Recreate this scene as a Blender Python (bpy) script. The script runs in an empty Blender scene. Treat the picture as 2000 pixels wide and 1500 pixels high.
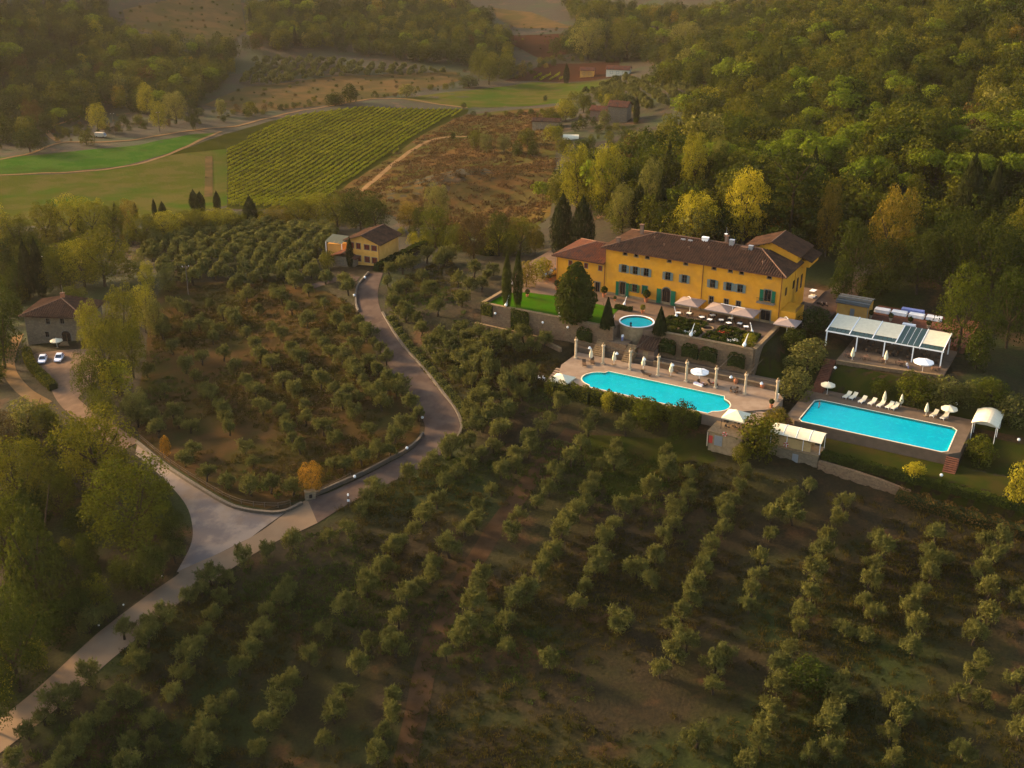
import bpy, math, random
import numpy as np
from mathutils import Vector, Matrix
from mathutils.geometry import delaunay_2d_cdt
random.seed(7); rng = np.random.default_rng(11)
sc = bpy.context.scene
COL = sc.collection
rad = math.radians

# ------------------------------------------------------------ camera, sky, sun, exposure
FPX, PITCH, ROLL, CAMZ = 2300.0, 23.4, 0.5, 88.0
_p, _r = rad(PITCH), rad(ROLL)
FWD = np.array([0, math.cos(_p), -math.sin(_p)]); _rt = np.array([1.0, 0, 0]); _up = np.cross(_rt, FWD)
RGT = math.cos(_r) * _rt + math.sin(_r) * _up
UPV = -math.sin(_r) * _rt + math.cos(_r) * _up
CPOS = np.array([0, 0, CAMZ])
cd = bpy.data.cameras.new('camera'); cam = bpy.data.objects.new('camera', cd); COL.objects.link(cam)
cd.sensor_width = 36; cd.lens = FPX / 2000 * 36; cd.clip_end = 6000; cd.clip_start = 1
cam.matrix_world = Matrix(((RGT[0], UPV[0], -FWD[0], 0), (RGT[1], UPV[1], -FWD[1], 0), (RGT[2], UPV[2], -FWD[2], CAMZ), (0, 0, 0, 1)))
sc.camera = cam
SUN_EL, SUN_AZ = 17.0, 151.0          # azimuth of the direction TO the sun, degrees from +X counter-clockwise
w = bpy.data.worlds.new('World'); sc.world = w; w.use_nodes = True
nt = w.node_tree; bg = nt.nodes['Background']
sky = nt.nodes.new('ShaderNodeTexSky'); sky.sky_type = 'NISHITA'; sky.sun_disc = False
sky.sun_elevation = rad(SUN_EL); sky.sun_rotation = rad(90 - SUN_AZ); sky.dust_density = 3.0; sky.ozone_density = 0.4; sky.air_density = 1.0
nt.links.new(sky.outputs[0], bg.inputs[0]); bg.inputs[1].default_value = 0.125
sl = bpy.data.lights.new('sun', 'SUN'); sl.energy = 3.5; sl.angle = rad(7); sl.color = (1.0, 0.68, 0.36)
so = bpy.data.objects.new('sun', sl); COL.objects.link(so); so.location = (-300, 160, 300)
_sd = Vector((math.cos(rad(SUN_EL)) * math.cos(rad(SUN_AZ)), math.cos(rad(SUN_EL)) * math.sin(rad(SUN_AZ)), math.sin(rad(SUN_EL))))
so.rotation_euler = _sd.to_track_quat('Z', 'Y').to_euler()
vs = sc.view_settings; sc.display_settings.display_device = 'sRGB'
vs.view_transform = 'Standard'; vs.look = 'None'; vs.gamma = 1.0; vs.use_curve_mapping = False; vs.exposure = 1.95
sc.render.engine = 'CYCLES'
sc.cycles.use_denoising = True
sc.cycles.max_bounces = 6; sc.cycles.diffuse_bounces = 3; sc.cycles.transparent_max_bounces = 12; sc.cycles.volume_bounces = 0
sc.cycles.caustics_reflective = False; sc.cycles.caustics_refractive = False

# ------------------------------------------------------------ frames
TH = rad(-29.0)
UV_U = np.array([math.cos(TH), math.sin(TH), 0]); UV_V = np.array([-math.sin(TH), math.cos(TH), 0])
def EP(u, v, z=0.0):
    q = UV_U * u + UV_V * v; return np.array([q[0], q[1], z])
def to_uv(x, y): return x * UV_U[0] + y * UV_U[1], x * UV_V[0] + y * UV_V[1]
def ray(px, py): 
    d = FWD * FPX + RGT * (px - 1000) + UPV * (750 - py); return d / np.linalg.norm(d)
def PZ(px, py, z):
    d = ray(px, py); return CPOS + d * ((z - CAMZ) / d[2])
def DY(px, py, Y):
    d = ray(px, py); return CPOS + d * (Y / d[1])

# ------------------------------------------------------------ materials
def new_mat(name):
    m = bpy.data.materials.new(name); m.use_nodes = True; m.node_tree.nodes.clear()
    o = m.node_tree.nodes.new('ShaderNodeOutputMaterial'); return m, m.node_tree, o
def _n(nt, t, **k):
    n = nt.nodes.new(t)
    for a, b in k.items(): setattr(n, a, b)
    return n
def mixc(nt, fac, a, b, mode='MIX'):
    n = _n(nt, 'ShaderNodeMix', data_type='RGBA', blend_type=mode)
    for i, x in ((0, fac), (6, a), (7, b)):
        if hasattr(x, 'is_output'): nt.links.new(x, n.inputs[i])
        elif i == 0: n.inputs[0].default_value = x
        else: n.inputs[i].default_value = (*x[:3], 1)
    return n.outputs[2]
def noise(nt, scale, detail=4, vec=None, rough=0.6):
    n = _n(nt, 'ShaderNodeTexNoise'); n.inputs['Scale'].default_value = scale; n.inputs['Detail'].default_value = detail; n.inputs['Roughness'].default_value = rough
    if vec is not None: nt.links.new(vec, n.inputs['Vector'])
    return n.outputs['Fac']
def ramp(nt, fac, a, b):
    n = _n(nt, 'ShaderNodeMapRange'); n.inputs[1].default_value = a; n.inputs[2].default_value = b
    n.interpolation_type = 'SMOOTHSTEP'; nt.links.new(fac, n.inputs[0]); return n.outputs[0]
def wpos(nt): return _n(nt, 'ShaderNodeNewGeometry').outputs['Position']
def surf(name, c1, c2=None, scale=1.0, rough=0.85, c3=None, scale3=0.15, bump=0.0, bscale=None, metal=0.0, lo=.35, hi=.65, spec=.0):
    m, nt, o = new_mat(name); b = _n(nt, 'ShaderNodeBsdfPrincipled'); b.inputs['Roughness'].default_value = rough; b.inputs['Metallic'].default_value = metal
    b.inputs['Specular IOR Level'].default_value = spec
    nt.links.new(b.outputs[0], o.inputs[0]); pos = wpos(nt)
    if c2 is None: b.inputs['Base Color'].default_value = (*c1, 1)
    else:
        col = mixc(nt, ramp(nt, noise(nt, scale, 5, pos), lo, hi), c1, c2)
        if c3: col = mixc(nt, ramp(nt, noise(nt, scale3, 3, pos), .45, .68), col, c3)
        nt.links.new(col, b.inputs['Base Color'])
    if bump:
        bp = _n(nt, 'ShaderNodeBump'); bp.inputs['Strength'].default_value = 1; bp.inputs['Distance'].default_value = bump
        nt.links.new(noise(nt, bscale or scale * 4, 4, pos), bp.inputs['Height']); nt.links.new(bp.outputs[0], b.inputs['Normal'])
    return m
def stone(name, c1, c2, cm, scale=2.2, bump=.08, patch=None):
    m, nt, o = new_mat(name); b = _n(nt, 'ShaderNodeBsdfPrincipled'); b.inputs['Roughness'].default_value = .9
    nt.links.new(b.outputs[0], o.inputs[0]); pos = wpos(nt)
    mp = _n(nt, 'ShaderNodeMapping'); mp.inputs['Scale'].default_value = (1, 1, 1.7); nt.links.new(pos, mp.inputs[0])
    v = _n(nt, 'ShaderNodeTexVoronoi', feature='F1'); v.inputs['Scale'].default_value = scale; nt.links.new(mp.outputs[0], v.inputs['Vector'])
    e = _n(nt, 'ShaderNodeTexVoronoi', feature='DISTANCE_TO_EDGE'); e.inputs['Scale'].default_value = scale; nt.links.new(mp.outputs[0], e.inputs['Vector'])
    sx = _n(nt, 'ShaderNodeSeparateColor'); nt.links.new(v.outputs['Color'], sx.inputs[0])
    col = mixc(nt, sx.outputs[0], c1, c2)
    if patch: col = mixc(nt, ramp(nt, noise(nt, .35, 4, pos), .5, .68), col, patch)
    col = mixc(nt, ramp(nt, e.outputs['Distance'], .0, .07), cm, col)
    nt.links.new(col, b.inputs['Base Color'])
    bp = _n(nt, 'ShaderNodeBump'); bp.inputs['Distance'].default_value = bump; nt.links.new(ramp(nt, e.outputs['Distance'], .0, .12), bp.inputs['Height']); nt.links.new(bp.outputs[0], b.inputs['Normal'])
    return m
def leafmat(name, c1, c2, trans=.3, var=.45, nscale=.55):
    m, nt, o = new_mat(name); oi = _n(nt, 'ShaderNodeObjectInfo'); pos = wpos(nt)
    col = mixc(nt, oi.outputs['Random'], c1, c2)
    nz = _n(nt, 'ShaderNodeMapRange'); nz.inputs[1].default_value = .3; nz.inputs[2].default_value = .7; nz.inputs[3].default_value = 1 - var; nz.inputs[4].default_value = 1 + var
    nt.links.new(noise(nt, nscale, 3, pos), nz.inputs[0])
    vm = _n(nt, 'ShaderNodeVectorMath', operation='SCALE'); nt.links.new(col, vm.inputs[0]); nt.links.new(nz.outputs[0], vm.inputs['Scale'])
    d = _n(nt, 'ShaderNodeBsdfDiffuse'); t = _n(nt, 'ShaderNodeBsdfTranslucent'); mx = _n(nt, 'ShaderNodeMixShader'); mx.inputs[0].default_value = trans
    nt.links.new(vm.outputs[0], d.inputs[0]); nt.links.new(vm.outputs[0], t.inputs[0]); nt.links.new(d.outputs[0], mx.inputs[1]); nt.links.new(t.outputs[0], mx.inputs[2])
    nt.links.new(mx.outputs[0], o.inputs[0]); return m
M = {}
M['olive'] = leafmat('olive_leaf', (0.06981, 0.07171, 0.01837), (0.1002, 0.09353, 0.02175))
M['broad'] = leafmat('green_leaf', (0.04392, 0.05219, 0.00528), (0.08855, 0.08002, 0.00792))
M['dark'] = leafmat('dark_leaf', (0.0221, 0.03113, 0.004703), (0.03947, 0.04507, 0.006412))
M['cypress'] = leafmat('cypress_leaf', (0.0132, 0.018, 0.0048), (0.0204, 0.024, 0.00624), .15)
M['yellow'] = leafmat('yellow_leaf', (0.225, 0.1924, 0.01125), (0.2646, 0.2137, 0.0135))
M['ygreen'] = leafmat('yellow_green_leaf', (0.1364, 0.1239, 0.01042), (0.1841, 0.1574, 0.01302))
M['pale'] = leafmat('pale_leaf', (0.102, 0.09603, 0.0189), (0.138, 0.1222, 0.0252))
M['ochre'] = leafmat('ochre_leaf', (0.1108, 0.08372, 0.00975), (0.1399, 0.09568, 0.0117))
M['orange'] = leafmat('orange_leaf', (0.2142, 0.1069, 0.012), (0.2295, 0.1237, 0.018))
M['pine'] = leafmat('pine_needle', (0.0859, 0.1114, 0.008034), (0.1213, 0.1418, 0.01004))
M['brown'] = leafmat('brown_leaf', (0.05, 0.03375, 0.0105), (0.07, 0.045, 0.01225))
M['box'] = leafmat('box_leaf', (0.024, 0.033, 0.00504), (0.033, 0.042, 0.00648), .2)
M['vine'] = leafmat('vine_leaf', (0.1188, 0.1316, 0.00605), (0.1604, 0.1567, 0.009075), .35, .35, .12)
M['grassblade'] = leafmat('grass_blade', (0.0315, 0.034, 0.0045), (0.063, 0.044, 0.01), .3)
M['bark'] = surf('bark', (0.03, 0.021, 0.014), (0.05, 0.0375, 0.025), 3)
M['plaster'] = surf('ochre_plaster', (0.6321, 0.2858, 0.02745), (0.5599, 0.2381, 0.02214), .7, c3=(0.5058, 0.2302, 0.0332), scale3=.22, bump=.01, bscale=6)
M['plaster2'] = surf('pale_ochre_plaster', (0.594, 0.307, 0.0702), (0.522, 0.2558, 0.054), .8, c3=(0.45, 0.2266, 0.0594), bump=.01, bscale=6)
M['greyplaster'] = surf('stained_plaster', (.30, .205, .11), (.22, .15, .08), 1.2)
M['trim'] = surf('grey_stone_trim', (0.18, 0.15, 0.114), (0.144, 0.12, 0.09), 2)
M['tile'] = surf('old_roof_tile', (0.05831, 0.03158, 0.01967), (0.08835, 0.04643, 0.02713), 1.6, c3=(0.04326, 0.02674, 0.01865), scale3=.5, bump=.03, bscale=3, lo=.3, hi=.7)
M['tilered'] = surf('red_roof_tile', (0.1485, 0.055, 0.0275), (0.1045, 0.04675, 0.03025), 1.5, c3=(0.077, 0.044, 0.033), scale3=.6, bump=.03, bscale=3)
M['ridge'] = surf('ridge_tile', (0.15, 0.0875, 0.055), (0.11, 0.065, 0.045), 3)
M['dark_open'] = surf('dark_pane', (.012, .010, .010), rough=.15, spec=.6)
M['shutblue'] = surf('grey_blue_shutter', (.13, .20, .20), (.10, .16, .16), 4)
M['shutgreen'] = surf('green_shutter', (.018, .13, .065), (.014, .10, .05), 4)
M['shutred'] = surf('red_shutter', (.16, .035, .02), (.13, .03, .02), 4)
M['pipe'] = surf('copper_pipe', (.10, .045, .03), rough=.5)
M['wood'] = surf('brown_wood', (.12, .07, .04), (.08, .05, .03), 5)
M['greywood'] = surf('weathered_wood', (0.12, 0.09, 0.066), (0.078, 0.06, 0.042), 6)
M['white'] = surf('white_paint', (.78, .76, .72), rough=.6)
M['cream'] = surf('cream_canvas', (0.679, 0.5888, 0.4056), (0.6208, 0.5336, 0.3588), 1.5, rough=.9)
M['taupe'] = surf('taupe_canvas', (0.272, 0.208, 0.176), (0.24, 0.184, 0.16), 1.5, rough=.9)
M['metal'] = surf('grey_metal', (.35, .35, .35), rough=.4, metal=.6)
M['darkmetal'] = surf('dark_metal', (.03, .028, .027), rough=.5)
M['black'] = surf('black_rubber', (.012, .012, .012), rough=.7)
M['glass'] = surf('dark_glass', (.02, .026, .032), rough=.06, spec=.9)
M['greenglass'] = surf('green_roof_glass', (.018, .042, .028), rough=.35, spec=.35)
M['carwhite'] = surf('white_car_paint', (.72, .74, .80), rough=.25, spec=.6)
M['cardark'] = surf('dark_car_paint', (.03, .032, .036), rough=.2, spec=.7)
M['red'] = surf('red_paint', (.45, .05, .035), rough=.5)
M['lampred'] = surf('tail_lamp', (.4, .02, .02), rough=.3)
M['blue'] = surf('blue_cloth', (.25, .29, .55), (.2, .24, .48), 3)
M['terracotta'] = surf('terracotta', (.40, .15, .07), (.32, .12, .06), 3)
M['stonewall'] = stone('field_stone', (0.2063, 0.1242, 0.0594), (0.1306, 0.07796, 0.0374), (0.08937, 0.05486, 0.0264), 2.0, .06, patch=(0.1616, 0.08085, 0.0374))
M['housestone'] = stone('house_stone', (0.2186, 0.1552, 0.086), (0.1336, 0.09314, 0.0516), (0.1214, 0.08749, 0.04914), 2.4, .05)
M['brickwall'] = stone('old_brick', (0.18, 0.09, 0.054), (0.132, 0.078, 0.048), (0.12, 0.096, 0.066), 3, .03)
M['kerb'] = stone('kerb_stone', (.105, .075, .045), (.07, .05, .03), (.05, .036, .022), 2.4, .05)
M['coping'] = surf('stone_coping', (0.2376, 0.1596, 0.0855), (0.1716, 0.114, 0.0585), 2)
M['column'] = surf('plastered_column', (0.476, 0.376, 0.252), (0.408, 0.312, 0.203), 1.5)
M['paving'] = surf('deck_paving', (0.2222, 0.1567, 0.1055), (0.1892, 0.1324, 0.08991), .55, c3=(0.2459, 0.1809, 0.1251), scale3=.3, bump=.01)
M['paving2'] = surf('grey_deck', (0.1188, 0.08428, 0.05656), (0.0968, 0.0693, 0.04614), .8, bump=.01)
M['gravel'] = surf('pinkish_gravel', (0.1518, 0.09927, 0.064), (0.1196, 0.07717, 0.05), .6, c3=(0.0966, 0.06615, 0.044), scale3=.12, bump=.02, bscale=8)
M['brickfloor'] = surf('brick_paving', (0.144, 0.057, 0.033), (0.102, 0.045, 0.0288), 1.2, bump=.01)
M['lawn'] = surf('mown_lawn', (0.02216, 0.07315, 0.00154), (0.0324, 0.08099, 0.00231), .4, c3=(0.0341, 0.0627, 0.00385), scale3=.25, bump=.03, bscale=6)
M['lawn2'] = surf('rough_lawn', (0.02, 0.026, 0.0035), (0.03, 0.03, 0.005), .35, c3=(0.034, 0.0272, 0.0065), scale3=.16, bump=.05, bscale=3)
M['asphalt'] = surf('drive_asphalt', (0.075, 0.05183, 0.03932), (0.06048, 0.04172, 0.0321), .35, c3=(0.08709, 0.06149, 0.04615), scale3=.22, bump=.01, bscale=10, lo=.42, hi=.6)
M['concrete'] = surf('pale_concrete_road', (0.1692, 0.1151, 0.06993), (0.1486, 0.09963, 0.06048), .25, c3=(0.1897, 0.1306, 0.07938), scale3=.08, bump=.008)
M['junction'] = surf('whitish_gravel', (0.1975, 0.1533, 0.1179), (0.1176, 0.09585, 0.0845), .16, c3=(0.1599, 0.1065, 0.0648), scale3=.09, bump=.02, lo=.4, hi=.6)
M['dirt'] = surf('dirt_track', (0.1559, 0.09548, 0.04433), (0.1225, 0.07392, 0.03325), .4)
M['soiltrack'] = surf('soil_track', (0.054, 0.0306, 0.0154), (0.038, 0.02176, 0.01064), .5, bump=.06, bscale=2)
M['grovesoil'] = surf('warm_grove_soil', (.052, .030, .012), (.036, .024, .009), .22, c3=(.030, .027, .008), scale3=.1, bump=.1, bscale=1.6, lo=.38, hi=.62)
M['vsoil'] = surf('vineyard_soil_row_shade', (0.02599, 0.02685, 0.00351), (0.02042, 0.02334, 0.002632), .12)  # green ground, darkened so its colour carries the shade between vine rows
M['meadow'] = surf('dry_meadow', (.078, .042, .014), (.05, .038, .012), .10, c3=(.042, .042, .009), scale3=.028, bump=.3, bscale=.5, lo=.42, hi=.58)
M['meadow2'] = surf('green_meadow', (0.04464, 0.0493, 0.0072), (0.0612, 0.0527, 0.0128), .09, c3=(0.0288, 0.0527, 0.0048), scale3=.03, bump=.3, bscale=.8, lo=.42, hi=.58)
M['greenfield'] = surf('green_field', (.024, .062, .006), (.036, .068, .009), .12, c3=(.030, .050, .007), scale3=.05, bump=.3, bscale=.8, lo=.42, hi=.58)
M['tanfield'] = surf('tan_field', (.085, .052, .020), (.06, .042, .016), .06, c3=(.05, .042, .014), scale3=.03, bump=.3, bscale=.5, lo=.42, hi=.58)
M['redfield'] = surf('reddish_plough', (0.03631, 0.01502, 0.007938), (0.02866, 0.01351, 0.006804), .04)
M['poolliner'] = surf('turquoise_pool_liner', (.002, .93, .80), (.003, .95, .82), .5, rough=.6, spec=0)
M['liner2'] = surf('blue_pool_liner', (.002, .90, .88), (.003, .93, .90), .5, rough=.6, spec=0)
M['fontliner'] = surf('teal_basin_liner', (0.02, 0.63, 0.588), (0.024, 0.69, 0.616), .8)
M['skin'] = surf('skin', (.42, .24, .16), rough=.6)
M['hair'] = surf('dark_hair', (.03, .02, .015))
def water_mat(name, tint):
    m, nt, o = new_mat(name); t = _n(nt, 'ShaderNodeBsdfTransparent'); t.inputs[0].default_value = (*tint, 1)
    g = _n(nt, 'ShaderNodeBsdfGlossy'); g.inputs['Roughness'].default_value = .04
    f = _n(nt, 'ShaderNodeFresnel'); f.inputs[0].default_value = 1.13; mx = _n(nt, 'ShaderNodeMixShader')
    bp = _n(nt, 'ShaderNodeBump'); bp.inputs['Distance'].default_value = .06; nt.links.new(noise(nt, 1.3, 4, wpos(nt)), bp.inputs['Height'])
    nt.links.new(bp.outputs[0], g.inputs['Normal']); nt.links.new(bp.outputs[0], f.inputs['Normal'])
    nt.links.new(f.outputs[0], mx.inputs[0]); nt.links.new(t.outputs[0], mx.inputs[1]); nt.links.new(g.outputs[0], mx.inputs[2]); nt.links.new(mx.outputs[0], o.inputs[0]); return m
M['veranda'] = surf('green_grey_glass_roof', (.085, .09, .065), rough=.3)
M['greenblade'] = leafmat('green_blade', (.03, .05, .007), (.055, .062, .012), .3)
M['tussock'] = leafmat('tussock_blade', (.055, .036, .012), (.085, .045, .018), .2)
M['barplaster'] = surf('bar_plaster', (.42, .27, .11), (.33, .21, .09), 1.0)
def pool_mat(name, a, b):
    m, nt, o = new_mat(name); d = _n(nt, 'ShaderNodeBsdfDiffuse'); nt.links.new(d.outputs[0], o.inputs[0]); pos = wpos(nt)
    mp = _n(nt, 'ShaderNodeMapping'); mp.inputs['Rotation'].default_value = (0, 0, rad(29)); nt.links.new(pos, mp.inputs[0])
    br = _n(nt, 'ShaderNodeTexBrick'); br.offset = 0; br.inputs['Scale'].default_value = 1; br.inputs['Brick Width'].default_value = 5.0; br.inputs['Row Height'].default_value = 5.0; br.inputs['Mortar Size'].default_value = .12; br.inputs['Mortar Smooth'].default_value = .8; nt.links.new(mp.outputs[0], br.inputs['Vector'])
    c = mixc(nt, ramp(nt, noise(nt, .16, 3, pos), .35, .7), a, b); c = mixc(nt, ramp(nt, noise(nt, 1.1, 4, pos), .52, .7), c, tuple(min(.97, x * 1.12 + .015) for x in a))
    mf = _n(nt, 'ShaderNodeMath', operation='MULTIPLY'); mf.inputs[1].default_value = .22; nt.links.new(br.outputs['Fac'], mf.inputs[0])
    c = mixc(nt, mf.outputs[0], c, (.05, .97, .95)); nt.links.new(c, d.inputs[0]); return m
M['poolliner'] = pool_mat('turquoise_pool_liner', (.002, .93, .76), (.002, .82, .70)); M['liner2'] = pool_mat('blue_pool_liner', (.002, .86, .76), (.002, .78, .74))
M['water'] = water_mat('pool_water', (.6, 1, 1))
def ground_mat():
    m, nt, o = new_mat('grove_soil'); b = _n(nt, 'ShaderNodeBsdfPrincipled'); b.inputs['Roughness'].default_value = .95; b.inputs['Specular IOR Level'].default_value = .1
    nt.links.new(b.outputs[0], o.inputs[0]); pos = wpos(nt)
    c = mixc(nt, ramp(nt, noise(nt, .5, 6, pos), .35, .65), (.025, .0165, .006), (.0155, .0115, .004))
    c = mixc(nt, ramp(nt, noise(nt, .055, 5, pos), .45, .62), c, (.021, .0185, .004))
    c = mixc(nt, ramp(nt, noise(nt, .09, 4, _off(nt, pos, 40)), .56, .68), c, (.05, .024, .008))
    c = mixc(nt, ramp(nt, noise(nt, .03, 4, _off(nt, pos, 90)), .5, .62), c, (.017, .022, .0035))
    fr = _n(nt, 'ShaderNodeMapRange'); fr.inputs[1].default_value = .3; fr.inputs[2].default_value = .7; fr.inputs[3].default_value = .5; fr.inputs[4].default_value = 1.6; nt.links.new(noise(nt, 2.2, 8, pos, .75), fr.inputs[0])
    vm = _n(nt, 'ShaderNodeVectorMath', operation='SCALE'); nt.links.new(c, vm.inputs[0]); nt.links.new(fr.outputs[0], vm.inputs['Scale']); nt.links.new(vm.outputs[0], b.inputs['Base Color'])
    bp = _n(nt, 'ShaderNodeBump'); bp.inputs['Distance'].default_value = .2; nt.links.new(noise(nt, 1.8, 6, pos), bp.inputs['Height']); nt.links.new(bp.outputs[0], b.inputs['Normal'])
    return m
def _off(nt, pos, k):
    v = _n(nt, 'ShaderNodeVectorMath', operation='ADD'); nt.links.new(pos, v.inputs[0]); v.inputs[1].default_value = (k, k * 1.7, 0); return v.outputs[0]
M['ground'] = ground_mat()

# ------------------------------------------------------------ builders
class MB:
    def __init__(s): s.v = []; s.f = []; s.m = []
    def add(s, vs, fs, m=0):
        o = len(s.v); s.v += [tuple(map(float, q)) for q in vs]; s.f += [tuple(i + o for i in f) for f in fs]; s.m += [m] * len(fs); return s
    def box(s, x0, x1, y0, y1, z0, z1, m=0):
        return s.add([(x0, y0, z0), (x1, y0, z0), (x1, y1, z0), (x0, y1, z0), (x0, y0, z1), (x1, y0, z1), (x1, y1, z1), (x0, y1, z1)],
                     [(0, 3, 2, 1), (4, 5, 6, 7), (0, 1, 5, 4), (1, 2, 6, 5), (2, 3, 7, 6), (3, 0, 4, 7)], m)
    def lathe(s, prof, n=12, cx=0, cy=0, m=0, cap=True):
        o = [(cx + r * math.cos(2 * math.pi * i / n), cy + r * math.sin(2 * math.pi * i / n), z) for r, z in prof for i in range(n)]
        f = [(k * n + i, k * n + (i + 1) % n, (k + 1) * n + (i + 1) % n, (k + 1) * n + i) for k in range(len(prof) - 1) for i in range(n)]
        if cap: f += [tuple(range(n))[::-1], tuple((len(prof) - 1) * n + i for i in range(n))]
        return s.add(o, f, m)
    def cyl(s, cx, cy, z0, z1, r0, r1=None, n=10, m=0): return s.lathe([(r0, z0), (r0 if r1 is None else r1, z1)], n, cx, cy, m)
    def tube(s, pts, r, n=6, m=0, r1=None):
        pts = [np.array(p, float) for p in pts]; o = []; K = len(pts)
        for k, p in enumerate(pts):
            t = pts[min(k + 1, K - 1)] - pts[max(k - 1, 0)]; t = t / (np.linalg.norm(t) + 1e-9)
            a = np.cross(t, (0, 0, 1) if abs(t[2]) < .9 else (1, 0, 0)); a /= np.linalg.norm(a); b = np.cross(t, a)
            rr = r if r1 is None else r + (r1 - r) * k / (K - 1)
            o += [p + a * rr * math.cos(2 * math.pi * i / n) + b * rr * math.sin(2 * math.pi * i / n) for i in range(n)]
        f = [(k * n + i, k * n + (i + 1) % n, (k + 1) * n + (i + 1) % n, (k + 1) * n + i) for k in range(K - 1) for i in range(n)]
        f += [tuple(range(n))[::-1], tuple((K - 1) * n + i for i in range(n))]
        return s.add(o, f, m)
    def prism(s, poly, z0, z1, m=0):      # poly: list of (x,y), counter-clockwise
        n = len(poly); return s.add([(x, y, z0) for x, y in poly] + [(x, y, z1) for x, y in poly],
            [tuple(range(n))[::-1], tuple(range(n, 2 * n))] + [(i, (i + 1) % n, n + (i + 1) % n, n + i) for i in range(n)], m)
    def mesh(s, name, mats, smooth=False):
        me = bpy.data.meshes.new(name); me.from_pydata(s.v, [], s.f)
        for m in (mats if isinstance(mats, (list, tuple)) else [mats]): me.materials.append(M[m] if isinstance(m, str) else m)
        if any(s.m): me.polygons.foreach_set('material_index', s.m)
        if smooth: me.polygons.foreach_set('use_smooth', [True] * len(s.f))
        me.update(); return me
    def build(s, name, mats, parent=None, loc=(0, 0, 0), rz=0.0, smooth=False):
        return link(name, s.mesh(name, mats, smooth), parent, loc, rz)
def link(name, me, parent=None, loc=(0, 0, 0), rz=0.0):
    o = bpy.data.objects.new(name, me); COL.objects.link(o); o.parent = parent; o.location = [float(a) for a in loc]; o.rotation_euler = (0, 0, rz); return o
def tag(o, label, cat, group=None, kind=None):
    o['label'] = label
    if kind: o['kind'] = kind
    if cat and kind != 'structure': o['category'] = cat
    if group: o['group'] = group
    return o
def thing(name, label, cat, loc=(0, 0, 0), rz=0.0, group=None):
    o = bpy.data.objects.new(name, None); COL.objects.link(o); o.location = [float(a) for a in loc]; o.rotation_euler = (0, 0, rz); o.empty_display_size = .5
    return tag(o, label, cat, group)
def dup(root, loc, rz=None, label=None, scale=None, group=None):
    r = root.copy(); COL.objects.link(r); r.location = [float(a) for a in loc]
    if rz is not None: r.rotation_euler = (0, 0, rz)
    if scale is not None: r.scale = scale if hasattr(scale, '__len__') else (scale,) * 3
    if label: r['label'] = label
    if group: r['group'] = group
    for ch in KIDS.get(root.name, root.children):
        c = ch.copy(); COL.objects.link(c); c.parent = r
        for g in ch.children:
            q = g.copy(); COL.objects.link(q); q.parent = c
    return r
KIDS = {}
def leafmesh(name, P, N, size, elong, mats, align=None):
    """rhombus leaves: P positions, N normals, size array; align: preferred long axis"""
    n = len(P); N = N / np.linalg.norm(N, axis=1, keepdims=True)
    a = rng.normal(size=(n, 3)) if align is None else align + rng.normal(size=(n, 3)) * .45
    t = a - N * (a * N).sum(1, keepdims=True); t /= np.linalg.norm(t, axis=1, keepdims=True) + 1e-9; b = np.cross(N, t)
    s = size[:, None]; V = np.empty((n, 4, 3)); V[:, 0] = P - t * s * elong; V[:, 1] = P + b * s; V[:, 2] = P + t * s * elong; V[:, 3] = P - b * s
    return quadmesh(name, V.reshape(-1, 3), mats)
def quadmesh(name, V, mats):
    n = len(V) // 4; me = bpy.data.meshes.new(name); me.vertices.add(4 * n); me.vertices.foreach_set('co', V.astype(np.float32).ravel())
    me.loops.add(4 * n); me.loops.foreach_set('vertex_index', np.arange(4 * n, dtype=np.int32)); me.polygons.add(n)
    me.polygons.foreach_set('loop_start', np.arange(0, 4 * n, 4, dtype=np.int32)); me.polygons.foreach_set('loop_total', np.full(n, 4, np.int32))
    for m in (mats if isinstance(mats, (list, tuple)) else [mats]): me.materials.append(M[m] if isinstance(m, str) else m)
    me.update(); me.validate(); return me

# ------------------------------------------------------------ terrain
ctrl = []
def cp(px, py, z): q = PZ(px, py, z); ctrl.append((q[0], q[1], z))
for a in [(0, 1490, -24), (300, 1210, -20), (560, 1000, -16), (840, 880, -13), (890, 820, -12), (800, 700, -9.5), (720, 600, -7), (720, 540, -6), (715, 510, -6),
          (430, 1450, -24), (1000, 1490, -22.5), (1500, 1490, -20.5), (2000, 1490, -18), (1000, 1150, -17), (700, 1100, -18), (1400, 1050, -14.5), (1980, 1030, -12.5), (1400, 920, -11.3), (1100, 850, -10.3), (1700, 1000, -12.2), (1950, 1250, -15.6),
          (110, 690, -18), (40, 760, -18.5), (150, 800, -18), (300, 890, -17), (400, 960, -16.8), (0, 1100, -23), (100, 1250, -23.5), (0, 900, -21),
          (310, 540, -13), (450, 470, -14), (250, 460, -17), (500, 620, -12.5), (500, 800, -14.5), (0, 480, -24), (0, 600, -21), (600, 900, -15),
          (480, 440, -21), (640, 395, -27), (440, 400, -28.5), (100, 400, -30), (440, 290, -31), (100, 300, -31), (640, 215, -32), (880, 215, -32), (200, 260, -31), (900, 190, -32), (1150, 185, -32), (1190, 150, -32),
          (720, 370, -26.5), (860, 270, -29), (1000, 330, -22), (1050, 400, -15), (900, 400, -20), (800, 450, -15), (900, 470, -10), (1000, 480, -6), (1080, 280, -20), (1180, 230, -18), (1050, 230, -27),
          (900, 600, -4.5), (850, 560, -5), (1000, 680, -6.3), (950, 760, -8.6)]: cp(*a)
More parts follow.
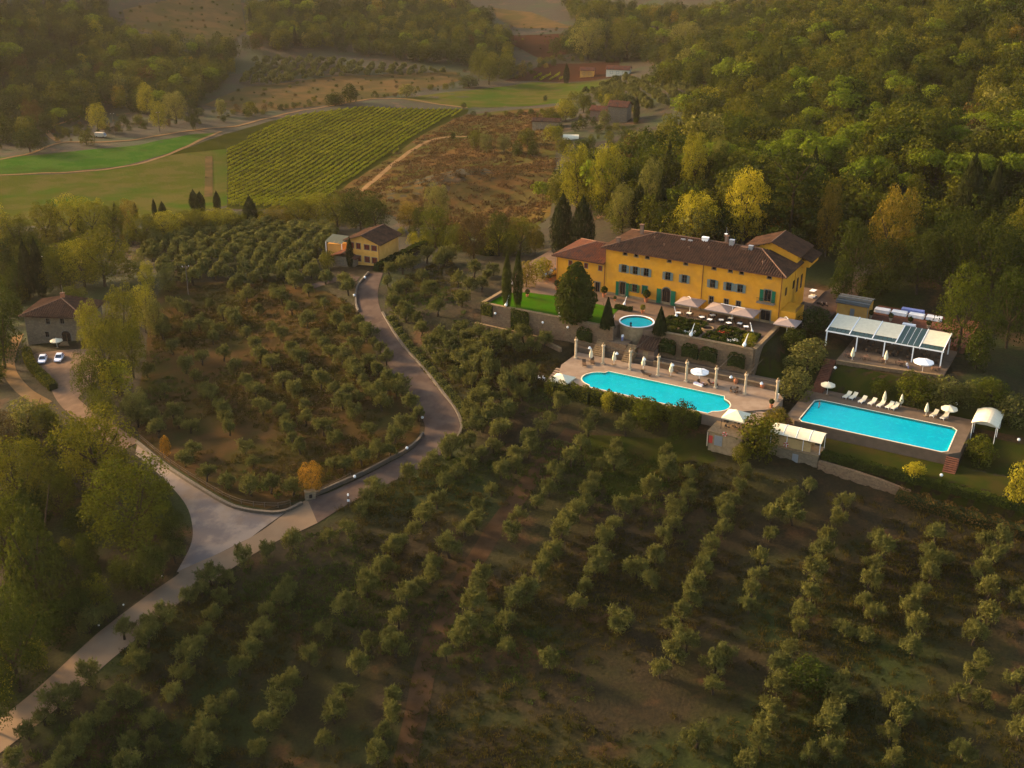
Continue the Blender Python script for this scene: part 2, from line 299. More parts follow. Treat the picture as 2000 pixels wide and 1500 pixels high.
for x, y, z in [(30, 262, 0), (70, 268, .5), (100, 245, 0), (125, 215, -4), (105, 175, -9), (140, 140, -13),
                (40, 300, 3), (75, 300, 6), (120, 285, 8), (160, 270, 9), (50, 330, 7), (100, 325, 12.5), (150, 320, 15), (210, 300, 17),
                (30, 380, -4), (80, 370, 4), (140, 385, 7), (200, 380, 10), (260, 360, 18), (60, 430, -6), (120, 440, 6), (200, 450, 16), (280, 440, 26),
                (60, 520, -14), (130, 520, 8), (220, 540, 25), (320, 520, 40), (100, 620, -6), (180, 640, 18), (300, 660, 45), (120, 760, -14), (240, 800, 24), (400, 800, 60),
                (-20, 430, -13), (0, 480, -22)]: ctrl.append((x, y, z))
def cY(px, py, Y, canopy=0):
    q = DY(px, py, Y); ctrl.append((q[0], q[1], q[2] - canopy))
for a in [(100, 200, 640, 7), (100, 100, 740, 8), (100, 10, 850, 8), (300, 150, 690, 8), (300, 60, 800, 8), (450, 110, 800, 3), (450, 20, 950, 0), (650, 160, 745, 2), (620, 120, 810, 2), (700, 80, 860, 8), (700, 5, 1020, 8),
          (900, 60, 930, 8), (900, 5, 1100, 8), (1050, 95, 900, 0), (1030, 30, 1080, 0), (1250, 90, 840, 10), (1250, 20, 1000, 8), (0, 230, 600, 6), (480, 190, 690, 0)]: cY(*a)
for x, y, z in [(-200, 60, -30), (0, 40, -34), (200, 40, -28), (-160, 300, -26), (-250, 420, -30), (-350, 700, 10), (-450, 900, 50), (-300, 1150, 45), (0, 1300, 0), (250, 1200, 40), (500, 1100, 90), (500, 600, 75), (350, 300, 35), (260, 200, 2), (-420, 1300, 60), (-350, 500, -20)]: ctrl.append((x, y, z))
C = np.array(ctrl); S = 100.0
def tpsk(r2): return np.where(r2 > 1e-12, .5 * r2 * np.log(r2 + 1e-12), 0)
n = len(C); XY = C[:, :2] / S
K = tpsk(((XY[:, None] - XY[None]) ** 2).sum(-1)) + np.eye(n) * 2e-3
A = np.zeros((n + 3, n + 3)); A[:n, :n] = K; A[:n, n] = 1; A[:n, n + 1:] = XY; A[n, :n] = 1; A[n + 1:, :n] = XY.T
W = np.linalg.solve(A, np.concatenate([C[:, 2], np.zeros(3)]))
gx = np.concatenate([np.arange(-520, -260, 10), np.arange(-260, -60, 4), np.arange(-60, 118, 1.5), np.arange(118, 260, 4), np.arange(260, 561, 10)]).astype(float)
gy = np.concatenate([np.arange(30, 165, 3), np.arange(165, 275, 1.5), np.arange(275, 450, 3), np.arange(450, 700, 5), np.arange(700, 1401, 12)]).astype(float)
GX, GY = np.meshgrid(gx, gy); q = np.stack([GX.ravel(), GY.ravel()], 1) / S
GZ = np.concatenate([tpsk(((qq[:, None] - XY[None]) ** 2).sum(-1)) @ W[:n] for qq in np.array_split(q, 20)]) + W[n] + q @ W[n + 1:]
GZ = GZ.reshape(GX.shape)
GU = GX * UV_U[0] + GY * UV_U[1]; GV = GX * UV_V[0] + GY * UV_V[1]
_h = 0.25 * np.sin(GX * .11 + 1.3 * np.sin(GY * .05)) * np.sin(GY * .09 + .7) + .12 * np.sin(GX * .31 + GY * .23)
GZ += _h
def pad(u0, u1, v0, v1, z, fall):
    global GZ
    d = np.hypot(np.maximum(np.maximum(u0 - GU, GU - u1), 0), np.maximum(np.maximum(v0 - GV, GV - v1), 0))
    t = np.clip(1 - d / fall, 0, 1); t = t * t * (3 - 2 * t); GZ = GZ * (1 - t) + z * t
pad(-54, -20, 226, 262, -2.6, 6)
pad(-62, -54, 236, 262, -1.2, 5)
pad(-124, -63, 222, 262, -.35, 5)
pad(-100, -56, 192, 215, -7.4, 3.5)
pad(-52, -22, 203, 218.6, -8.2, 2.5)
pad(-56, -4, 195.5, 203, -8.4, 2.5)
pad(-64, -45, 184, 190, -10.2, 4)
def gz(x, y):
    x = np.asarray(x, float); y = np.asarray(y, float)
    i = np.clip(np.searchsorted(gx, x) - 1, 0, len(gx) - 2); j = np.clip(np.searchsorted(gy, y) - 1, 0, len(gy) - 2)
    a = np.clip((x - gx[i]) / (gx[i + 1] - gx[i]), 0, 1); b = np.clip((y - gy[j]) / (gy[j + 1] - gy[j]), 0, 1)
    return (GZ[j, i] * (1 - a) + GZ[j, i + 1] * a) * (1 - b) + (GZ[j + 1, i] * (1 - a) + GZ[j + 1, i + 1] * a) * b
TS = np.concatenate([np.arange(60, 450, .75), np.arange(450, 1600, 2.0)])
def G(px, py, h=0.0):
    d = ray(px, py); Q = CPOS + d[None] * TS[:, None]; g = Q[:, 2] - gz(Q[:, 0], Q[:, 1]) - h
    k = np.argmax(g < 0) if (g < 0).any() else len(TS) - 1
    k = max(k, 1); t = TS[k - 1] + (TS[k] - TS[k - 1]) * g[k - 1] / (g[k - 1] - g[k] + 1e-9)
    q = CPOS + d * t; return np.array([q[0], q[1], float(gz(q[0], q[1]))])
ny, nx = GX.shape
idx = np.arange(ny * nx).reshape(ny, nx)
me = bpy.data.meshes.new('ground'); F = np.stack([idx[:-1, :-1], idx[:-1, 1:], idx[1:, 1:], idx[1:, :-1]], -1).reshape(-1, 4)
me.vertices.add(ny * nx); me.vertices.foreach_set('co', np.stack([GX, GY, GZ], -1).astype(np.float32).ravel())
me.loops.add(F.size); me.loops.foreach_set('vertex_index', F.astype(np.int32).ravel()); me.polygons.add(len(F))
me.polygons.foreach_set('loop_start', np.arange(0, F.size, 4, dtype=np.int32)); me.polygons.foreach_set('loop_total', np.full(len(F), 4, np.int32))
me.polygons.foreach_set('use_smooth', np.ones(len(F), bool)); me.materials.append(M['ground']); me.update()
tag(link('ground', me), 'brown soil and dry grass of the hillside and valley', None, kind='structure')
# ------------------------------------------------------------ draped sheets: roads, fields
def inpoly(pts, poly):
    pts = np.asarray(pts); poly = np.asarray(poly); x, y = pts[:, 0], pts[:, 1]; c = np.zeros(len(pts), bool)
    for i in range(len(poly)):
        x0, y0 = poly[i]; x1, y1 = poly[i - 1]
        with np.errstate(divide='ignore', invalid='ignore'):
            c ^= ((y0 > y) != (y1 > y)) & (x < (x1 - x0) * (y - y0) / (y1 - y0) + x0)
    return c
def gpoly(pxs): return [G(*p)[:2] for p in pxs]
def smooth_line(P, n=6):
    P = [np.asarray(p, float) for p in P]; P = [2 * P[0] - P[1]] + P + [2 * P[-1] - P[-2]]; o = []
    for i in range(1, len(P) - 2):
        for k in range(n):
            t = k / n; a, b, c, d = P[i - 1], P[i], P[i + 1], P[i + 2]
            o.append(.5 * (2 * b + (c - a) * t + (2 * a - 5 * b + 4 * c - d) * t * t + (3 * b - a - 3 * c + d) * t ** 3))
    return o + [P[-2]]
def drape(name, poly, mat, dz, step, label):
    b = []
    for i in range(len(poly)):
        p, q = np.asarray(poly[i]), np.asarray(poly[(i + 1) % len(poly)]); k = max(1, int(np.linalg.norm(q - p) / step))
        b += [p + (q - p) * t / k for t in range(k)]
    b = np.array(b); lo, hi = b.min(0), b.max(0)
    g = np.stack(np.meshgrid(np.arange(lo[0], hi[0], step), np.arange(lo[1], hi[1], step)), -1).reshape(-1, 2) + rng.uniform(-.1, .1, 2)
    g = g[inpoly(g, b)]; allp = np.concatenate([b, g]); nb = len(b)
    r = delaunay_2d_cdt([Vector(p) for p in allp], [(i, (i + 1) % nb) for i in range(nb)], [], 1, 1e-4)
    vs = np.array([tuple(p) for p in r[0]]); z = gz(vs[:, 0], vs[:, 1]) + dz
    me = bpy.data.meshes.new(name); me.from_pydata([(a[0], a[1], c) for a, c in zip(vs, z)], [], [tuple(f) for f in r[2]])
    me.materials.append(M[mat]); me.polygons.foreach_set('use_smooth', [True] * len(me.polygons)); me.update()
    o = link(name, me); tag(o, label, None, kind='structure'); return o
def ribbon_poly(P, wid):
    P = [np.asarray(p)[:2] for p in P]; L, R = [], []
    for i, p in enumerate(P):
        t = P[min(i + 1, len(P) - 1)] - P[max(i - 1, 0)]; t = t / np.linalg.norm(t); nn = np.array([-t[1], t[0]]); ww = wid if not hasattr(wid, '__len__') else wid[0] + (wid[1] - wid[0]) * i / (len(P) - 1)
        L.append(p + nn * ww / 2); R.append(p - nn * ww / 2)
    return L + R[::-1]
def track(name, pxs, wid, mat, dz, label, step=2.5):
    return drape(name, ribbon_poly(smooth_line([G(*p)[:2] for p in pxs], 5), wid), mat, dz, step, label)

drape('meadow', gpoly([(-40, 346), (100, 341), (240, 328), (330, 304), (443, 291), (443, 402), (330, 425), (150, 440), (-40, 440)]), 'meadow2', .06, 5, 'grassy meadow below the vineyard')
drape('field', gpoly([(-40, 308), (100, 300), (260, 285), (380, 262), (430, 259), (330, 299), (240, 324), (100, 337), (-40, 344)]), 'greenfield', .08, 5, 'bright green crop field beside the dirt track')
drape('vineyard_ground', gpoly([(330, 304), (440, 262), (560, 228), (700, 208), (915, 214), (912, 222), (845, 252), (775, 300), (690, 352), (636, 392), (600, 408), (443, 408), (443, 291)]), 'vsoil', .1, 6, 'grassy ground between the vine rows')
drape('meadow', gpoly([(636, 392), (690, 352), (775, 300), (845, 252), (912, 224), (1000, 215), (1100, 205), (1085, 300), (1075, 420), (1000, 480), (900, 440), (760, 420), (690, 400)]), 'meadow', .06, 5, 'reddish dry meadow beside the farm track')
drape('field', gpoly([(785, 193), (900, 178), (1040, 160), (1210, 152), (1215, 165), (1130, 185), (1100, 200), (915, 211), (880, 207), (800, 197)]), 'meadow2', .08, 8, 'pale green strip field across the valley')
drape('field', gpoly([(985, 158), (1060, 125), (1210, 118), (1212, 150), (1040, 158)]), 'redfield', .08, 8, 'brown ploughed field by the tall lone cypress')
drape('field', gpoly([(400, 205), (480, 170), (640, 150), (890, 140), (905, 155), (830, 175), (760, 188), (640, 205), (480, 222)]), 'tanfield', .08, 8, 'tan stubble field below the far olive slope')
drape('field', gpoly([(985, 70), (1100, 66), (1110, 105), (1060, 118), (990, 85)]), 'redfield', .3, 10, 'reddish field at the foot of the far wood')
drape('field', gpoly([(960, 15), (1040, 25), (1120, 55), (1010, 55), (975, 40)]), 'tanfield', .3, 10, 'sunlit dry grass clearing in the far wood')
drape('field', gpoly([(240, 20), (330, 0), (470, 0), (480, 60), (440, 90), (330, 70), (250, 60)]), 'tanfield', .3, 10, 'bare grey hillside above the far wood')
track('dirt_track', [(-20, 344), (100, 338), (240, 326), (330, 302), (400, 270), (432, 257)], 1.9, 'dirt', .16, 'pale dirt track curving along the green field')
track('dirt_track', [(0, 312), (60, 300), (115, 280), (170, 278), (250, 275), (330, 262), (420, 250), (462, 247)], 2.2, 'dirt', .2, 'dirt lane running past the white van', 3)
track('dirt_track', [(462, 247), (560, 222), (640, 208), (720, 194), (780, 193), (850, 203), (912, 211)], 2.2, 'dirt', .2, 'pale lane along the far edge of the vineyard', 3)
track('dirt_track', [(704, 375), (740, 345), (775, 315), (808, 292), (850, 272), (912, 267)], 2.6, 'dirt', .16, 'pale farm track climbing beside the vineyard')
track('dirt_track', [(115, 278), (95, 262), (92, 250), (130, 238), (165, 222)], 2.5, 'dirt', .25, 'narrow lane leading into the left wood', 3)
track('dirt_track', [(407, 385), (408, 345), (408, 306)], 3.2, 'tanfield', .2, 'strip of bare brown earth beside the vines', 3)
drape('grove_ground', gpoly([(275, 862), (335, 908), (400, 952), (460, 984), (520, 994), (590, 975), (650, 952), (735, 908), (785, 882), (818, 850), (822, 825), (800, 795), (770, 752), (735, 692), (705, 642), (688, 598), (640, 570), (560, 556), (420, 552), (330, 548), (290, 600), (285, 700), (260, 800)]), 'grovesoil', .035, 2.2, 'warm brown soil of the grove inside the driveway bend')
track('soil_track', [(790, 1490), (812, 1400), (835, 1290), (880, 1180), (950, 1060), (1020, 960), (1075, 890), (1120, 840)], 3.4, 'soiltrack', .05, 'faint earth track between the olive rows', 1.6)
L_ = [(-30, 1428), (0, 1404), (192, 1236), (340, 1128), (357, 1112), (490, 1050), (556, 1004), (600, 975), (645, 962), (700, 936), (745, 913), (790, 888), (815, 868), (830, 835), (812, 795), (780, 750), (745, 690), (715, 640), (697, 595), (698, 562), (722, 533)]
R_ = [(-30, 1500), (0, 1472), (112, 1384), (200, 1304), (276, 1240), (332, 1192), (400, 1144), (520, 1068), (620, 1022), (700, 975), (760, 945), (820, 915), (860, 890), (885, 865), (898, 838), (890, 805), (860, 765), (820, 715), (775, 660), (745, 610), (738, 570), (748, 533)]
LG = [G(*p)[:2] for p in L_]; RG = [G(*p)[:2] for p in R_]
ki = 7
drape('road', smooth_line(LG[:ki + 1], 4) + smooth_line(RG[:9], 4)[::-1], 'concrete', .07, 1.8, 'pale concrete road running down past the junction')
drape('road', smooth_line(LG[ki:], 5) + smooth_line(RG[8:], 5)[::-1], 'asphalt', .075, 1.8, 'grey driveway curving up through the olive grove')
drape('road', smooth_line(gpoly([(264, 888), (290, 908), (330, 946), (364, 988), (376, 1030), (372, 1066), (345, 1118)]), 5) + gpoly([(490, 1050)]) + smooth_line(gpoly([(556, 1002), (520, 1004), (460, 995), (400, 963), (330, 918), (268, 868)]), 4), 'junction', .05, 1.8, 'whitish gravel fan where the side road joins')
track('side_road', [(255, 872), (215, 845), (170, 815), (135, 785), (118, 755), (115, 730)], 4, 'gravel', .11, 'gravel lane up to the stone house', 1.8)
drape('yard', gpoly([(60, 700), (70, 690), (190, 680), (195, 740), (150, 780), (115, 765), (85, 725)]), 'gravel', .08, 1.8, 'gravel yard in front of the stone house')
track('side_road', [(35, 655), (20, 690), (18, 725), (45, 762), (90, 790)], 3, 'dirt', .08, 'dirt lane bending past the stone house hedge', 1.8)
track('side_road', [(610, 560), (650, 548), (700, 545)], 3, 'asphalt', .08, 'short paved spur to the yellow house', 1.8)
drape('drive_court', [EP(u, v)[:2] for u, v in [(-62.4, 236.4), (-58, 236.4), (-56, 262), (-51, 290), (-56, 292), (-62.4, 262)]], 'asphalt', .3, 1.8, 'grey service drive behind the villa')
drape('lawn', [EP(u, v)[:2] for u, v in [(-63.9, 217), (-53, 217), (-53, 230), (-63.9, 234)]], 'lawn2', .06, 1.5, 'grassy bank beside the garden wall')
drape('lawn', [EP(u, v)[:2] for u, v in [(-49.6, 219.2), (-8, 219.2), (-8, 225.4), (-49.6, 225.4)]], 'lawn2', .06, 1.5, 'grass slope between restaurant and rectangular pool')
drape('lawn', [EP(u, v)[:2] for u, v in [(-45, 194.8), (2, 192), (6, 217), (-20.9, 217), (-21, 202.2), (-45, 202.2)]], 'lawn2', .06, 1.5, 'lower lawn below the rectangular pool')
drape('lawn', gpoly([(1110, 850), (1380, 850), (1400, 900), (1200, 990), (1180, 950)]), 'lawn2', .05, 2, 'shaded grass below the pool hedge')

# ------------------------------------------------------------ estate slabs
EZ = TH
def slab(name, u0, u1, v0, v1, z0, z1, mat, label):
    o = MB().box(0, u1 - u0, 0, v1 - v0, z0, z1).build(name, mat, None, EP(u0, v0), EZ); return tag(o, label, None, kind='structure')
def eprism(name, poly, z0, z1, mat, label, kind='structure'):
    u0, v0 = poly[0]; o = MB().prism([(u - u0, v - v0) for u, v in poly], z0, z1).build(name, mat, None, EP(u0, v0), EZ); return tag(o, label, None, kind=kind)
eprism('terrace', [(-125.6, 213.9), (-94.6, 214.4), (-94.6, 217.2), (-64.9, 217.2), (-64.9, 236), (-62.4, 240), (-62.4, 262), (-132, 262), (-132, 240), (-125.6, 225)], -3, 0, 'gravel', 'gravel terrace in front of the villa')
eprism('lawn', [(-125.3, 214.2), (-97.2, 214.6), (-98.5, 225.8), (-107, 227.2), (-114, 226.8), (-121.3, 225.8), (-125.3, 223)], .004, .05, 'lawn', 'bright striped lawn with tall slim cypresses')
def arc(cx, cy, r, a0, a1, n): return [(cx + r * math.cos(rad(a0 + (a1 - a0) * i / n)), cy + r * math.sin(rad(a0 + (a1 - a0) * i / n))) for i in range(n + 1)]
# pool one: rectangle with rounded bays at both ends
P1 = [(-90.6, 204.2)] + [(-90.9, 203.2)] + arc(-90.4, 199.6, 3.6, 100, 260, 12)[1:-1] + [(-90.9, 196.0), (-90.6, 195.1), (-65.7, 195.1), (-65.4, 196.1)] + arc(-66.6, 199.6, 3.5, -80, 80, 12)[1:-1] + [(-65.4, 203.2), (-65.7, 204.2)]
P2 = [(-50.2, 213.2), (-50.3, 203.2), (-49.6, 202.5), (-24.2, 202.5), (-23.4, 203.3), (-23.6, 213.2), (-24.4, 214), (-49.3, 214)]
def grow(poly, d):
    c = np.mean(poly, 0); o = []
    for i, p in enumerate(poly):
        a, b = np.array(poly[i - 1]), np.array(poly[(i + 1) % len(poly)]); t = b - a; t /= np.linalg.norm(t); o.append(tuple(np.array(p) + np.array([t[1], -t[0]]) * d))
    return o
def ring_slab(name, outer, inner, z0, z1, mat, label):
    """flat slab with a hole, triangulated"""
    nb, ni = len(outer), len(inner); pts = [Vector(p) for p in outer + inner]
    r = delaunay_2d_cdt(pts, [(i, (i + 1) % nb) for i in range(nb)] + [(nb + i, nb + (i + 1) % ni) for i in range(ni)], [], 1, 1e-5)
    ip = np.array(inner); vs = [tuple(p) for p in r[0]]; fs = [f for f in r[2] if not inpoly([np.mean([vs[i] for i in f], 0)], ip)[0]]
    u0, v0 = outer[0]; mb = MB(); mb.add([(a - u0, b - v0, z1) for a, b in vs], fs)
    for lo in (outer, inner):
        k = len(lo); mb.add([(a - u0, b - v0, z0) for a, b in lo] + [(a - u0, b - v0, z1) for a, b in lo], [(i, (i + 1) % k, k + (i + 1) % k, k + i) for i in range(k)])
    return mb.build(name, mat, None, EP(u0, v0), EZ)
def pool(poly, z, depth, liner, label, cat='swimming pool', cop=.2):
    u0, v0 = np.mean(poly, 0); root = thing('swimming_pool', label, cat, EP(u0, v0, z), EZ); L = [(a - u0, b - v0) for a, b in poly]; k = len(L)
    mb = MB(); mb.add([(a, b, -depth) for a, b in L], [tuple(range(k))]); mb.add([(a, b, -depth) for a, b in L] + [(a, b, .02) for a, b in L], [(i, (i + 1) % k, k + (i + 1) % k, k + i) for i in range(k)])
    mb.build('basin', liner, root)
    MB().add([(a, b, -.16) for a, b in L], [tuple(range(k))]).build('water', 'water', root)
    out = grow(L, cop) if poly_ccw(L) else grow(L, -cop); mb = MB()
    mb.add([(a, b, .05) for a, b in L] + [(a, b, .05) for a, b in out] + [(a, b, -.1) for a, b in L] + [(a, b, -.1) for a, b in out],
           [f for i in range(k) for f in ((i, (i + 1) % k, k + (i + 1) % k, k + i), (2 * k + i, 2 * k + (i + 1) % k, (i + 1) % k, i), (k + i, k + (i + 1) % k, 3 * k + (i + 1) % k, 3 * k + i))])
    mb.build('coping', 'cream', root); return root
def poly_ccw(p): return sum(p[i - 1][0] * p[i][1] - p[i][0] * p[i - 1][1] for i in range(len(p))) > 0
tag(ring_slab('pool_deck', [(-100.6, 202.5), (-97.5, 194.4), (-62.2, 194.3), (-62.2, 197.6), (-55.4, 203.4), (-55.4, 209), (-57.5, 212), (-100.6, 210.5)], P1, -7.8, -5.3, 'paving', None), 'pale paved deck around the pool with rounded ends', None, kind='structure')
p1 = pool(P1, -5.3, .42, 'poolliner', 'turquoise swimming pool with rounded ends below the column row')
slab('path', -101.5, -57.5, 212.3, 216.6, -7.5, -4.85, 'paving2', 'raised path between low wall and garden wall')
tag(ring_slab('pool_deck', [(-53, 204), (-51, 202.1), (-23, 202.1), (-21.3, 204), (-21.3, 219.4), (-49.9, 219.4), (-49.9, 217.35), (-53, 217.35)], P2, -8.6, -6.2, 'paving2', None), 'grey deck around the rectangular pool', None, kind='structure')
p2 = pool(P2, -6.2, .42, 'liner2', 'bright blue rectangular swimming pool with sun loungers alongside')
for k in range(3): MB().box(-13.2, -12.4 + k * .45, -5.3, -2.3, -.415, -.2 - k * .06).build('pool_step', 'liner2', p2)
# ------------------------------------------------------------ walls of the estate
def wall_run(name, label, pts, h0, top, thick, mat, cap='coping', cat='wall', capo=.08):
    """pts: (u,v) polyline; h0: bottom z; top: z or list of z"""
    u0, v0 = pts[0]; root = thing(name, label, cat, EP(u0, v0, 0), EZ); tops = top if hasattr(top, '__len__') else [top] * len(pts); bots = h0 if hasattr(h0, '__len__') else [h0] * len(pts)
    mb = MB(); mc = MB()
    for i in range(len(pts) - 1):
        a = np.array(pts[i]) - (u0, v0); b = np.array(pts[i + 1]) - (u0, v0); t = (b - a) / np.linalg.norm(b - a); nn = np.array([-t[1], t[0]]) * thick / 2; n2 = nn * (1 + 2 * capo / thick)
        K = max(1, int(np.linalg.norm(b - a) / 2.0)); e = .002 * i
        for k in range(K):
            p, q_ = a + (b - a) * k / K, a + (b - a) * (k + 1) / K; za, zb = [tops[i] + (tops[i + 1] - tops[i]) * x for x in (k / K, (k + 1) / K)]; ba, bb = [bots[i] + (bots[i + 1] - bots[i]) * x for x in (k / K, (k + 1) / K)]
            jit = random.uniform(-.03, .03) if cap is None else 0
            mb.add([(*(p - nn), ba), (*(q_ - nn), bb), (*(q_ + nn), bb), (*(p + nn), ba), (*(p - nn), za + jit), (*(q_ - nn), zb + jit), (*(q_ + nn), zb + jit), (*(p + nn), za + jit)], [(4, 5, 6, 7), (0, 1, 5, 4), (2, 3, 7, 6), (1, 2, 6, 5), (3, 0, 4, 7)])
            if cap: 
                c0, c1 = za + .003, zb + .003; m_ = .03
                pp, qq = p + t * m_, q_ - t * m_
                pc = MB().add([(*(pp - n2), c0), (*(qq - n2), c1), (*(qq + n2), c1), (*(pp + n2), c0), (*(pp - n2), c0 + .13), (*(qq - n2), c1 + .13), (*(qq + n2), c1 + .13), (*(pp + n2), c0 + .13)], [(4, 5, 6, 7), (0, 1, 5, 4), (2, 3, 7, 6), (1, 2, 6, 5), (3, 0, 4, 7)])
                pc.build('coping_stone', cap, root)
    mb.build('masonry', mat, root); return root
wall_run('retaining_wall', 'stone retaining wall below the villa lawn', [(-126, 222.5), (-125.9, 213.4), (-94.2, 214.0)], -6.2, .45, .7, 'stonewall')
wall_run('retaining_wall', 'tall stone retaining wall below the parterre garden', [(-84.4, 216.7), (-64.4, 216.7), (-64.4, 232.4)], [-6, -6, -3], .5, .7, 'stonewall')
wall_run('low_wall', 'low stone wall behind the row of columns', [(-84, 212.0), (-57.6, 212.0)], -6, -4.45, .45, 'stonewall', capo=.05)
wall_run('low_wall', 'low stone wall at the foot of the lawn wall', [(-127.3, 212.3), (-111, 211.9), (-104, 209)], [-8, -7.5, -8], [-4.2, -4.3, -4.6], .5, 'stonewall', capo=.04)
wall_run('terrace_wall', 'low stone wall edging the restaurant terrace', [(-49.8, 225.6), (-40, 226.6), (-29.6, 228.3)], -5.5, -2.0, .5, 'stonewall', capo=.03)
wall_run('field_wall', 'rough dry stone wall under the box hedge above the olives', [(-43.5, 193.2), (-38, 192.9), (-33, 192.8), (-27, 192.7)], [-12, -12.3, -12.5, -12.5], [-8.7, -8.9, -9.3, -10.2], .6, 'stonewall', None)
# lower buildings under the gazebo and the bar
def doorway(root, x, y, w_, h, z, mat, name='door'):
    d = MB().box(x, x + w_, y - .05, y + .04, z, z + h).build(name, mat, root); MB().lathe([(.05, 0), (.05, .05)], 6, 0, 0).build('handle', 'darkmetal', d, (x + w_ * .85, y - .1, z + h * .45)); return d
t = thing('store_room', 'rendered stone store under the gazebo platform with grey double doors', 'store', EP(-63.3, 189.6, -6), EZ)
MB().box(0, 6.3, 0, 7.6, -4.6, -.25).build('wall', 'greyplaster', t); MB().box(-.25, 6.5, -.3, 7.7, -.247, .0).build('roof_slab', 'coping', t)
doorway(t, 1.1, -.01, 1.5, 2.0, -2.7, 'metal'); MB().box(.0, .75, -.06, .05, -2.5, -1.0).build('board', 'red', t); MB().box(-.28, -.1, -.25, -.08, -3.2, -.26).build('post', 'column', t)
t = thing('bar_house', 'stone lower storey with grey door under the white canopied bar', 'store', EP(-53, 193.2, -8), EZ)
MB().box(0, 9.3, 0, 4.2, -3.2, 0).build('wall', 'housestone', t); doorway(t, 4.6, -.01, 1.1, 2.0, -2.6, 'metal'); MB().box(-.1, 9.4, -.15, 4.0, .003, .12).build('floor_slab', 'coping', t)
t = thing('bar_kiosk', 'ochre pool bar with arched white canvas canopy', 'kiosk', EP(-52.8, 193.6, -7.88), EZ)
MB().box(.2, 7.4, .15, .4, 0, 1.9).build('front_wall', 'barplaster', t); MB().box(.2, .45, .403, 3.2, 0, 1.9).build('side_wall', 'barplaster', t); MB().box(.453, 7.4, 2.95, 3.2, 0, 1.9).build('back_wall', 'barplaster', t)
for x in (0, 3, 6, 9.1):
    for y in (0, 3.25): MB().cyl(x, y, 0, 2.4 if y == 0 else 2.9, .05, n=6).build('post', 'white', t)
def arch_canopy(root, x0, x1, y0, y1, z0, rise, n=4, mat='cream', tilt=.5):
    for k in range(n):
        a, b = x0 + (x1 - x0) * k / n, x0 + (x1 - x0) * (k + 1) / n - .04; mb = MB(); K = 8; vs = []
        for i in range(K + 1):
            s_ = i / K; y = y0 + (y1 - y0) * s_; z = z0 + tilt * s_ + rise * math.sin(math.pi * s_); vs += [(a, y, z), (b, y, z)]
        mb.add(vs, [(2 * i, 2 * i + 1, 2 * i + 3, 2 * i + 2) for i in range(K)])
        mb.add([(p[0], p[1], p[2] - .05) for p in vs], [(2 * i, 2 * i + 2, 2 * i + 3, 2 * i + 1) for i in range(K)])
        for e in (0, 1): mb.add([vs[2 * i + e] for i in range(K + 1)] + [(vs[2 * i + e][0], vs[2 * i + e][1], vs[2 * i + e][2] - .05) for i in range(K + 1)], [(i, i + 1, K + 2 + i, K + 1 + i) for i in range(K)])
        mb.build('canvas_panel', mat, root, smooth=False)
        if k: MB().tube([(p[0] - .02, p[1], p[2] + .02) for p in vs[::2]], .05, 5).build('canopy_rib', 'white', root)
arch_canopy(t, -.2, 9.4, -.3, 3.5, 2.4, .75)
def lifebuoy(P, label, yaw=EZ):
    r = thing('lifebuoy', label, 'lifebuoy', P, yaw); pts = [(.36 * math.cos(a), -.02, .36 + .36 * math.sin(a)) for a in np.linspace(0, 2 * math.pi, 17)]
    MB().tube(pts, .09, 6).build('ring', 'red', r)
    for a in (0.4, 1.97, 3.54, 5.11): MB().tube([(.36 * math.cos(x), -.02, .36 + .36 * math.sin(x)) for x in (a - .15, a, a + .15)], .096, 6).build('band', 'white', r)
lifebuoy(EP(-49.9, 193.6, -7.7), 'red ring lifebuoy hanging on the pool bar front'); lifebuoy(EP(-60.2, 189.3, -6.3), 'red ring lifebuoy hanging below the gazebo')
t = thing('sail_tent', 'cream arched canvas tent standing at the end of the rectangular pool', 'tent', EP(-21.0, 213.6, -6.2), EZ)
for x in (0, 4.1):
    for y in (0, 3.4, 6.8): MB().cyl(x, y, -1.4, 2.0, .05, n=6).build('post', 'white', t)
for k in range(3):
    mb = MB(); K = 9; vs = []; y0, y1 = -.2 + k * 2.4, 2.16 + k * 2.4
    for i in range(K + 1):
        x = -.3 + 4.7 * i / K; z = 2.0 + .75 * math.sin(math.pi * i / K); vs += [(x, y0, z), (x, y1, z)]
    mb.add(vs, [(2 * i, 2 * i + 2, 2 * i + 3, 2 * i + 1) for i in range(K)]); mb.add([(a, b, c - .05) for a, b, c in vs], [(2 * i, 2 * i + 1, 2 * i + 3, 2 * i + 2) for i in range(K)]); mb.build('canvas_panel', 'cream', t)
MB().box(.1, 4.0, 6.75, 6.8, -1, 1.95).build('back_curtain', 'cream', t)
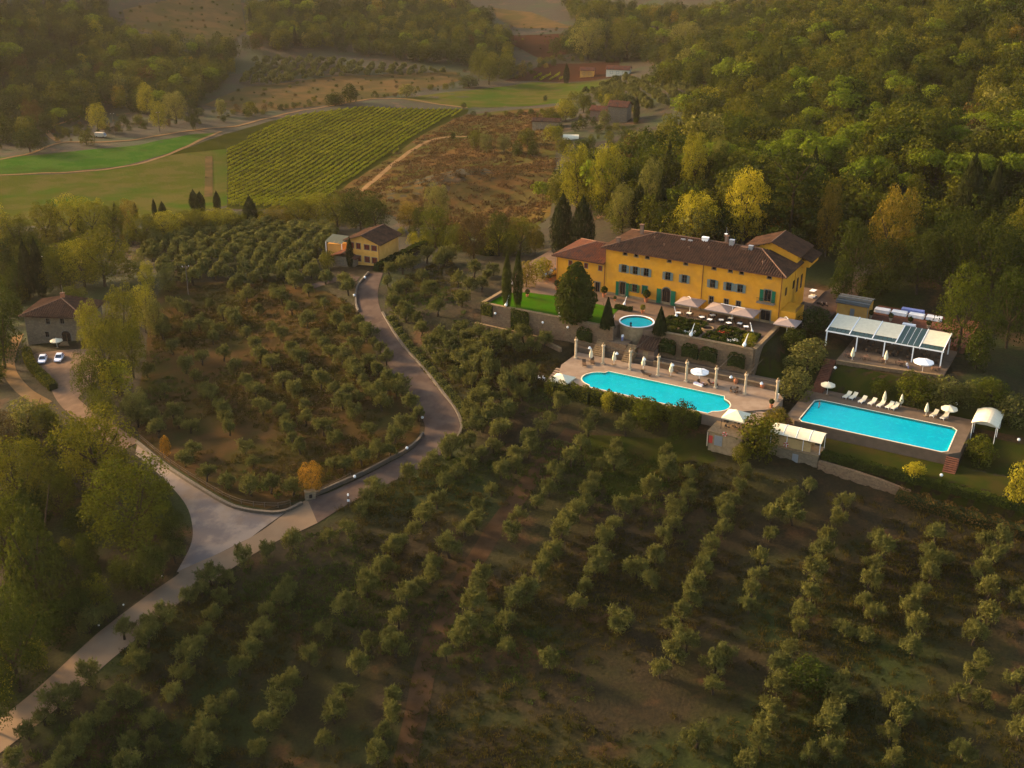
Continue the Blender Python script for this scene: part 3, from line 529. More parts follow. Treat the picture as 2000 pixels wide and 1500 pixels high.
# brick hut with tiled lean-to roof, stairs either side
def roof_face(poly, s=.42, wid=.27, hgt=.17, lift=.02):
    """half-round tile rows running down a planar roof polygon; returns an MB"""
    P = [np.array(p, float) for p in poly]; nrm = np.zeros(3)
    for i in range(len(P)): nrm += np.cross(P[i - 1] - P[0], P[i] - P[0])
    nrm /= np.linalg.norm(nrm); nrm = nrm if nrm[2] > 0 else -nrm
    hz = np.cross((0, 0, 1), nrm); hz /= np.linalg.norm(hz); dn = np.cross(hz, nrm); dn = dn if dn[2] < 0 else -dn
    c0 = P[0]; Q = np.array([((p - c0) @ hz, (p - c0) @ dn) for p in P]); mb = MB()
    x = Q[:, 0].min() + s / 2
    while x < Q[:, 0].max():
        ys = []
        for i in range(len(Q)):
            (x0, y0), (x1, y1) = Q[i - 1], Q[i]
            if (x0 > x) != (x1 > x): ys.append(y0 + (y1 - y0) * (x - x0) / (x1 - x0))
        if len(ys) >= 2:
            a, b = min(ys), max(ys); j = random.uniform(-.03, .06); vs = []
            K = max(1, int((b - a) / 1.6))
            for k in range(K + 1):
                yy = a + (b + j - a) * k / K; ww = wid * (1 + random.uniform(-.12, .12)); dx = random.uniform(-.03, .03)
                for off, hh in ((-ww / 2, 0), (-ww / 4, hgt), (ww / 4, hgt), (ww / 2, 0)): vs.append(c0 + hz * (x + off + dx) + dn * yy + nrm * (hh + lift))
            mb.add(vs, [(4 * k + i, 4 * k + i + 1, 4 * k + i + 5, 4 * k + i + 4) for k in range(K) for i in range(3)] + [(0, 1, 2, 3), tuple(4 * K + i for i in (3, 2, 1, 0))])
        x += s
    return mb
def roof(root, faces, mat='tile', edges=(), thick=.16, s=.56, soff='wood'):
    rb = MB()
    for p in faces:
        k = len(p); rb.add([tuple(x) for x in p] + [(x[0], x[1], x[2] - thick) for x in p], [tuple(range(k)), tuple(range(k, 2 * k))[::-1]] + [(i, (i + 1) % k, k + (i + 1) % k, k + i) for i in range(k)])
    r = rb.build('roof', mat, root)
    for p in faces: o = roof_face(p, s, s * .58).build('tile_rows', mat, r); o['kind'] = 'stuff'
    for a, b in edges:
        a, b = np.array(a), np.array(b); L = np.linalg.norm(b - a); K = max(2, int(L / 1.2))
        mb = MB().tube([a + (b - a) * k / K + np.array([0, 0, .08 + .02 * (k % 2)]) for k in range(K + 1)], .17, 6); mb.build('ridge_tiles', 'ridge', r)
    return r
t = thing('brick_hut', 'small brick hut with sloping tiled roof against the garden wall', 'hut', EP(-88.3, 213.5, -5.3), EZ)
MB().box(0, 3.7, 0, 2.8, -1, 2.45).build('wall', 'brickwall', t); MB().box(1.3, 2.4, -.06, .05, .45, 2.1).build('blind_arch', 'greyplaster', t)
roof(t, [[(-.3, -.4, 2.6), (4.0, -.4, 2.6), (4.0, 2.9, 4.3), (-.3, 2.9, 4.3)]])
def steps(name, label, u0, u1, v0, v1, z0, z1, n, mat, cat='steps', axis='v', nos='coping'):
    root = thing(name, label, cat, EP(u0, v0, 0), EZ)
    for k in range(n):
        a = k / n; b = (k + 1) / n; zt = z0 + (z1 - z0) * b; lo = min(z0, z1) - 1.0
        if axis == 'v': mb = MB().box(0, u1 - u0, (v1 - v0) * a + .002, (v1 - v0) * b, lo, zt)
        else: mb = MB().box((u1 - u0) * a + .002, (u1 - u0) * b, 0, v1 - v0, lo, zt)
        mb.build('step', mat, root)
    return root
steps('stairs', 'stone stairs rising beside the pergola columns to the garden', -97.6, -95.4, 210.5, 213.9, -5.3, -2.6, 9, 'coping')
steps('stairs', 'stone stairs between the fountain and the brick hut', -90.6, -88.6, 210.4, 213.8, -5.3, -2.4, 9, 'coping')
steps('stairs', 'long red brick stairs from the restaurant down to the pool', -52.2, -50.0, 217.4, 226.2, -6.2, -2.2, 20, 'brickfloor')
steps('stairs', 'red brick stairs at the left corner of the rectangular pool', -52.9, -50.6, 203.9, 200.5, -6.25, -8.3, 9, 'brickfloor')
steps('stairs', 'red brick stairs at the right corner of the rectangular pool', -23.2, -21.0, 201.9, 198.6, -6.3, -8.5, 9, 'brickfloor')
steps('stairs', 'wide pale steps beside the gazebo', -62, -56.2, 201.4, 196.6, -5.35, -6.0, 5, 'paving')
steps('stairs', 'wide stone steps below the small canopy at the deck end', -101, -96.4, 201.2, 196.2, -5.35, -6.9, 7, 'paving')
MB_ = MB().box(0, 4.6, 0, 3.2, -7, -2.5).build('landing', 'stonewall', None, EP(-95.3, 212.9), EZ); tag(MB_, 'stone landing block between the two stair flights', 'landing')
# fountain
t = thing('round_fountain', 'round raised fountain basin with turquoise water and white rim', 'fountain', EP(-91.5, 219.9, 0), EZ)
MB().lathe([(3.75, -6), (3.75, .38), (3.45, .38), (3.45, -.6)], 40, cap=False)  .build('basin_wall', 'greyplaster', t, smooth=False)
MB().lathe([(3.8, .383), (3.8, .5), (3.5, .5), (3.5, .383)], 40, cap=False).build('rim', 'white', t); MB().lathe([(3.44, .06), (.01, .06)], 40, cap=False).build('basin_floor', 'fontliner', t)
MB().lathe([(3.44, .32), (.01, .32)], 40, cap=False).build('water', 'water', t)
MB().lathe([(.3, .52), (.2, .7), (.12, .9), (.28, 1.15), (.16, 1.35), (.02, 1.5)], 10, .2, -3.6).build('finial', 'darkmetal', t)
MB().box(-5.3, -3.3, -4.5, -3.9, -5, .0).build('gate_wall', 'stonewall', t); MB().box(-4.9, -3.7, -4.56, -4.503, -2.6, -.5).build('gate', 'darkmetal', t)
# ------------------------------------------------------------ villa
U0, V0 = -105.9, 234.4
villa = thing('villa', 'long ochre yellow villa with brown tiled hip roof and blue grey shutters', 'villa', EP(U0, V0), EZ)
def wall_holes(root, x0, x1, z0, z1, y, holes, mat, depth=.28, name='wall'):
    xs = sorted({x0, x1, *[h[0] for h in holes], *[h[1] for h in holes]}); zs = sorted({z0, z1, *[h[2] for h in holes], *[h[3] for h in holes]}); mb = MB()
    for a, b in zip(xs, xs[1:]):
        for c, d in zip(zs, zs[1:]):
            if any(h[0] <= (a + b) / 2 <= h[1] and h[2] <= (c + d) / 2 <= h[3] for h in holes): continue
            mb.add([(a, y, c), (b, y, c), (b, y, d), (a, y, d)], [(0, 1, 2, 3)])
    for a, b, c, d in [h[:4] for h in holes]:
        mb.add([(a, y, c), (b, y, c), (b, y, d), (a, y, d), (a, y + depth, c), (b, y + depth, c), (b, y + depth, d), (a, y + depth, d)], [(0, 4, 5, 1), (1, 5, 6, 2), (2, 6, 7, 3), (3, 7, 4, 0)])
    return mb.build(name, mat, root)
def window(root, cx, cz, w_, h, y, shut=None, surround='trim', name='window', depth=.22, closed=False, sill=True, bars=True):
    x0, x1, z0, z1 = cx - w_ / 2, cx + w_ / 2, cz - h / 2, cz + h / 2; f = .13
    mb = MB()
    for a in ((x0 - f, x0, z0, z1), (x1, x1 + f, z0, z1), (x0 - f, x1 + f, z1, z1 + f), (x0 - f - .05, x1 + f + .05, z0 - f, z0)): mb.box(a[0], a[1], y - .05, y + .03, a[2], a[3])
    wn = mb.build(name, surround, root); MB().box(x0, x1, y + depth - .03, y + depth, z0, z1).build('pane', 'dark_open', wn)
    if bars:
        b = MB().box(cx - .035, cx + .035, y + depth - .08, y + depth - .033, z0, z1).box(x0, cx - .036, y + depth - .08, y + depth - .034, cz - .03, cz + .03).box(cx + .036, x1, y + depth - .08, y + depth - .034, cz - .03, cz + .03); b.build('glazing_bar', 'greywood', wn)
    if shut:
        sw = w_ / 2
        for sgn in (-1, 1):
            mb = MB()
            if closed: a, b = (x0, cx - .01) if sgn < 0 else (cx + .01, x1); yy = y - .0
            else: a, b = (x0 - sw - .02, x0 - .03) if sgn < 0 else (x1 + .03, x1 + sw + .02); yy = y - .13
            mb.box(a, a + .09, yy, yy + .06, z0, z1).box(b - .09, b, yy, yy + .06, z0, z1).box(a + .09, b - .09, yy, yy + .06, z0, z0 + .1).box(a + .09, b - .09, yy, yy + .06, z1 - .1, z1)
            k = max(3, int(h / .24))
            for i in range(k):
                zc = z0 + .1 + (h - .2) * (i + .5) / k; mb.box(a + .09, b - .09, yy + .015, yy + .045, zc - .07, zc + .07)
            mb.build('shutter', shut, wn)
    return wn
X = lambda u: u - U0
WH = 11.0; LX = X(-64.9)
att = [-101.2, -98.5, -95.8, -90.6, -86.7, -80.2, -76.5, -74.0, -67.85]; f1 = [(-101.3, 'shutblue'), (-98.55, 'shutblue'), (-95.9, 'shutblue'), (-90.7, 'shutblue'), (-86.8, 'shutblue'), (-80.25, 'shutblue'), (-76.55, 'shutblue'), (-74.0, 'shutblue')]
holes = [(X(u) - .42, X(u) + .42, 9.83, 10.75) for u in att] + [(X(u) - .6, X(u) + .6, 5.75, 7.5) for u, _ in f1]
gw = [(-80.3, 2.9, .95, 1.6, None), (-76.85, 2.9, .95, 1.6, None), (-74.1, 2.9, .95, 1.6, None), (-98.5, 2.45, 1.2, 1.75, 'shutgreen'), (-96.0, 2.5, 1.3, 1.9, 'closed')]
holes += [(X(u) - a / 2, X(u) + a / 2, z - b / 2, z + b / 2) for u, z, a, b, _ in gw]
holes += [(X(-102.1), X(-100.8), .1, 3.4), (X(-91.75), X(-89.85), .05, 2.95), (X(-68.55), X(-67.15), 4.75, 7.3), (X(-69.0), X(-66.9), .05, 2.75)]
wall_holes(villa, 0, LX, -.3, WH, 0, holes, 'plaster')
MB().add([(LX, 0, -.3), (LX, 17, -.3), (LX, 17, WH), (LX, 0, WH), (0, 0, -.3), (0, 15.6, -.3), (0, 15.6, WH), (0, 0, WH), (LX, 15.6, -.3), (LX, 15.6, WH)], [(0, 1, 2, 3), (4, 7, 6, 5), (5, 6, 9, 8)]).build('wall', 'plaster', villa)
MB().box(-.02, LX + .02, -.04, -.001, -.2, .55).build('plinth', 'greyplaster', villa)
for u in att: window(villa, X(u), 10.29, .84, .92, 0, bars=False)
for u, s_ in f1: window(villa, X(u), 6.62, 1.2, 1.75, 0, s_)
for u, z, a, b, s_ in gw: window(villa, X(u), z, a, b, 0, 'shutgreen' if s_ else None, closed=(s_ == 'closed'))
def door(root, x0, x1, z0, z1, y, shut=None, arch=False, label=None):
    mb = MB(); f = .22
    for a in ((x0 - f, x0, z0, z1), (x1, x1 + f, z0, z1)): mb.box(a[0], a[1], y - .07, y + .03, a[2], a[3])
    if not arch: mb.box(x0 - f, x1 + f, y - .07, y + .03, z1, z1 + f)
    else:
        K = 10; cx, r0 = (x0 + x1) / 2, (x1 - x0) / 2; r1 = r0 + f
        for k in range(K):
            a0, a1 = math.pi * k / K, math.pi * (k + 1) / K; q_ = [(cx + r * math.cos(a), z1 + r * math.sin(a)) for r, a in ((r0, a0), (r1, a0), (r1, a1), (r0, a1))]
            mb.add([(x, y - .07, z) for x, z in q_] + [(x, y + .02, z) for x, z in q_], [(0, 1, 2, 3), (0, 4, 5, 1), (1, 5, 6, 2), (2, 6, 7, 3), (3, 7, 4, 0)])
    dr = mb.build('door', 'trim', root)
    MB().box(x0, x1, y + .18, y + .22, z0, z1).build('door_leaf', 'dark_open', dr)
    MB().box((x0 + x1) / 2 - .05, (x0 + x1) / 2 + .05, y + .12, y + .177, z0, z1).build('door_post', 'wood', dr)
    if arch:
        pts = arc((x0 + x1) / 2, z1, (x1 - x0) / 2 - .01, 0, 180, 12); MB().add([(x, y - .012, z) for x, z in pts], [tuple(range(13))]).build('fanlight', 'dark_open', dr)
    if shut:
        sw = (x1 - x0) * .55
        for a, b in ((x0 - sw - .25, x0 - .24), (x1 + .24, x1 + sw + .25)):
            top = z1 + ((x1 - x0) * .25 if arch else 0); mb = MB().box(a, b, y - .2, y - .13, z0, top)
            for i in range(4): mb.box(a + .1, b - .1, y - .235, y - .201, z0 + .12 + (top - z0) * i / 4, z0 + (top - z0) * (i + 1) / 4 - .06)
            mb.build('shutter', shut, dr)
    return dr
door(villa, X(-102.1), X(-100.8), .1, 3.4, 0, 'shutgreen'); door(villa, X(-91.75), X(-89.85), .05, 2.95, 0, 'shutgreen', True); door(villa, X(-68.55), X(-67.15), 4.75, 7.3, 0, 'shutgreen'); door(villa, X(-69.0), X(-66.9), .05, 2.75, 0)
bal = MB().box(X(-69.9), X(-66.0), -1.2, -.05, 4.45, 4.68).build('balcony', 'trim', villa)
for k in range(15): MB().box(X(-69.85) + k * .27, X(-69.85) + k * .27 + .04, -1.17, -1.13, 4.683, 5.6).build('baluster', 'darkmetal', bal)
MB().box(X(-69.9), X(-66.0), -1.2, -1.1, 5.603, 5.66).build('handrail', 'darkmetal', bal)
for u in (-106.0, -82.6, -65.05): MB().tube([(X(u), -.12, 10.9), (X(u), -.12, .3)], .07, 6).build('downpipe', 'pipe', villa)
e = .95; ez = WH - .12; rz_, ry = 13.75, 7.5; yb = 16.2
A1, A2, A3, A4 = (-e, -e, ez), (LX + e, -e, ez), (LX + e, 9.4, ez), (LX + e, yb, ez); A5 = (-e, yb, ez); RL, RR = (9.0, ry, rz_), (LX - 7.4, ry, rz_)
roof(villa, [[A1, A2, RR, RL], [A2, A4, RR], [A4, A5, RL, RR], [A5, A1, RL]], 'tile', [(RL, RR), (A2, RR), (A1, RL), (A5, RL)])
for k in range(60): 
    x = -.7 + k * (LX + 1.4) / 59
    if k % 2 == 0: MB().box(x, x + .12, -.82, -.001, WH - .36, WH - .24).build('rafter_end', 'wood', villa)
MB().tube([(-e, -e - .07, ez - .05), (LX + e, -e - .07, ez - .05)], .08, 6).build('gutter', 'pipe', villa)
# rear block
bx0, bx1, by0, by1 = X(-76.2), X(-64.8) + .05, 9.2, 17.4; bh, bap = 13.2, 15.3; bm = X(-70.5)
MB().add([(bx0, by0, 8), (bx1, by0, 8), (bx1, by0, bh), (bm, by0, bap), (bx0, by0, bh), (bx0, by1, 8), (bx1, by1, -.3), (bx1, by1, bh), (bm, by1, bap), (bx0, by1, bh), (bx1, by0, -.3)], [(0, 1, 2, 3, 4), (10, 6, 7, 2), (6, 5, 9, 8, 7), (5, 0, 4, 9)]).build('rear_wall', 'plaster', villa)
oe = .9
def gable(root, x0, x1, xm, y0, y1, zh, za, o=.8, mat='tile'):
    sl = (za - zh) / (xm - x0); sr = (za - zh) / (x1 - xm)
    L = [(x0 - o, y0 - o, zh - o * sl + .08), (xm, y0 - o, za + .08), (xm, y1 + o, za + .08), (x0 - o, y1 + o, zh - o * sl + .08)]
    R = [(xm, y0 - o, za + .08), (x1 + o, y0 - o, zh - o * sr + .08), (x1 + o, y1 + o, zh - o * sr + .08), (xm, y1 + o, za + .08)]
    return roof(root, [L, R], mat, [((xm, y0 - o, za + .08), (xm, y1 + o, za + .08))])
gable(villa, bx0, bx1, bm, by0, by1, bh, bap, .9)
for k in range(9): MB().box(bx0 + 1.1 * k + .5, bx0 + 1.1 * k + .66, by0 - .7, by0 - .002, (bh + (bap - bh) * (1 - abs(bx0 + 1.1 * k + .5 - bm) / (bm - bx0))) - .28, (bh + (bap - bh) * (1 - abs(bx0 + 1.1 * k + .5 - bm) / (bm - bx0))) - .14).build('rafter_end', 'wood', villa)
MB().box(bx1 + .002, bx1 + 2.0, 12, 19, 9.8, 11.2).build('side_block', 'plaster', villa)
roof(villa, [[(bx1 + .0, 11.6, 12.1), (bx1 + 2.6, 11.6, 11.2), (bx1 + 2.6, 19.4, 11.2), (bx1, 19.4, 12.1)]])
# right side wall openings and side terrace
for y, z in ((3.2, 6.6), (8.6, 6.6)):
    MB().box(LX + .003, LX + .05, y - .6, y + .6, z - .9, z + .9).build('window', 'dark_open', villa)
for y in (11.2, 14.2): MB().box(LX + .16, LX + .2, y - .7, y + .7, 4.2, 7.4).build('window', 'dark_open', villa)
MB().box(LX + .06, LX + 3.4, .2, 6.5, -3, 3.2).build('side_terrace', 'plaster', villa)
for k in range(14): MB().box(LX + 3.3, LX + 3.36, .25 + k * .46, .31 + k * .46, 3.203, 4.1).build('baluster', 'darkmetal', villa)
# roof furniture
def rz(x, y): return ez + (rz_ - ez) * min((y + e) / (ry + e), (yb - y) / (yb - ry)) + .12
for u, v, a, b, hh, m in ((-86.0, 7.0, 1.4, .9, .7, 'white'), (-79.6, 6.9, 1.0, 1.0, 1.1, 'metal'), (-76.6, 6.0, 1.5, 1.1, .5, 'ridge'), (-75.0, 6.4, .9, .7, .8, 'metal')):
    c = MB().box(X(u), X(u) + a, v, v + b, rz(0, v) - .5, rz(0, v) + hh).build('roof_unit', m, villa); MB().box(X(u) - .06, X(u) + a + .06, v - .06, v + b + .06, rz(0, v) + hh + .003, rz(0, v) + hh + .1).build('cap', m, c)
for u, v in ((-90.6, 6.2), (-88.9, 6.2)): MB().box(X(u), X(u) + 1.0, v, v + .55, rz(0, v) - .1, rz(0, v) + .2).build('skylight', 'metal', villa)
for u, v, hh in ((-100.8, 6.8, 1.5), (-104.2, 1.6, 1.0), (-81.0, 7.9, 1.4)):
    c = MB().box(X(u), X(u) + .7, v, v + .7, rz(0, v) - .6, rz(0, v) + hh).build('chimney', 'brickwall', villa); MB().box(X(u) - .15, X(u) + .85, v - .15, v + .85, rz(0, v) + hh + .003, rz(0, v) + hh + .18).build('chimney_cap', 'ridge', c)
an = MB().tube([(X(-80.6), 7.6, 13), (X(-80.6), 7.6, 17.4)], .04, 5).build('antenna', 'metal', villa); MB().lathe([(.02, 0), (.3, .06), (.4, .16)], 10).build('dish', 'white', an, (X(-80.6), 7.4, 15.8))
for u, v in ((-93.3, 3.3), (-87.5, 3.6), (-83.3, 4.6), (-70.3, 2.5), (-96.4, 5.2)): MB().lathe([(.16, 0), (.16, .4), (.26, .42), (.05, .6)], 8).build('vent', 'ridge', villa, (X(u), v, rz(0, v) - .05))
# left wing
wx0 = X(-118.4); wh = 7.2
wl = [(-114.8, 5.75), (-110.8, 5.75), (-107.2, 5.75)]
wall_holes(villa, wx0, 0, -.3, wh, .05, [(X(u) - .4, X(u) + .4, z - .55, z + .55) for u, z in wl] + [(X(-108.3), X(-107.2), 0, 2.3)], 'plaster', name='wing_wall')
MB().add([(wx0, .05, -.3), (wx0, 14, -.3), (wx0, 14, wh), (wx0, .05, wh), (0, 14, -.3), (0, 14, wh)], [(0, 3, 2, 1), (1, 2, 5, 4)]).build('wing_wall', 'plaster', villa)
for u, z in wl: window(villa, X(u), z, .8, 1.1, .05, 'shutred', closed=True)
door(villa, X(-108.3), X(-107.2), 0, 2.3, .05)
MB().tube([(wx0 + .25, -.08, wh), (wx0 + .25, -.08, .1)], .07, 6).build('downpipe', 'pipe', villa)
wa, wb, wc, wd, wr = (wx0 - .9, -.85, wh - .1), (-.03, -.85, wh - .1), (-.03, 14.9, wh - .1), (wx0 - .9, 14.9, wh - .1), (wx0 + 6.8, 7, wh + 2.3); wr2 = (-.03, 7, wh + 2.3)
roof(villa, [[wa, wb, wr2, wr], [wr, wr2, wc, wd], [wd, wa, wr]], 'tilered', [(wr, wr2), (wa, wr), (wd, wr)])
# ------------------------------------------------------------ other houses
def house_at(name, label, px, py, yaw, cat='house'):
    P = G(px, py); return thing(name, label, cat, P, yaw)
# stone house at left: front wall faces the camera
SB = G(112, 668); h = thing('stone_house', 'old stone farmhouse with brown hip roof and arched doorway', 'house', SB, rad(-4))
W2, D2, HH = 7.4, 11.0, 6.8
SWs = [(-1.6, 5.35, .95, 1.35), (2.0, 5.5, .95, 1.35), (-2.3, 1.9, .95, 1.4)]
wall_holes(h, -W2, W2, -2, HH, 0, [(a - w_ / 2, a + w_ / 2, z - b / 2, z + b / 2) for a, z, w_, b in SWs] + [(1.35, 3.65, -.1, 1.9)], 'housestone')
MB().add([(-W2, 0, -2), (-W2, D2, -2), (-W2, D2, HH), (-W2, 0, HH), (W2, 0, -2), (W2, D2, -2), (W2, D2, HH), (W2, 0, HH)], [(0, 3, 2, 1), (4, 5, 6, 7), (1, 2, 6, 5)]).build('wall', 'housestone', h)
for a, z, w_, b in SWs: window(h, a, z, w_, b, 0)
door(h, 1.35, 3.65, -.1, 1.9, 0, None, True)
c = [(-W2 - .9, -.9, HH - .1), (W2 + .9, -.9, HH - .1), (W2 + .9, D2 + .9, HH - .1), (-W2 - .9, D2 + .9, HH - .1)]; r1_ = (0, 5.6, HH + 2.5); r2_ = (0, 8.0, HH + 2.5)
roof(h, [[c[0], c[1], r1_], [c[1], c[2], r2_, r1_], [c[2], c[3], r2_], [c[3], c[0], r1_, r2_]], 'tile', [(c[0], r1_), (c[1], r1_), (r1_, r2_)])
k = MB().box(-.4, .4, 6, 6.7, HH + 1.6, HH + 3.6).build('chimney', 'terracotta', h); MB().box(-.55, .55, 5.85, 6.85, HH + 3.603, HH + 3.75).build('chimney_cap', 'ridge', k)
MB().tube([(.1, 6.4, HH + 3.7), (.1, 6.4, HH + 5.6)], .03, 5).build('antenna', 'metal', h); MB().tube([(W2 + .05, -.1, HH), (W2 + .05, -.1, -.2)], .07, 6).build('downpipe', 'pipe', h)
MB().box(W2 * .2, W2 + 1.6, -2.6, -.05, -1.2, .25).build('stone_step', 'coping', h)
# yellow house with red shutters
YB = G(712, 518); h = thing('yellow_house', 'pale yellow gabled house with dark red shutters', 'house', YB, rad(-24))
# local x along gable front, y away
wf = [(-3.6, 5.0, 1.2, 1.5), (-1.6, 5.0, 1.2, 1.5), (.9, 5.0, 1.5, 1.3), (3.1, 5.0, 1.5, 1.3), (.9, 1.7, 1.5, 1.5), (3.1, 1.7, 1.5, 1.5), (-1.6, 1.7, 1.2, 1.5)]
wall_holes(h, -5, 4.6, -2, 6.4, 0, [(a - w_ / 2, a + w_ / 2, z - b / 2, z + b / 2) for a, z, w_, b in wf], 'plaster2')
MB().add([(-5, 0, 6.4), (4.6, 0, 6.4), (-.2, 0, 8.1)], [(0, 1, 2)]).build('gable', 'plaster2', h)
MB().add([(-5, 0, -2), (-5, 10, -2), (-5, 10, 6.4), (-5, 0, 6.4), (4.6, 0, -2), (4.6, 10, -2), (4.6, 10, 6.4), (4.6, 0, 6.4), (-.2, 10, 8.1)], [(0, 3, 2, 1), (4, 5, 6, 7), (1, 2, 8, 6, 5)]).build('wall', 'plaster2', h)
for a, z, w_, b in wf: window(h, a, z, w_, b, 0, 'shutred', closed=True, bars=False)
gable(h, -5, 4.6, -.2, 0, 10, 6.4, 8.1, .8)
MB().tube([(4.5, -.1, 6.2), (4.5, -.1, 0)], .07, 6).build('downpipe', 'pipe', h)
an = thing('stone_annex', 'low stone annex with red tiled roof before the yellow house', 'house', G(672, 521), rad(-24))
MB().box(-3.2, 3.2, 0, 4.4, -1.5, 2.6).build('wall', 'housestone', an); window(an, -.6, 1.2, .7, .9, -.01)
roof(an, [[(-3.7, -.5, 2.6), (.2, -.5, 3.9), (.2, 4.6, 3.9), (-3.7, 4.6, 2.6)], [(.2, -.5, 3.9), (3.8, -.5, 2.6), (3.8, 4.6, 2.6), (.2, 4.6, 3.9)]], 'tilered', [((.2, -.5, 3.9), (.2, 4.6, 3.9))])
vr = thing('veranda', 'glass roofed veranda at the left of the yellow house', 'veranda', G(662, 503), rad(-24))
MB().box(-3.4, 1.2, -.1, 2.8, 0, 3.6).build('wall', 'plaster2', vr)
for k in range(4): MB().add([(-3.8 + k * 1.35, -.8, 4.2), (-2.5 + k * 1.35, -.8, 4.2), (-2.5 + k * 1.35, 3.4, 5.3), (-3.8 + k * 1.35, 3.4, 5.3)], [(0, 1, 2, 3)]).build('glass_panel', 'veranda', vr)
for x in (-3.6, 1.4): MB().box(x, x + .15, -.7, -.55, 0, 4.2).build('post', 'white', vr)
# far farmhouse
def simple_house(name, label, px, py, yaw, w_, d_, h_, rise, wallm, roofm, wins=(), axis='x'):
    t = thing(name, label, 'house', G(px, py), yaw); MB().box(-w_ / 2, w_ / 2, 0, d_, -3, h_).build('wall', wallm, t)
    o = .5
    if axis == 'x':
        MB().add([(-w_ / 2, 0, h_), (-w_ / 2, d_, h_), (-w_ / 2, d_ / 2, h_ + rise), (w_ / 2, 0, h_), (w_ / 2, d_, h_), (w_ / 2, d_ / 2, h_ + rise)], [(0, 2, 1), (3, 4, 5)]).build('gable', wallm, t)
        z0 = h_ - rise / (d_ / 2) * o
        F_ = [[(-w_ / 2 - o, -o, z0), (w_ / 2 + o, -o, z0), (w_ / 2 + o, d_ / 2, h_ + rise), (-w_ / 2 - o, d_ / 2, h_ + rise)], [(-w_ / 2 - o, d_ / 2, h_ + rise), (w_ / 2 + o, d_ / 2, h_ + rise), (w_ / 2 + o, d_ + o, z0), (-w_ / 2 - o, d_ + o, z0)]]
    else:
        MB().add([(-w_ / 2, 0, h_), (w_ / 2, 0, h_), (0, 0, h_ + rise)], [(0, 1, 2)]).build('gable', wallm, t); z0 = h_ - rise / (w_ / 2) * o
        F_ = [[(-w_ / 2 - o, -o, z0), (0, -o, h_ + rise), (0, d_ + o, h_ + rise), (-w_ / 2 - o, d_ + o, z0)], [(0, -o, h_ + rise), (w_ / 2 + o, -o, z0), (w_ / 2 + o, d_ + o, z0), (0, d_ + o, h_ + rise)]]
    for p in F_: p[:] = [(a, b, c + .05) for a, b, c in p]
    roof(t, F_, roofm, s=.8)
    for x, z, a, b in wins: window(t, x, z, a, b, -.01, bars=False)
    return t
simple_house('farmhouse', 'old stone farmhouse with broken red roof on the far slope', 1205, 240, rad(-20), 9, 8, 7.5, 1.8, 'housestone', 'tilered', [(-2, 5.2, 1.3, 1.5), (2, 5.2, 1.3, 1.5), (-2, 2, 1.3, 1.6), (2, 2, 1.3, 1.6)])
simple_house('farm_annex', 'lower reddish wing of the far stone farmhouse', 1172, 236, rad(-20), 10, 7, 4.8, 1.5, 'brickwall', 'tilered', [(-2, 2.6, 1.2, 1.4), (2, 2.6, 1.2, 1.4)])
simple_house('barn', 'small grey barn with flat brown roof among bushes', 1066, 252, rad(-8), 13, 7, 3.6, .9, 'greyplaster', 'tile', [(-3, 1.6, 1, 1.3), (2, 1.6, 1, 1.3)])
t = thing('greenhouse', 'long low white polytunnel beside the bushes', 'greenhouse', G(1115, 271), rad(-4)); mb = MB(); K = 8
vs_ = [(x, 2.0 * math.cos(math.pi * i / K), 1.9 * math.sin(math.pi * i / K)) for i in range(K + 1) for x in (-3.5, 3.5)]; mb.add(vs_, [(2 * i, 2 * i + 1, 2 * i + 3, 2 * i + 2) for i in range(K)]); mb.build('cover', 'cream', t)
for x in (-3.5, 3.5): MB().add([(x, 2.0 * math.cos(math.pi * i / K), 1.9 * math.sin(math.pi * i / K)) for i in range(K + 1)], [tuple(range(K + 1))]).build('end_panel', 'cream', t)
simple_house('cottage', 'far white cottage with bright red roof under the wood', 1206, 148, rad(-14), 15, 8, 4.0, 1.8, 'cream', 'tilered', [(-4, 2, 1.5, 1.5), (0, 2, 1.5, 1.5), (4, 2, 1.5, 1.5)])
simple_house('cottage', 'far ochre cottage left of the red roofed one', 1146, 151, rad(-8), 9, 8, 4.5, 1.5, 'plaster2', 'tilered', [(-2, 2.4, 1.4, 1.5), (2, 2.4, 1.4, 1.5)])
# kiosk behind the pergola
t = thing('service_kiosk', 'small ochre kiosk with dark curved metal roof', 'kiosk', EP(-56.6, 250.2, -1.2), EZ)
wall_holes(t, 0, 6.6, -1.5, 2.9, 0, [(2.9, 3.9, 0, 2.1)], 'plaster2'); MB().add([(0, 0, -1.5), (0, 5.5, -1.5), (0, 5.5, 2.9), (0, 0, 2.9), (6.6, 0, -1.5), (6.6, 5.5, -1.5), (6.6, 5.5, 2.9), (6.6, 0, 2.9)], [(0, 3, 2, 1), (4, 5, 6, 7)]).build('wall', 'plaster2', t)
MB().box(2.9, 3.9, .15, .2, 0, 2.1).build('door', 'metal', t)
K = 8; vs_ = [(x, -.5 + 6.4 * i / K, 2.95 + 1.5 * math.sin(math.pi * (.18 + .64 * i / K)) - .6) for i in range(K + 1) for x in (-.4, 7.0)]
MB().add(vs_ + [(a, b, c - .15) for a, b, c in vs_], [(2 * i, 2 * i + 1, 2 * i + 3, 2 * i + 2) for i in range(K)] + [(18 + 2 * i, 18 + 2 * i + 2, 18 + 2 * i + 3, 18 + 2 * i + 1) for i in range(K)] + [(0, 18, 19, 1)] + [(2 * i, 2 * i + 2, 20 + 2 * i, 18 + 2 * i) for i in range(K)] + [(2 * i + 1, 19 + 2 * i, 21 + 2 * i, 2 * i + 3) for i in range(K)]).build('roof', surf('dark_sheet_roof', (.07, .072, .065), (.055, .056, .05), 2, rough=.5), t)
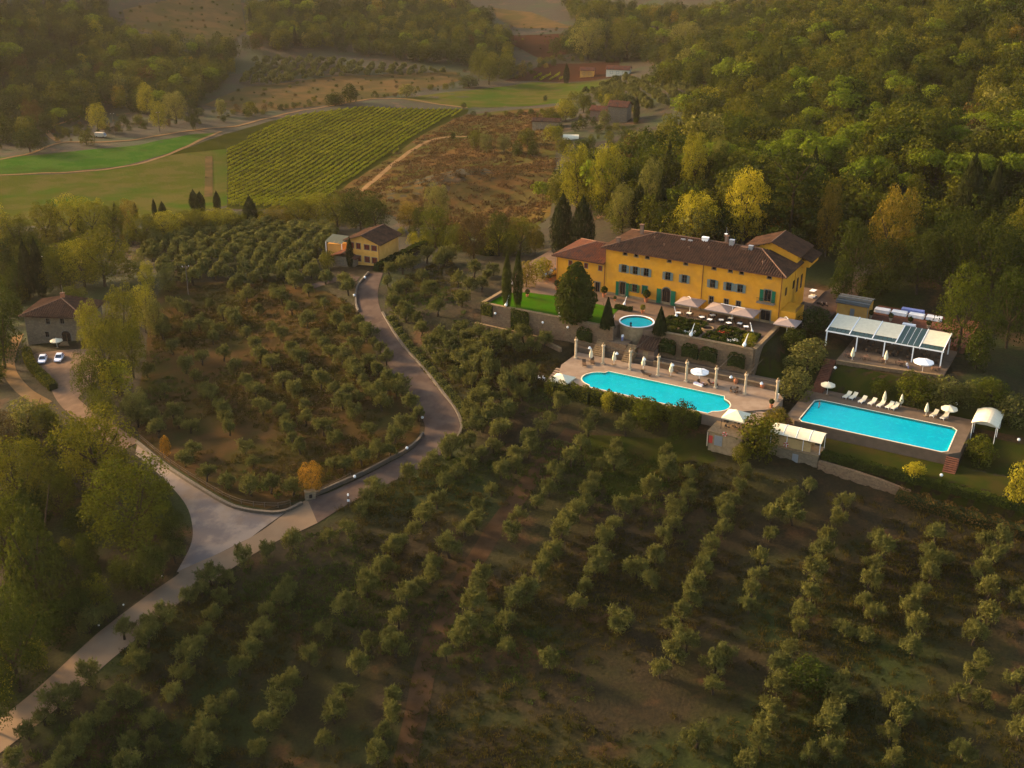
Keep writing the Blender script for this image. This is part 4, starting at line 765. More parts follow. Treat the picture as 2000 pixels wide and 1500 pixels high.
for k in range(4): MB().box(-.42, 7.02, .4 + k * 1.5, .48 + k * 1.5, 3.0 + .9 * math.sin(math.pi * (k + .9) / 4.6) - .05, 3.06 + .98 * math.sin(math.pi * (k + .9) / 4.6)).build('roof_seam', 'metal', t)
MB().box(6.6, 6.72, .3, .42, -1, 2.9).build('downpipe', 'metal', t)
slab('restaurant_terrace', -50, -29.4, 228.4, 243.8, -4.5, -2.2, 'paving2', 'paved restaurant terrace under the white pergola')
eprism('restaurant_terrace', [(-50.0, 225.9), (-40, 226.9), (-29.6, 228.38), (-50.0, 228.38)], -4.4, -2.19, 'paving2', 'narrow outer strip of the restaurant terrace')
slab('brick_terrace', -50, -28, 244, 262, -3.5, -1.3, 'brickfloor', 'red brick paved terrace behind the pergola')
t = thing('restaurant_pergola', 'white steel pergola with cream canvas and green glass roof panels', 'pergola', EP(-54.2, 233.0, -2.2), EZ)
pw = 23.4; fz, bz = 3.45, 4.45; pd = 8.2
for x in (.1, 6.4, 12.0, 17.7, 23.3):
    for y in (0, pd): MB().box(x - .11, x + .11, y - .11, y + .11, -2 if x < 4 else 0, (fz if y == 0 else bz) - .22).build('post', 'white', t)
MB().box(-.2, pw + .2, -.16, .1, fz - .2, fz + .05).build('front_beam', 'white', t); MB().box(-.2, pw + .2, pd - .1, pd + .16, bz - .2, bz + .05).build('back_beam', 'white', t)
zz = lambda y: fz + (bz - fz) * y / pd + .06
bays = [(0, 4.7), (4.7, 9.4), (9.4, 14.1), (14.1, 18.8), (18.8, 23.4)]
for i, (a, b) in enumerate(bays + [(23.4, 23.6)]): MB().add([(a - .09, -.2, zz(-.2)), (a + .09, -.2, zz(-.2)), (a + .09, pd + .1, zz(pd)), (a - .09, pd + .1, zz(pd)), (a - .09, -.2, zz(-.2) + .16), (a + .09, -.2, zz(-.2) + .16), (a + .09, pd + .1, zz(pd) + .16), (a - .09, pd + .1, zz(pd) + .16)], [(4, 5, 6, 7), (0, 1, 5, 4), (1, 2, 6, 5), (2, 3, 7, 6), (3, 0, 4, 7)]).build('rafter', 'white', t)
for i, (a, b) in enumerate(bays):
    y0 = 1.7 if i != 3 else -.1
    if i == 3:
        for k in range(4):
            p, q_ = a + .12 + (b - a - .2) * k / 4, a + .06 + (b - a - .2) * (k + 1) / 4; MB().add([(p, y0, zz(y0)), (q_, y0, zz(y0)), (q_, pd, zz(pd)), (p, pd, zz(pd)), (p, y0, zz(y0) + .06), (q_, y0, zz(y0) + .06), (q_, pd, zz(pd) + .06), (p, pd, zz(pd) + .06)], [(0, 3, 2, 1), (4, 5, 6, 7), (0, 1, 5, 4)]).build('glass_panel', 'greenglass', t)
            if k: MB().add([(p - .08, y0, zz(y0) + .1), (p - .02, y0, zz(y0) + .1), (p - .02, pd, zz(pd) + .1), (p - .08, pd, zz(pd) + .1)], [(0, 1, 2, 3)]).build('glazing_bar', 'white', t)
    else:
        p, q_ = a + .12, b - .12; MB().add([(p, y0, zz(y0) + .02), (q_, y0, zz(y0) + .02), (q_, pd, zz(pd) + .02), (p, pd, zz(pd) + .02), (p, y0, zz(y0) + .08), (q_, y0, zz(y0) + .08), (q_, pd, zz(pd) + .08), (p, pd, zz(pd) + .08)], [(0, 3, 2, 1), (4, 5, 6, 7), (0, 1, 5, 4)]).build('canvas_panel', 'cream', t)
        for k in range(5):
            p, q_ = a + .12 + (b - a - .2) * k / 5, a + .04 + (b - a - .2) * (k + 1) / 5; MB().add([(p, -.1, zz(-.1) + .03), (q_, -.1, zz(-.1) + .03), (q_, 1.6, zz(1.6) + .03), (p, 1.6, zz(1.6) + .03)], [(0, 1, 2, 3)]).build('glass_panel', 'greenglass', t)
# ------------------------------------------------------------ colonnade and lamps
CU = [-99.6, -93.3, -87.2, -81.0, -74.9, -68.7, -62.6, -56.3]
def column(u, v, z, hgt, label):
    t = thing('column', label, 'column', EP(u, v, z), EZ, 'columns beside the upper pool')
    MB().box(-.36, .36, -.36, .36, 0, .28).build('base', 'column', t); MB().lathe([(.25, .283), (.27, 1.6), (.25, 3.0), (.22, hgt - .5)], 12).build('shaft', 'column', t)
    MB().lathe([(.25, hgt - .497), (.36, hgt - .35), (.38, hgt - .2), (.38, hgt)], 12).build('capital', 'column', t); MB().lathe([(.1, hgt + .003), (.2, hgt + .15), (.22, hgt + .35), (.1, hgt + .5), (.02, hgt + .62)], 8).build('urn', 'coping', t)
for i, u in enumerate(CU): column(u, 207.2, -5.3, 4.3, 'round cream plastered column standing beside the turquoise pool')
for a, b in zip(CU, CU[1:]):
    o = MB().tube([(0.3, 0, 0), (b - a - .3, 0, 0)], .07, 6).build('beam', 'greywood', None, EP(a, 207.2, -1.35), EZ); tag(o, 'thin wooden beam spanning between two poolside columns', 'beam', 'beams on the column row')
for u in (-87.2, -68.7, -62.6):
    o = MB().tube([(0, .3, 0), (.4, 9.0, .6)], .06, 6).build('beam', 'greywood', None, EP(u, 207.2, -1.5), EZ); tag(o, 'thin wooden pole leaning from a column back to the garden wall', 'beam', 'poles leaning back to the garden wall')
def pendant(u, v, z):
    t = thing('pendant_lamp', 'white bell shaped lamp hanging between the columns', 'lamp', EP(u, v, z), EZ, 'lamps hanging between the columns')
    MB().lathe([(.34, 0), (.32, .16), (.2, .34), (.07, .5)], 12).build('shade', 'white', t); MB().tube([(0, 0, .5), (0, 0, 1.05)], .025, 5).build('cord', 'darkmetal', t); MB().lathe([(.02, -.12), (.12, -.06), (.1, .02)], 8).build('bulb', 'white', t)
for a, b in zip(CU, CU[1:]): pendant((a + b) / 2, 207.2, -2.45)
def gourd(P, lean, label, s=1.0):
    t = thing('gourd_lamp', label, 'lamp', P, lean, 'long necked white gourd lamps'); t.scale = (s, s, s)
    pts = [(0, 0, .05), (0, 0, .25), (.02, 0, .5), (.06, 0, .75), (.13, 0, 1.0), (.3, 0, 1.6), (.5, 0, 2.3), (.66, 0, 2.8)]; rr = [.18, .36, .40, .30, .16, .09, .065, .04]; mb = MB(); nn = 10; vs_ = []
    for p, r in zip(pts, rr): vs_ += [(p[0] + r * math.cos(2 * math.pi * i / nn), r * math.sin(2 * math.pi * i / nn), p[2]) for i in range(nn)]
    mb.add(vs_, [(k * nn + i, k * nn + (i + 1) % nn, (k + 1) * nn + (i + 1) % nn, (k + 1) * nn + i) for k in range(len(pts) - 1) for i in range(nn)] + [tuple(range(nn))[::-1], tuple((len(pts) - 1) * nn + i for i in range(nn))]); mb.build('body', 'white', t, smooth=True)
    MB().box(-.22, .22, -.22, .22, -.05, .052).build('foot', 'coping', t)
def PT(px, py, z): return PZ(px, py, z)
for x, y, ln, s, lab in [(982, 601, 0, .95, 'on the lawn wall beside the slim cypresses'), (1087, 621, 3.1, .95, 'on the lawn wall before the broad dark tree'), (1195, 634, 0, .8, 'beside the left cone topiary'), (1219, 597, .2, .8, 'on the gravel by the low box hedge'), (1321, 622, 2.8, .95, 'at the edge of the parterre near the parasols'), (1343, 660, .3, 1.0, 'on the parterre wall in the middle'), (1469, 652, 2.9, .9, 'at the far corner of the parterre'), (1448, 680, .3, 1.0, 'on the parterre wall near its corner'), (1051, 540, 2.9, .75, 'by the parked dark car'), (1001, 557, 2.9, .7, 'behind the slim cypresses')]:
    gourd({601: EP(-120.0, 213.5, .62), 621: EP(-106.8, 213.76, .62), 660: EP(-78, 216.7, .67), 680: EP(-66.5, 216.7, .67)}.get(y, PT(x, y, .05)), ln, 'white long necked gourd lamp ' + lab, s)
def globe(P, label, h_=.55, r=.25, group='white globe lamps'):
    t = thing('globe_lamp', label, 'lamp', P, 0, group); MB().cyl(0, 0, -.4, h_, .05, n=6).build('stem', 'darkmetal', t); MB().lathe([(.02, h_), (r * .7, h_ + r * .3), (r, h_ + r), (r * .7, h_ + r * 1.7), (.02, h_ + 2 * r)], 10).build('globe', 'white', t, smooth=True)
for x, y, l in [(1630, 727, 'white globe lamp beside the long brick stairs'), (1529, 782, 'white globe lamp under the round olive bush'), (1837, 938, 'white globe lamp on the lower lawn'), (1988, 868, 'white globe lamp on the lawn beyond the tent'), (1386, 816, 'white globe lamp at the pool corner by the gazebo'), (1866, 798, 'white globe lamp behind the pool parasol'),
                (692, 584, 'white globe lamp on the inner kerb of the driveway'), (713, 549, 'white globe lamp at the top of the driveway'), (825, 824, 'white globe lamp on the sharp bend of the driveway'), (795, 884, 'white globe lamp on the wall below the bend'), (693, 940, 'white globe lamp near the gate pier')]: globe(G(x, y), l, .7, .3)
for x, y, l in [(1045, 637, 'white globe lamp low on the lawn wall'), (1103, 639, 'white globe lamp on the lawn wall near the pool path'), (961, 612, 'white globe lamp at the corner of the lawn wall')]: globe(EP({1045: -110.6, 1103: -104.6, 961: -122.4}[x], {1045: 213.06, 1103: 213.18, 961: 212.85}[x], -1.6), l, .1, .28)
for x, y in [(242, 1188), (318, 1132), (194, 1228)]:
    t = thing('bollard_light', 'small dark bollard light on the verge of the concrete road', 'light', G(x, y), 0, 'bollard lights along the road'); MB().cyl(0, 0, -.2, .55, .06, n=8).build('post', 'darkmetal', t); MB().lathe([(.05, .553), (.14, .6), (.14, .75), (.02, .85)], 8).build('head', 'white', t)
t = thing('lamp_post', 'dark lamp post beside the driveway entrance', 'lamp post', G(681, 992), 0); MB().cyl(0, 0, -.2, 2.4, .07, .05, n=8).build('post', 'darkmetal', t); MB().lathe([(.05, 2.403), (.16, 2.5), (.16, 2.8), (.03, 2.95)], 8).build('lantern', 'white', t); MB().box(-.2, .2, -.05, .05, 1.3, 1.7).build('plate', 'white', t)
# ------------------------------------------------------------ furniture
def make_lounger(mat, frame, label, group):
    t = thing('sun_lounger', label, 'sun lounger', (0, 0, -60), 0, group)
    MB().box(-.34, .34, -.9, .35, .26, .32).build('frame', frame, t); MB().box(-.31, .31, -.88, .33, .323, .39).build('cushion', mat, t)
    MB().add([(-.33, .36, .30), (.33, .36, .30), (.33, .95, .78), (-.33, .95, .78), (-.33, .39, .24), (.33, .39, .24), (.33, .98, .72), (-.33, .98, .72)], [(0, 1, 2, 3), (4, 7, 6, 5), (0, 4, 5, 1), (1, 5, 6, 2), (2, 6, 7, 3), (3, 7, 4, 0)]).build('backrest', mat, t)
    for x in (-.3, .25):
        for y in (-.8, .25): MB().box(x, x + .05, y, y + .05, 0, .257).build('leg', frame, t)
    return t
def use(proto, flag, loc, rz, label=None, scale=None):
    if not flag.get(proto.name):
        flag[proto.name] = 1; proto.location = [float(a) for a in loc]; proto.rotation_euler = (0, 0, rz)
        if scale: proto.scale = (scale,) * 3
        if label: proto['label'] = label
        return proto
    return dup(proto, loc, rz, label, scale)
FL = {}
lo1 = make_lounger('cream', 'white', 'cream sun lounger at the far side of the rectangular pool', 'cream loungers by the rectangular pool')
lo2 = make_lounger('wood', 'darkmetal', 'dark brown sun lounger on the paved deck behind the rounded pool', 'brown loungers on the upper deck')
for x, y in [(1654, 776), (1666, 778), (1684, 785), (1703, 789), (1720, 793), (1737, 796), (1747, 798), (1824, 812), (1844, 817)]: use(lo1, FL, PZ(x, y, -6.19), EZ - .25, scale=1.25)
for x, y, a in [(1141, 713, .5), (1157, 709, .5), (1262, 733, 1.5), (1315, 727, 1.6), (1372, 752, 1.35), (1392, 752, 1.4)]: use(lo2, FL, PZ(x, y, -5.29), EZ + a, scale=1.2)
t = thing('sun_lounger', 'sun lounger with blue and white striped mattress by the pool', 'sun lounger', PZ(1364, 752, -5.29), EZ + 1.35)
MB().box(-.4, .4, -1.0, 1.0, .0, .28).build('frame', 'white', t)
for k in range(5): MB().box(-.4 + k * .16, -.25 + k * .16, -.98, .98, .283, .40).build('stripe', 'blue' if k % 2 == 0 else 'white', t)
def make_closed(label, group, h_=2.5, mat='cream'):
    t = thing('closed_parasol', label, 'parasol', (0, 0, -60), 0, group); MB().cyl(0, 0, .06, h_, .03, n=6).build('pole', 'white', t); MB().box(-.3, .3, -.3, .3, 0, .06).build('base', 'coping', t)
    prof = []; mb = MB(); n_ = 12; Z = [(.8, .26), (1.2, .30), (1.7, .22), (2.2, .13), (2.45, .05), (2.52, .01)]; vs_ = []
    for z, r in Z: vs_ += [(r * (1 + .22 * (i % 2)) * math.cos(2 * math.pi * i / n_), r * (1 + .22 * (i % 2)) * math.sin(2 * math.pi * i / n_), z) for i in range(n_)]
    mb.add(vs_, [(k * n_ + i, k * n_ + (i + 1) % n_, (k + 1) * n_ + (i + 1) % n_, (k + 1) * n_ + i) for k in range(len(Z) - 1) for i in range(n_)] + [tuple(range(n_))[::-1]]); mb.build('canopy', mat, t); return t
cp1 = make_closed('furled cream parasol on the deck behind the rounded pool', 'furled parasols on the upper deck'); cp2 = make_closed('furled cream parasol among the rectangular pool loungers', 'furled parasols by the rectangular pool'); cp3 = make_closed('furled white parasol in front of the restaurant pergola', 'furled parasols at the restaurant')
for x, y in [(1154, 706), (1199, 712), (1256, 722), (1310, 735)]: use(cp1, FL, PZ(x, y, -5.28), .3, scale=1.2)
for x, y in [(1726, 789), (1759, 795), (1808, 812)]: use(cp2, FL, PZ(x, y, -6.18), .3, scale=1.1)
for x, y in [(1664, 704), (1729, 710)]: use(cp3, FL, PZ(x, y, -2.18), .3, scale=1.15)
def open_parasol(P, r, h_, label, mat='white', rise=.55, n_=8, group=None):
    t = thing('open_parasol', label, 'parasol', P, .2, group); MB().cyl(0, 0, .08, h_ + rise, .035, n=6).build('pole', 'white', t); MB().cyl(0, 0, 0, .08, .35, n=10).build('base', 'coping', t)
    for i in range(n_):
        a, b = 2 * math.pi * i / n_, 2 * math.pi * (i + 1) / n_; m_ = (a + b) / 2
        MB().add([(0, 0, h_ + rise), (r * math.cos(a), r * math.sin(a), h_), (r * .95 * math.cos(m_), r * .95 * math.sin(m_), h_ - .04), (r * math.cos(b), r * math.sin(b), h_), (r * math.cos(a), r * math.sin(a), h_ - .18), (r * .95 * math.cos(m_), r * .95 * math.sin(m_), h_ - .22), (r * math.cos(b), r * math.sin(b), h_ - .18)], [(0, 1, 2), (0, 2, 3), (1, 4, 5, 2), (2, 5, 6, 3)]).build('canopy_panel', mat, t)
        MB().tube([(0, 0, h_ + rise - .08), (r * .97 * math.cos(a), r * .97 * math.sin(a), h_ - .07)], .018, 4).build('rib', 'greywood', t)
    MB().lathe([(.06, h_ + rise), (.05, h_ + rise + .12), (.01, h_ + rise + .2)], 6).build('finial', 'white', t); return t
open_parasol(PZ(1365, 746, -5.3), 1.9, 2.3, 'open white parasol shading the striped lounger'); open_parasol(PZ(1615, 771, -6.2), 1.45, 2.2, 'open cream parasol at the foot of the brick stairs', 'cream'); open_parasol(PZ(1851, 818, -6.2), 1.55, 2.2, 'open cream parasol over the last two pool loungers', 'cream'); open_parasol(PZ(1801, 727, -2.2), 2.0, 2.3, 'open white parasol over a table at the restaurant edge')
open_parasol(G(112, 679), 1.5, 1.9, 'open cream parasol before the stone house', 'cream')
def square_parasol(P, s, h_, label, twin=False):
    t = thing('square_parasol', label, 'parasol', P, EZ); rise = .7
    MB().cyl(0, 0, 0, h_ + rise + .15, .06, n=8).build('pole', 'white', t); MB().box(-.45, .45, -.45, .45, -.03, .1).build('base', 'coping', t)
    for cx in ([0] if not twin else [-s * 1.02, s * 1.02]):
        q_ = [(cx - s, -s, h_), (cx + s, -s, h_), (cx + s, s, h_), (cx - s, s, h_)]
        for i in range(4):
            a, b = q_[i], q_[(i + 1) % 4]; MB().add([(cx, 0, h_ + rise), a, b, (a[0], a[1], a[2] - .2), (b[0], b[1], b[2] - .2)], [(0, 1, 2), (1, 3, 4, 2)]).build('canopy_panel', 'taupe', t)
            MB().tube([(cx, 0, h_ + rise - .07), (a[0] * 1, a[1] * .97, a[2] - .05)], .025, 4).build('rib', 'white', t)
    arm = [(0, 0, h_ + rise + .1)] + ([(-s, 0, h_ + rise + .25)] if twin else [(-.5, .3, h_ + rise + .35), (-.9, .5, h_ + rise + .1)])
    MB().tube(([(s * 1.0, 0, h_ + rise + .12)] if twin else []) + arm, .06, 6).build('arm', 'white', t); return t
square_parasol(PZ(1347, 611, 0), 2.7, 2.6, 'large square taupe parasol near the villa portal'); square_parasol(PZ(1429, 627, 0), 2.7, 2.6, 'twin square taupe parasol beside the villa facade', True); square_parasol(G(1536, 652), 2.4, 2.6, 'square taupe parasol at the right corner of the garden')
def gazebo(P, s, h_, rise, label, mat='cream'):
    t = thing('gazebo', label, 'gazebo', P, EZ)
    for x in (-s, s):
        for y in (-s, s): MB().cyl(x, y, 0, h_ - .02, .05, n=6).build('post', 'darkmetal', t)
    q_ = [(-s - .1, -s - .1, h_), (s + .1, -s - .1, h_), (s + .1, s + .1, h_), (-s - .1, s + .1, h_)]
    for i in range(4): a, b = q_[i], q_[(i + 1) % 4]; MB().add([(0, 0, h_ + rise), a, b, (a[0], a[1], h_ - .22), (b[0], b[1], h_ - .22)], [(0, 1, 2), (1, 3, 4, 2)]).build('canopy_panel', mat, t)
    return t
gazebo(EP(-59.6, 193.4, -6), 2.1, 2.3, 1.2, 'cream pyramid gazebo on four dark posts above the store room'); gazebo(PZ(1097, 758, -7.1), 2.0, 2.1, 1.0, 'small cream pyramid canopy beside the stone steps')
def make_table(label, group, r=.45, mat='greywood', sq=True):
    t = thing('table', label, 'table', (0, 0, -60), 0, group); (MB().box(-r, r, -r, r, .70, .74) if sq else MB().cyl(0, 0, .7, .74, r, n=14)).build('top', mat, t); MB().cyl(0, 0, .06, .7, .05, n=6).build('pedestal', 'darkmetal', t); MB().cyl(0, 0, 0, .06, .25, n=8).build('foot', 'darkmetal', t); return t
def make_chair(label, group, mat='wood', fr='darkmetal'):
    t = thing('chair', label, 'chair', (0, 0, -60), 0, group); MB().box(-.22, .22, -.22, .22, .42, .46).build('seat', mat, t); MB().box(-.22, .22, .18, .22, .5, .9).build('backrest', mat, t)
    for x in (-.21, .18):
        for y in (-.21, .18): MB().box(x, x + .03, y, y + .03, 0, .417 if y < 0 else .5).build('leg', fr, t)
    return t
tb1 = make_table('small square table under the restaurant pergola', 'restaurant tables'); tb2 = make_table('bistro table with white top under the villa parasols', 'tables under the taupe parasols', .5, 'white'); tb3 = make_table('round table beneath the cream gazebo', 'gazebo tables', .45, 'greywood', False); tb4 = make_table('round dark table on the deck by the last column', 'deck table', .5, 'wood', False); tb5 = make_table('orange brown table on the open restaurant strip', 'tables on the open strip', .5, 'ridge')
ch1 = make_chair('brown chair at a restaurant pergola table', 'restaurant chairs'); ch2 = make_chair('dark chair at a table under the taupe parasols', 'chairs under the taupe parasols', 'darkmetal'); ch3 = make_chair('dark chair beneath the cream gazebo', 'gazebo chairs', 'darkmetal'); ch4 = make_chair('dark wooden chair around the deck table', 'deck chairs'); ch5 = make_chair('orange brown chair on the open restaurant strip', 'chairs on the open strip', 'ridge'); ch6 = make_chair('white plastic chair beside the small canopy', 'white chairs', 'white', 'white')
def setting(P, tb, ch, k=4, rot=0.0, d=.75, sc_=1.0):
    use(tb, FL, P, EZ + rot)
    for i in range(k):
        a = rot + 2 * math.pi * i / k + EZ; q_ = np.array(P) + np.array([math.cos(a) * d, math.sin(a) * d, 0]); use(ch, FL, q_, a - math.pi / 2 + random.uniform(-.2, .2))
for i in range(7):
    for j in range(2): setting(EP(-48.5 + i * 2.75 + random.uniform(-.2, .2), 234.6 + j * 3.1 + random.uniform(-.2, .2), -2.2), tb1, ch1, 4, random.choice((0, .785)))
for i in range(6): 
    if i != 4: setting(EP(-48.3 + i * 3.4, 228.2 + i * .32 + .9, -2.19), tb5, ch5, 4, random.uniform(0, .8))
for i, (u, v) in enumerate([(-83.5, 229.8), (-85.6, 228.9), (-80.2, 228.9), (-78.2, 228.3), (-76.0, 229.4), (-73.9, 228.4), (-71.8, 229.3), (-70.0, 228.1), (-78.6, 231.2), (-74.6, 231.4)]): setting(EP(u, v, 0.0), tb2, ch2, 4, .4 * (i % 3))
for u, v in [(-60.6, 192.6), (-58.7, 192.9), (-59.2, 194.6)]: setting(EP(u, v, -6), tb3, ch3, 3, u)
setting(PZ(1436, 767, -5.3), tb4, ch4, 5, .3, .95)
for x, y in [(1053, 741), (1062, 742)]: use(ch6, FL, G(x, y), 1.2)
# tables with cloths on the brick terrace
def cloth_table(P, w_, d_, label, mat, h_=.78):
    t = thing('cloth_table', label, 'table', P, EZ); mb = MB(); n_ = 24; per = []
    for (a, b), (c, e_) in zip([(-w_, -d_), (w_, -d_), (w_, d_), (-w_, d_)], [(w_, -d_), (w_, d_), (-w_, d_), (-w_, -d_)]): per += [(a + (c - a) * k / 8, b + (e_ - b) * k / 8) for k in range(8)]
    N_ = len(per); vs_ = [(x, y, h_) for x, y in per] + [(x * 1.04 + .03 * math.sin(i * 1.9), y * 1.06 + .03 * math.cos(i * 2.3), .08) for i, (x, y) in enumerate(per)]
    mb.add(vs_, [tuple(range(N_))] + [(i, N_ + i, N_ + (i + 1) % N_, (i + 1) % N_) for i in range(N_)]); mb.build('tablecloth', mat, t)
    for x in (-w_ + .1, w_ - .1):
        for y in (-d_ + .08, d_ - .08): MB().cyl(x, y, 0, h_ - .02, .03, n=5).build('leg', 'darkmetal', t)
for k, l in enumerate(('beside the kiosk', 'second from the kiosk', 'third from the kiosk', 'farthest from the kiosk')): cloth_table(EP(-48.2 + k * 3.7, 257.6 + k * .25, -1.3), 1.6, .95, 'long buffet table with white cloth, ' + l, 'white')
cloth_table(EP(-42.2, 260.8, -1.3), 2.4, .7, 'long table with lavender blue cloth behind the buffet', 'blue'); cloth_table(EP(-40.9, 250.6, -1.3), 1.35, .6, 'white clothed table alone in the middle of the brick terrace', 'white')
def potted(P, label, s=1.0, pot='terracotta', leaf='box', ball=True, tall=False, cat='potted plant', group=None):
    t = thing('potted_plant', label, cat, P, 0, group); t.scale = (s, s, s); hp = 1.0 if tall else .55
    MB().lathe([(.2, 0), (.3, hp * .7), (.36, hp), (.30, hp), (.27, hp - .08)], 12).build('pot', pot, t)
    cl = [((0, 0, hp + .5), .5)]; link('foliage', bush_mesh(leaf), t, (0, 0, hp + .1)).scale = (1.0, 1.0, 1.05); MB().cyl(0, 0, hp - .1, hp + .3, .04, n=5).build('stem', 'bark', t)
_bm = {}
def bush_mesh(leaf):
    if leaf not in _bm:
        n_ = 420; d = rng.normal(size=(n_, 3)); d /= np.linalg.norm(d, axis=1, keepdims=True); r = .5 * rng.uniform(.75, 1.05, n_)[:, None]
        _bm[leaf] = leafmesh('ball_foliage', d * r + [0, 0, .5], d + rng.normal(size=(n_, 3)) * .6, rng.uniform(.05, .09, n_), 1.2, leaf)
    return _bm[leaf]
for x, y, z, s, lab, pot in [(1517, 779, -5.3, 1.1, 'round shrub in a tall white pot at the deck end', 'white'), (1506, 799, -5.6, 1.0, 'round shrub in a tall terracotta pot at the deck steps', 'terracotta')]: potted(PZ(x, y, z), lab, s, pot, 'box', tall=True)
for x, y, s, lab in [(1180, 580, 1.5, 'large clipped shrub in terracotta pot by the wing corner'), (1262, 590, 1.7, 'large clipped shrub in pot left of the portal'), (1255, 612, 1.2, 'yellow green shrub in terracotta pot behind the fountain'), (1088, 566, 1.4, 'clipped shrub in terracotta pot on the gravel court'), (1030, 580, 1.1, 'small terracotta potted plant at the lawn corner'), (1074, 548, .9, 'small potted plant in front of the dark car'), (1201, 588, .7, 'small pot beside the low box hedge')]:
    potted(PZ(x, y, 0), lab, s, 'terracotta', 'ygreen' if 'yellow' in lab else 'box')
for k, (x, y) in enumerate([(1700, 621), (1739, 627), (1777, 634), (1813, 641)]): potted(PZ(x, y, -1.3), 'pale stone urn with small shrub along the brick terrace edge', 1.1, 'column', 'box', group='urns along the brick terrace')
for x, y in [(1437, 749), (1489, 758)]:
    t = thing('oil_jar', 'round terracotta jar lying beside the low poolside wall', 'jar', PZ(x, y, -5.3), EZ, 'jars by the low wall'); MB().lathe([(.18, 0), (.42, .25), (.5, .6), (.36, .95), (.2, 1.05), (.24, 1.12)], 12).build('body', 'terracotta', t); MB().lathe([(.25, 1.123), (.25, 1.17)], 10).build('lip', 'ridge', t)
t = thing('waste_bin', 'white cylindrical bin behind the fourth column', 'bin', PZ(1293, 716, -5.3), EZ); MB().lathe([(.3, 0), (.36, .85)], 12).build('body', 'white', t); MB().cyl(0, 0, .853, .9, .38, n=12).build('lid', 'white', t)
# people
def person(P, rz, pose, top, legs, label):
    """pose: list of joints (pelvis, chest, neck, head) etc. one skinned mesh"""
    J, Ed, Rr = [], [], []
    def j(p, r, par=None):
        J.append(p); Rr.append(r)
        if par is not None: Ed.append((par, len(J) - 1))
        return len(J) - 1
    if pose == 'stand' or pose == 'swim':
        pe = j((0, 0, .95), .15); ch = j((0, 0, 1.3), .17, pe); nk = j((0, -.01, 1.5), .06, ch); hd = j((0, -.03, 1.63), .10, nk); j((0, -.03, 1.72), .075, hd)
        for s_ in (-1, 1):
            sh = j((.19 * s_, 0, 1.43), .065, ch); el = j((.25 * s_, -.03, 1.15), .05, sh); wr_ = j((.27 * s_, -.15, .93), .038, el); j((.27 * s_, -.2, .85), .035, wr_)
            hp = j((.1 * s_, 0, .88), .1, pe); kn = j((.11 * s_, -.03 if s_ > 0 else .05, .48), .07, hp); an_ = j((.11 * s_, 0 if s_ > 0 else .1, .08), .045, kn); j((.12 * s_, -.13 if s_ > 0 else -.02, .04), .04, an_)
    elif pose == 'sit':
        pe = j((0, 0, .5), .15); ch = j((0, .03, .88), .17, pe); nk = j((0, .02, 1.08), .06, ch); hd = j((0, -.01, 1.21), .10, nk); j((0, -.01, 1.3), .075, hd)
        for s_ in (-1, 1):
            sh = j((.19 * s_, .02, 1.0), .065, ch); el = j((.24 * s_, -.08, .75), .05, sh); j((.16 * s_, -.32, .75), .04, el)
            hp = j((.1 * s_, -.08, .5), .1, pe); kn = j((.12 * s_, -.45, .5), .07, hp); an_ = j((.12 * s_, -.45, .08), .045, kn); j((.12 * s_, -.6, .04), .04, an_)
    else:
        pe = j((0, .0, .5), .14); ch = j((0, .42, .62), .16, pe); nk = j((0, .62, .72), .06, ch); hd = j((0, .76, .78), .10, nk); j((0, .84, .82), .075, hd)
        for s_ in (-1, 1):
            sh = j((.18 * s_, .5, .66), .06, ch); el = j((.27 * s_, .25, .55), .05, sh); j((.22 * s_, .02, .52), .04, el)
            hp = j((.1 * s_, -.08, .5), .1, pe); kn = j((.12 * s_, -.42, .56 if s_ > 0 else .72), .07, hp); an_ = j((.12 * s_, -.85 if s_ > 0 else -.7, .46), .045, kn); j((.12 * s_, -.93 if s_ > 0 else -.85, .52), .035, an_)
    me = bpy.data.meshes.new('body'); me.from_pydata(J, Ed, []); me.materials.append(M['skin']); o = link('person', me, None, P, rz)
    sm = o.modifiers.new('skin', 'SKIN'); sv = me.skin_vertices[0].data
    for i, r in enumerate(Rr): sv[i].radius = (r, r)
    sv[0].use_root = True; sb = o.modifiers.new('sub', 'SUBSURF'); sb.levels = 1; sb.render_levels = 1
    dg = bpy.context.evaluated_depsgraph_get(); ev = o.evaluated_get(dg); bm_ = bpy.data.meshes.new_from_object(ev); o.modifiers.clear(); o.data = bm_
    for m in (top, legs, 'hair'): bm_.materials.append(M[m])
    nm = len(bm_.materials); hz_ = J[3]; pz = np.array(J[0])
    for p in bm_.polygons:
        c = np.array(p.center); p.use_smooth = True
        ax = np.array(J[1]) - pz; t_ = (c - pz) @ ax / (ax @ ax); dh = np.linalg.norm(c - np.array(J[4]))
        p.material_index = 3 if dh < .11 and (c - np.array(J[3])) @ ax > 0 else 1 if (-.05 < t_ < 1.45 and np.linalg.norm(c - pz - ax * t_) < .34) and pose != 'swim' else 2 if t_ <= -.05 and (pose not in ('swim', 'lie') or t_ > -.5) else 0
    tag(o, label, 'person'); return o
person(EP(-92.4, 214.7, -2.5), .3, 'stand', 'white', 'blue', 'person in white top walking by the round fountain wall')
person(EP(-37.6, 231.2, -2.2) if False else PZ(1770, 718, -2.2), EZ + 1.2, 'sit', 'white', 'blue', 'person in white shirt seated under the restaurant parasol'); 
person(PZ(1599, 799, -6.78), 1.0, 'swim', 'skin', 'blue', 'swimmer standing waist deep in the rectangular pool')
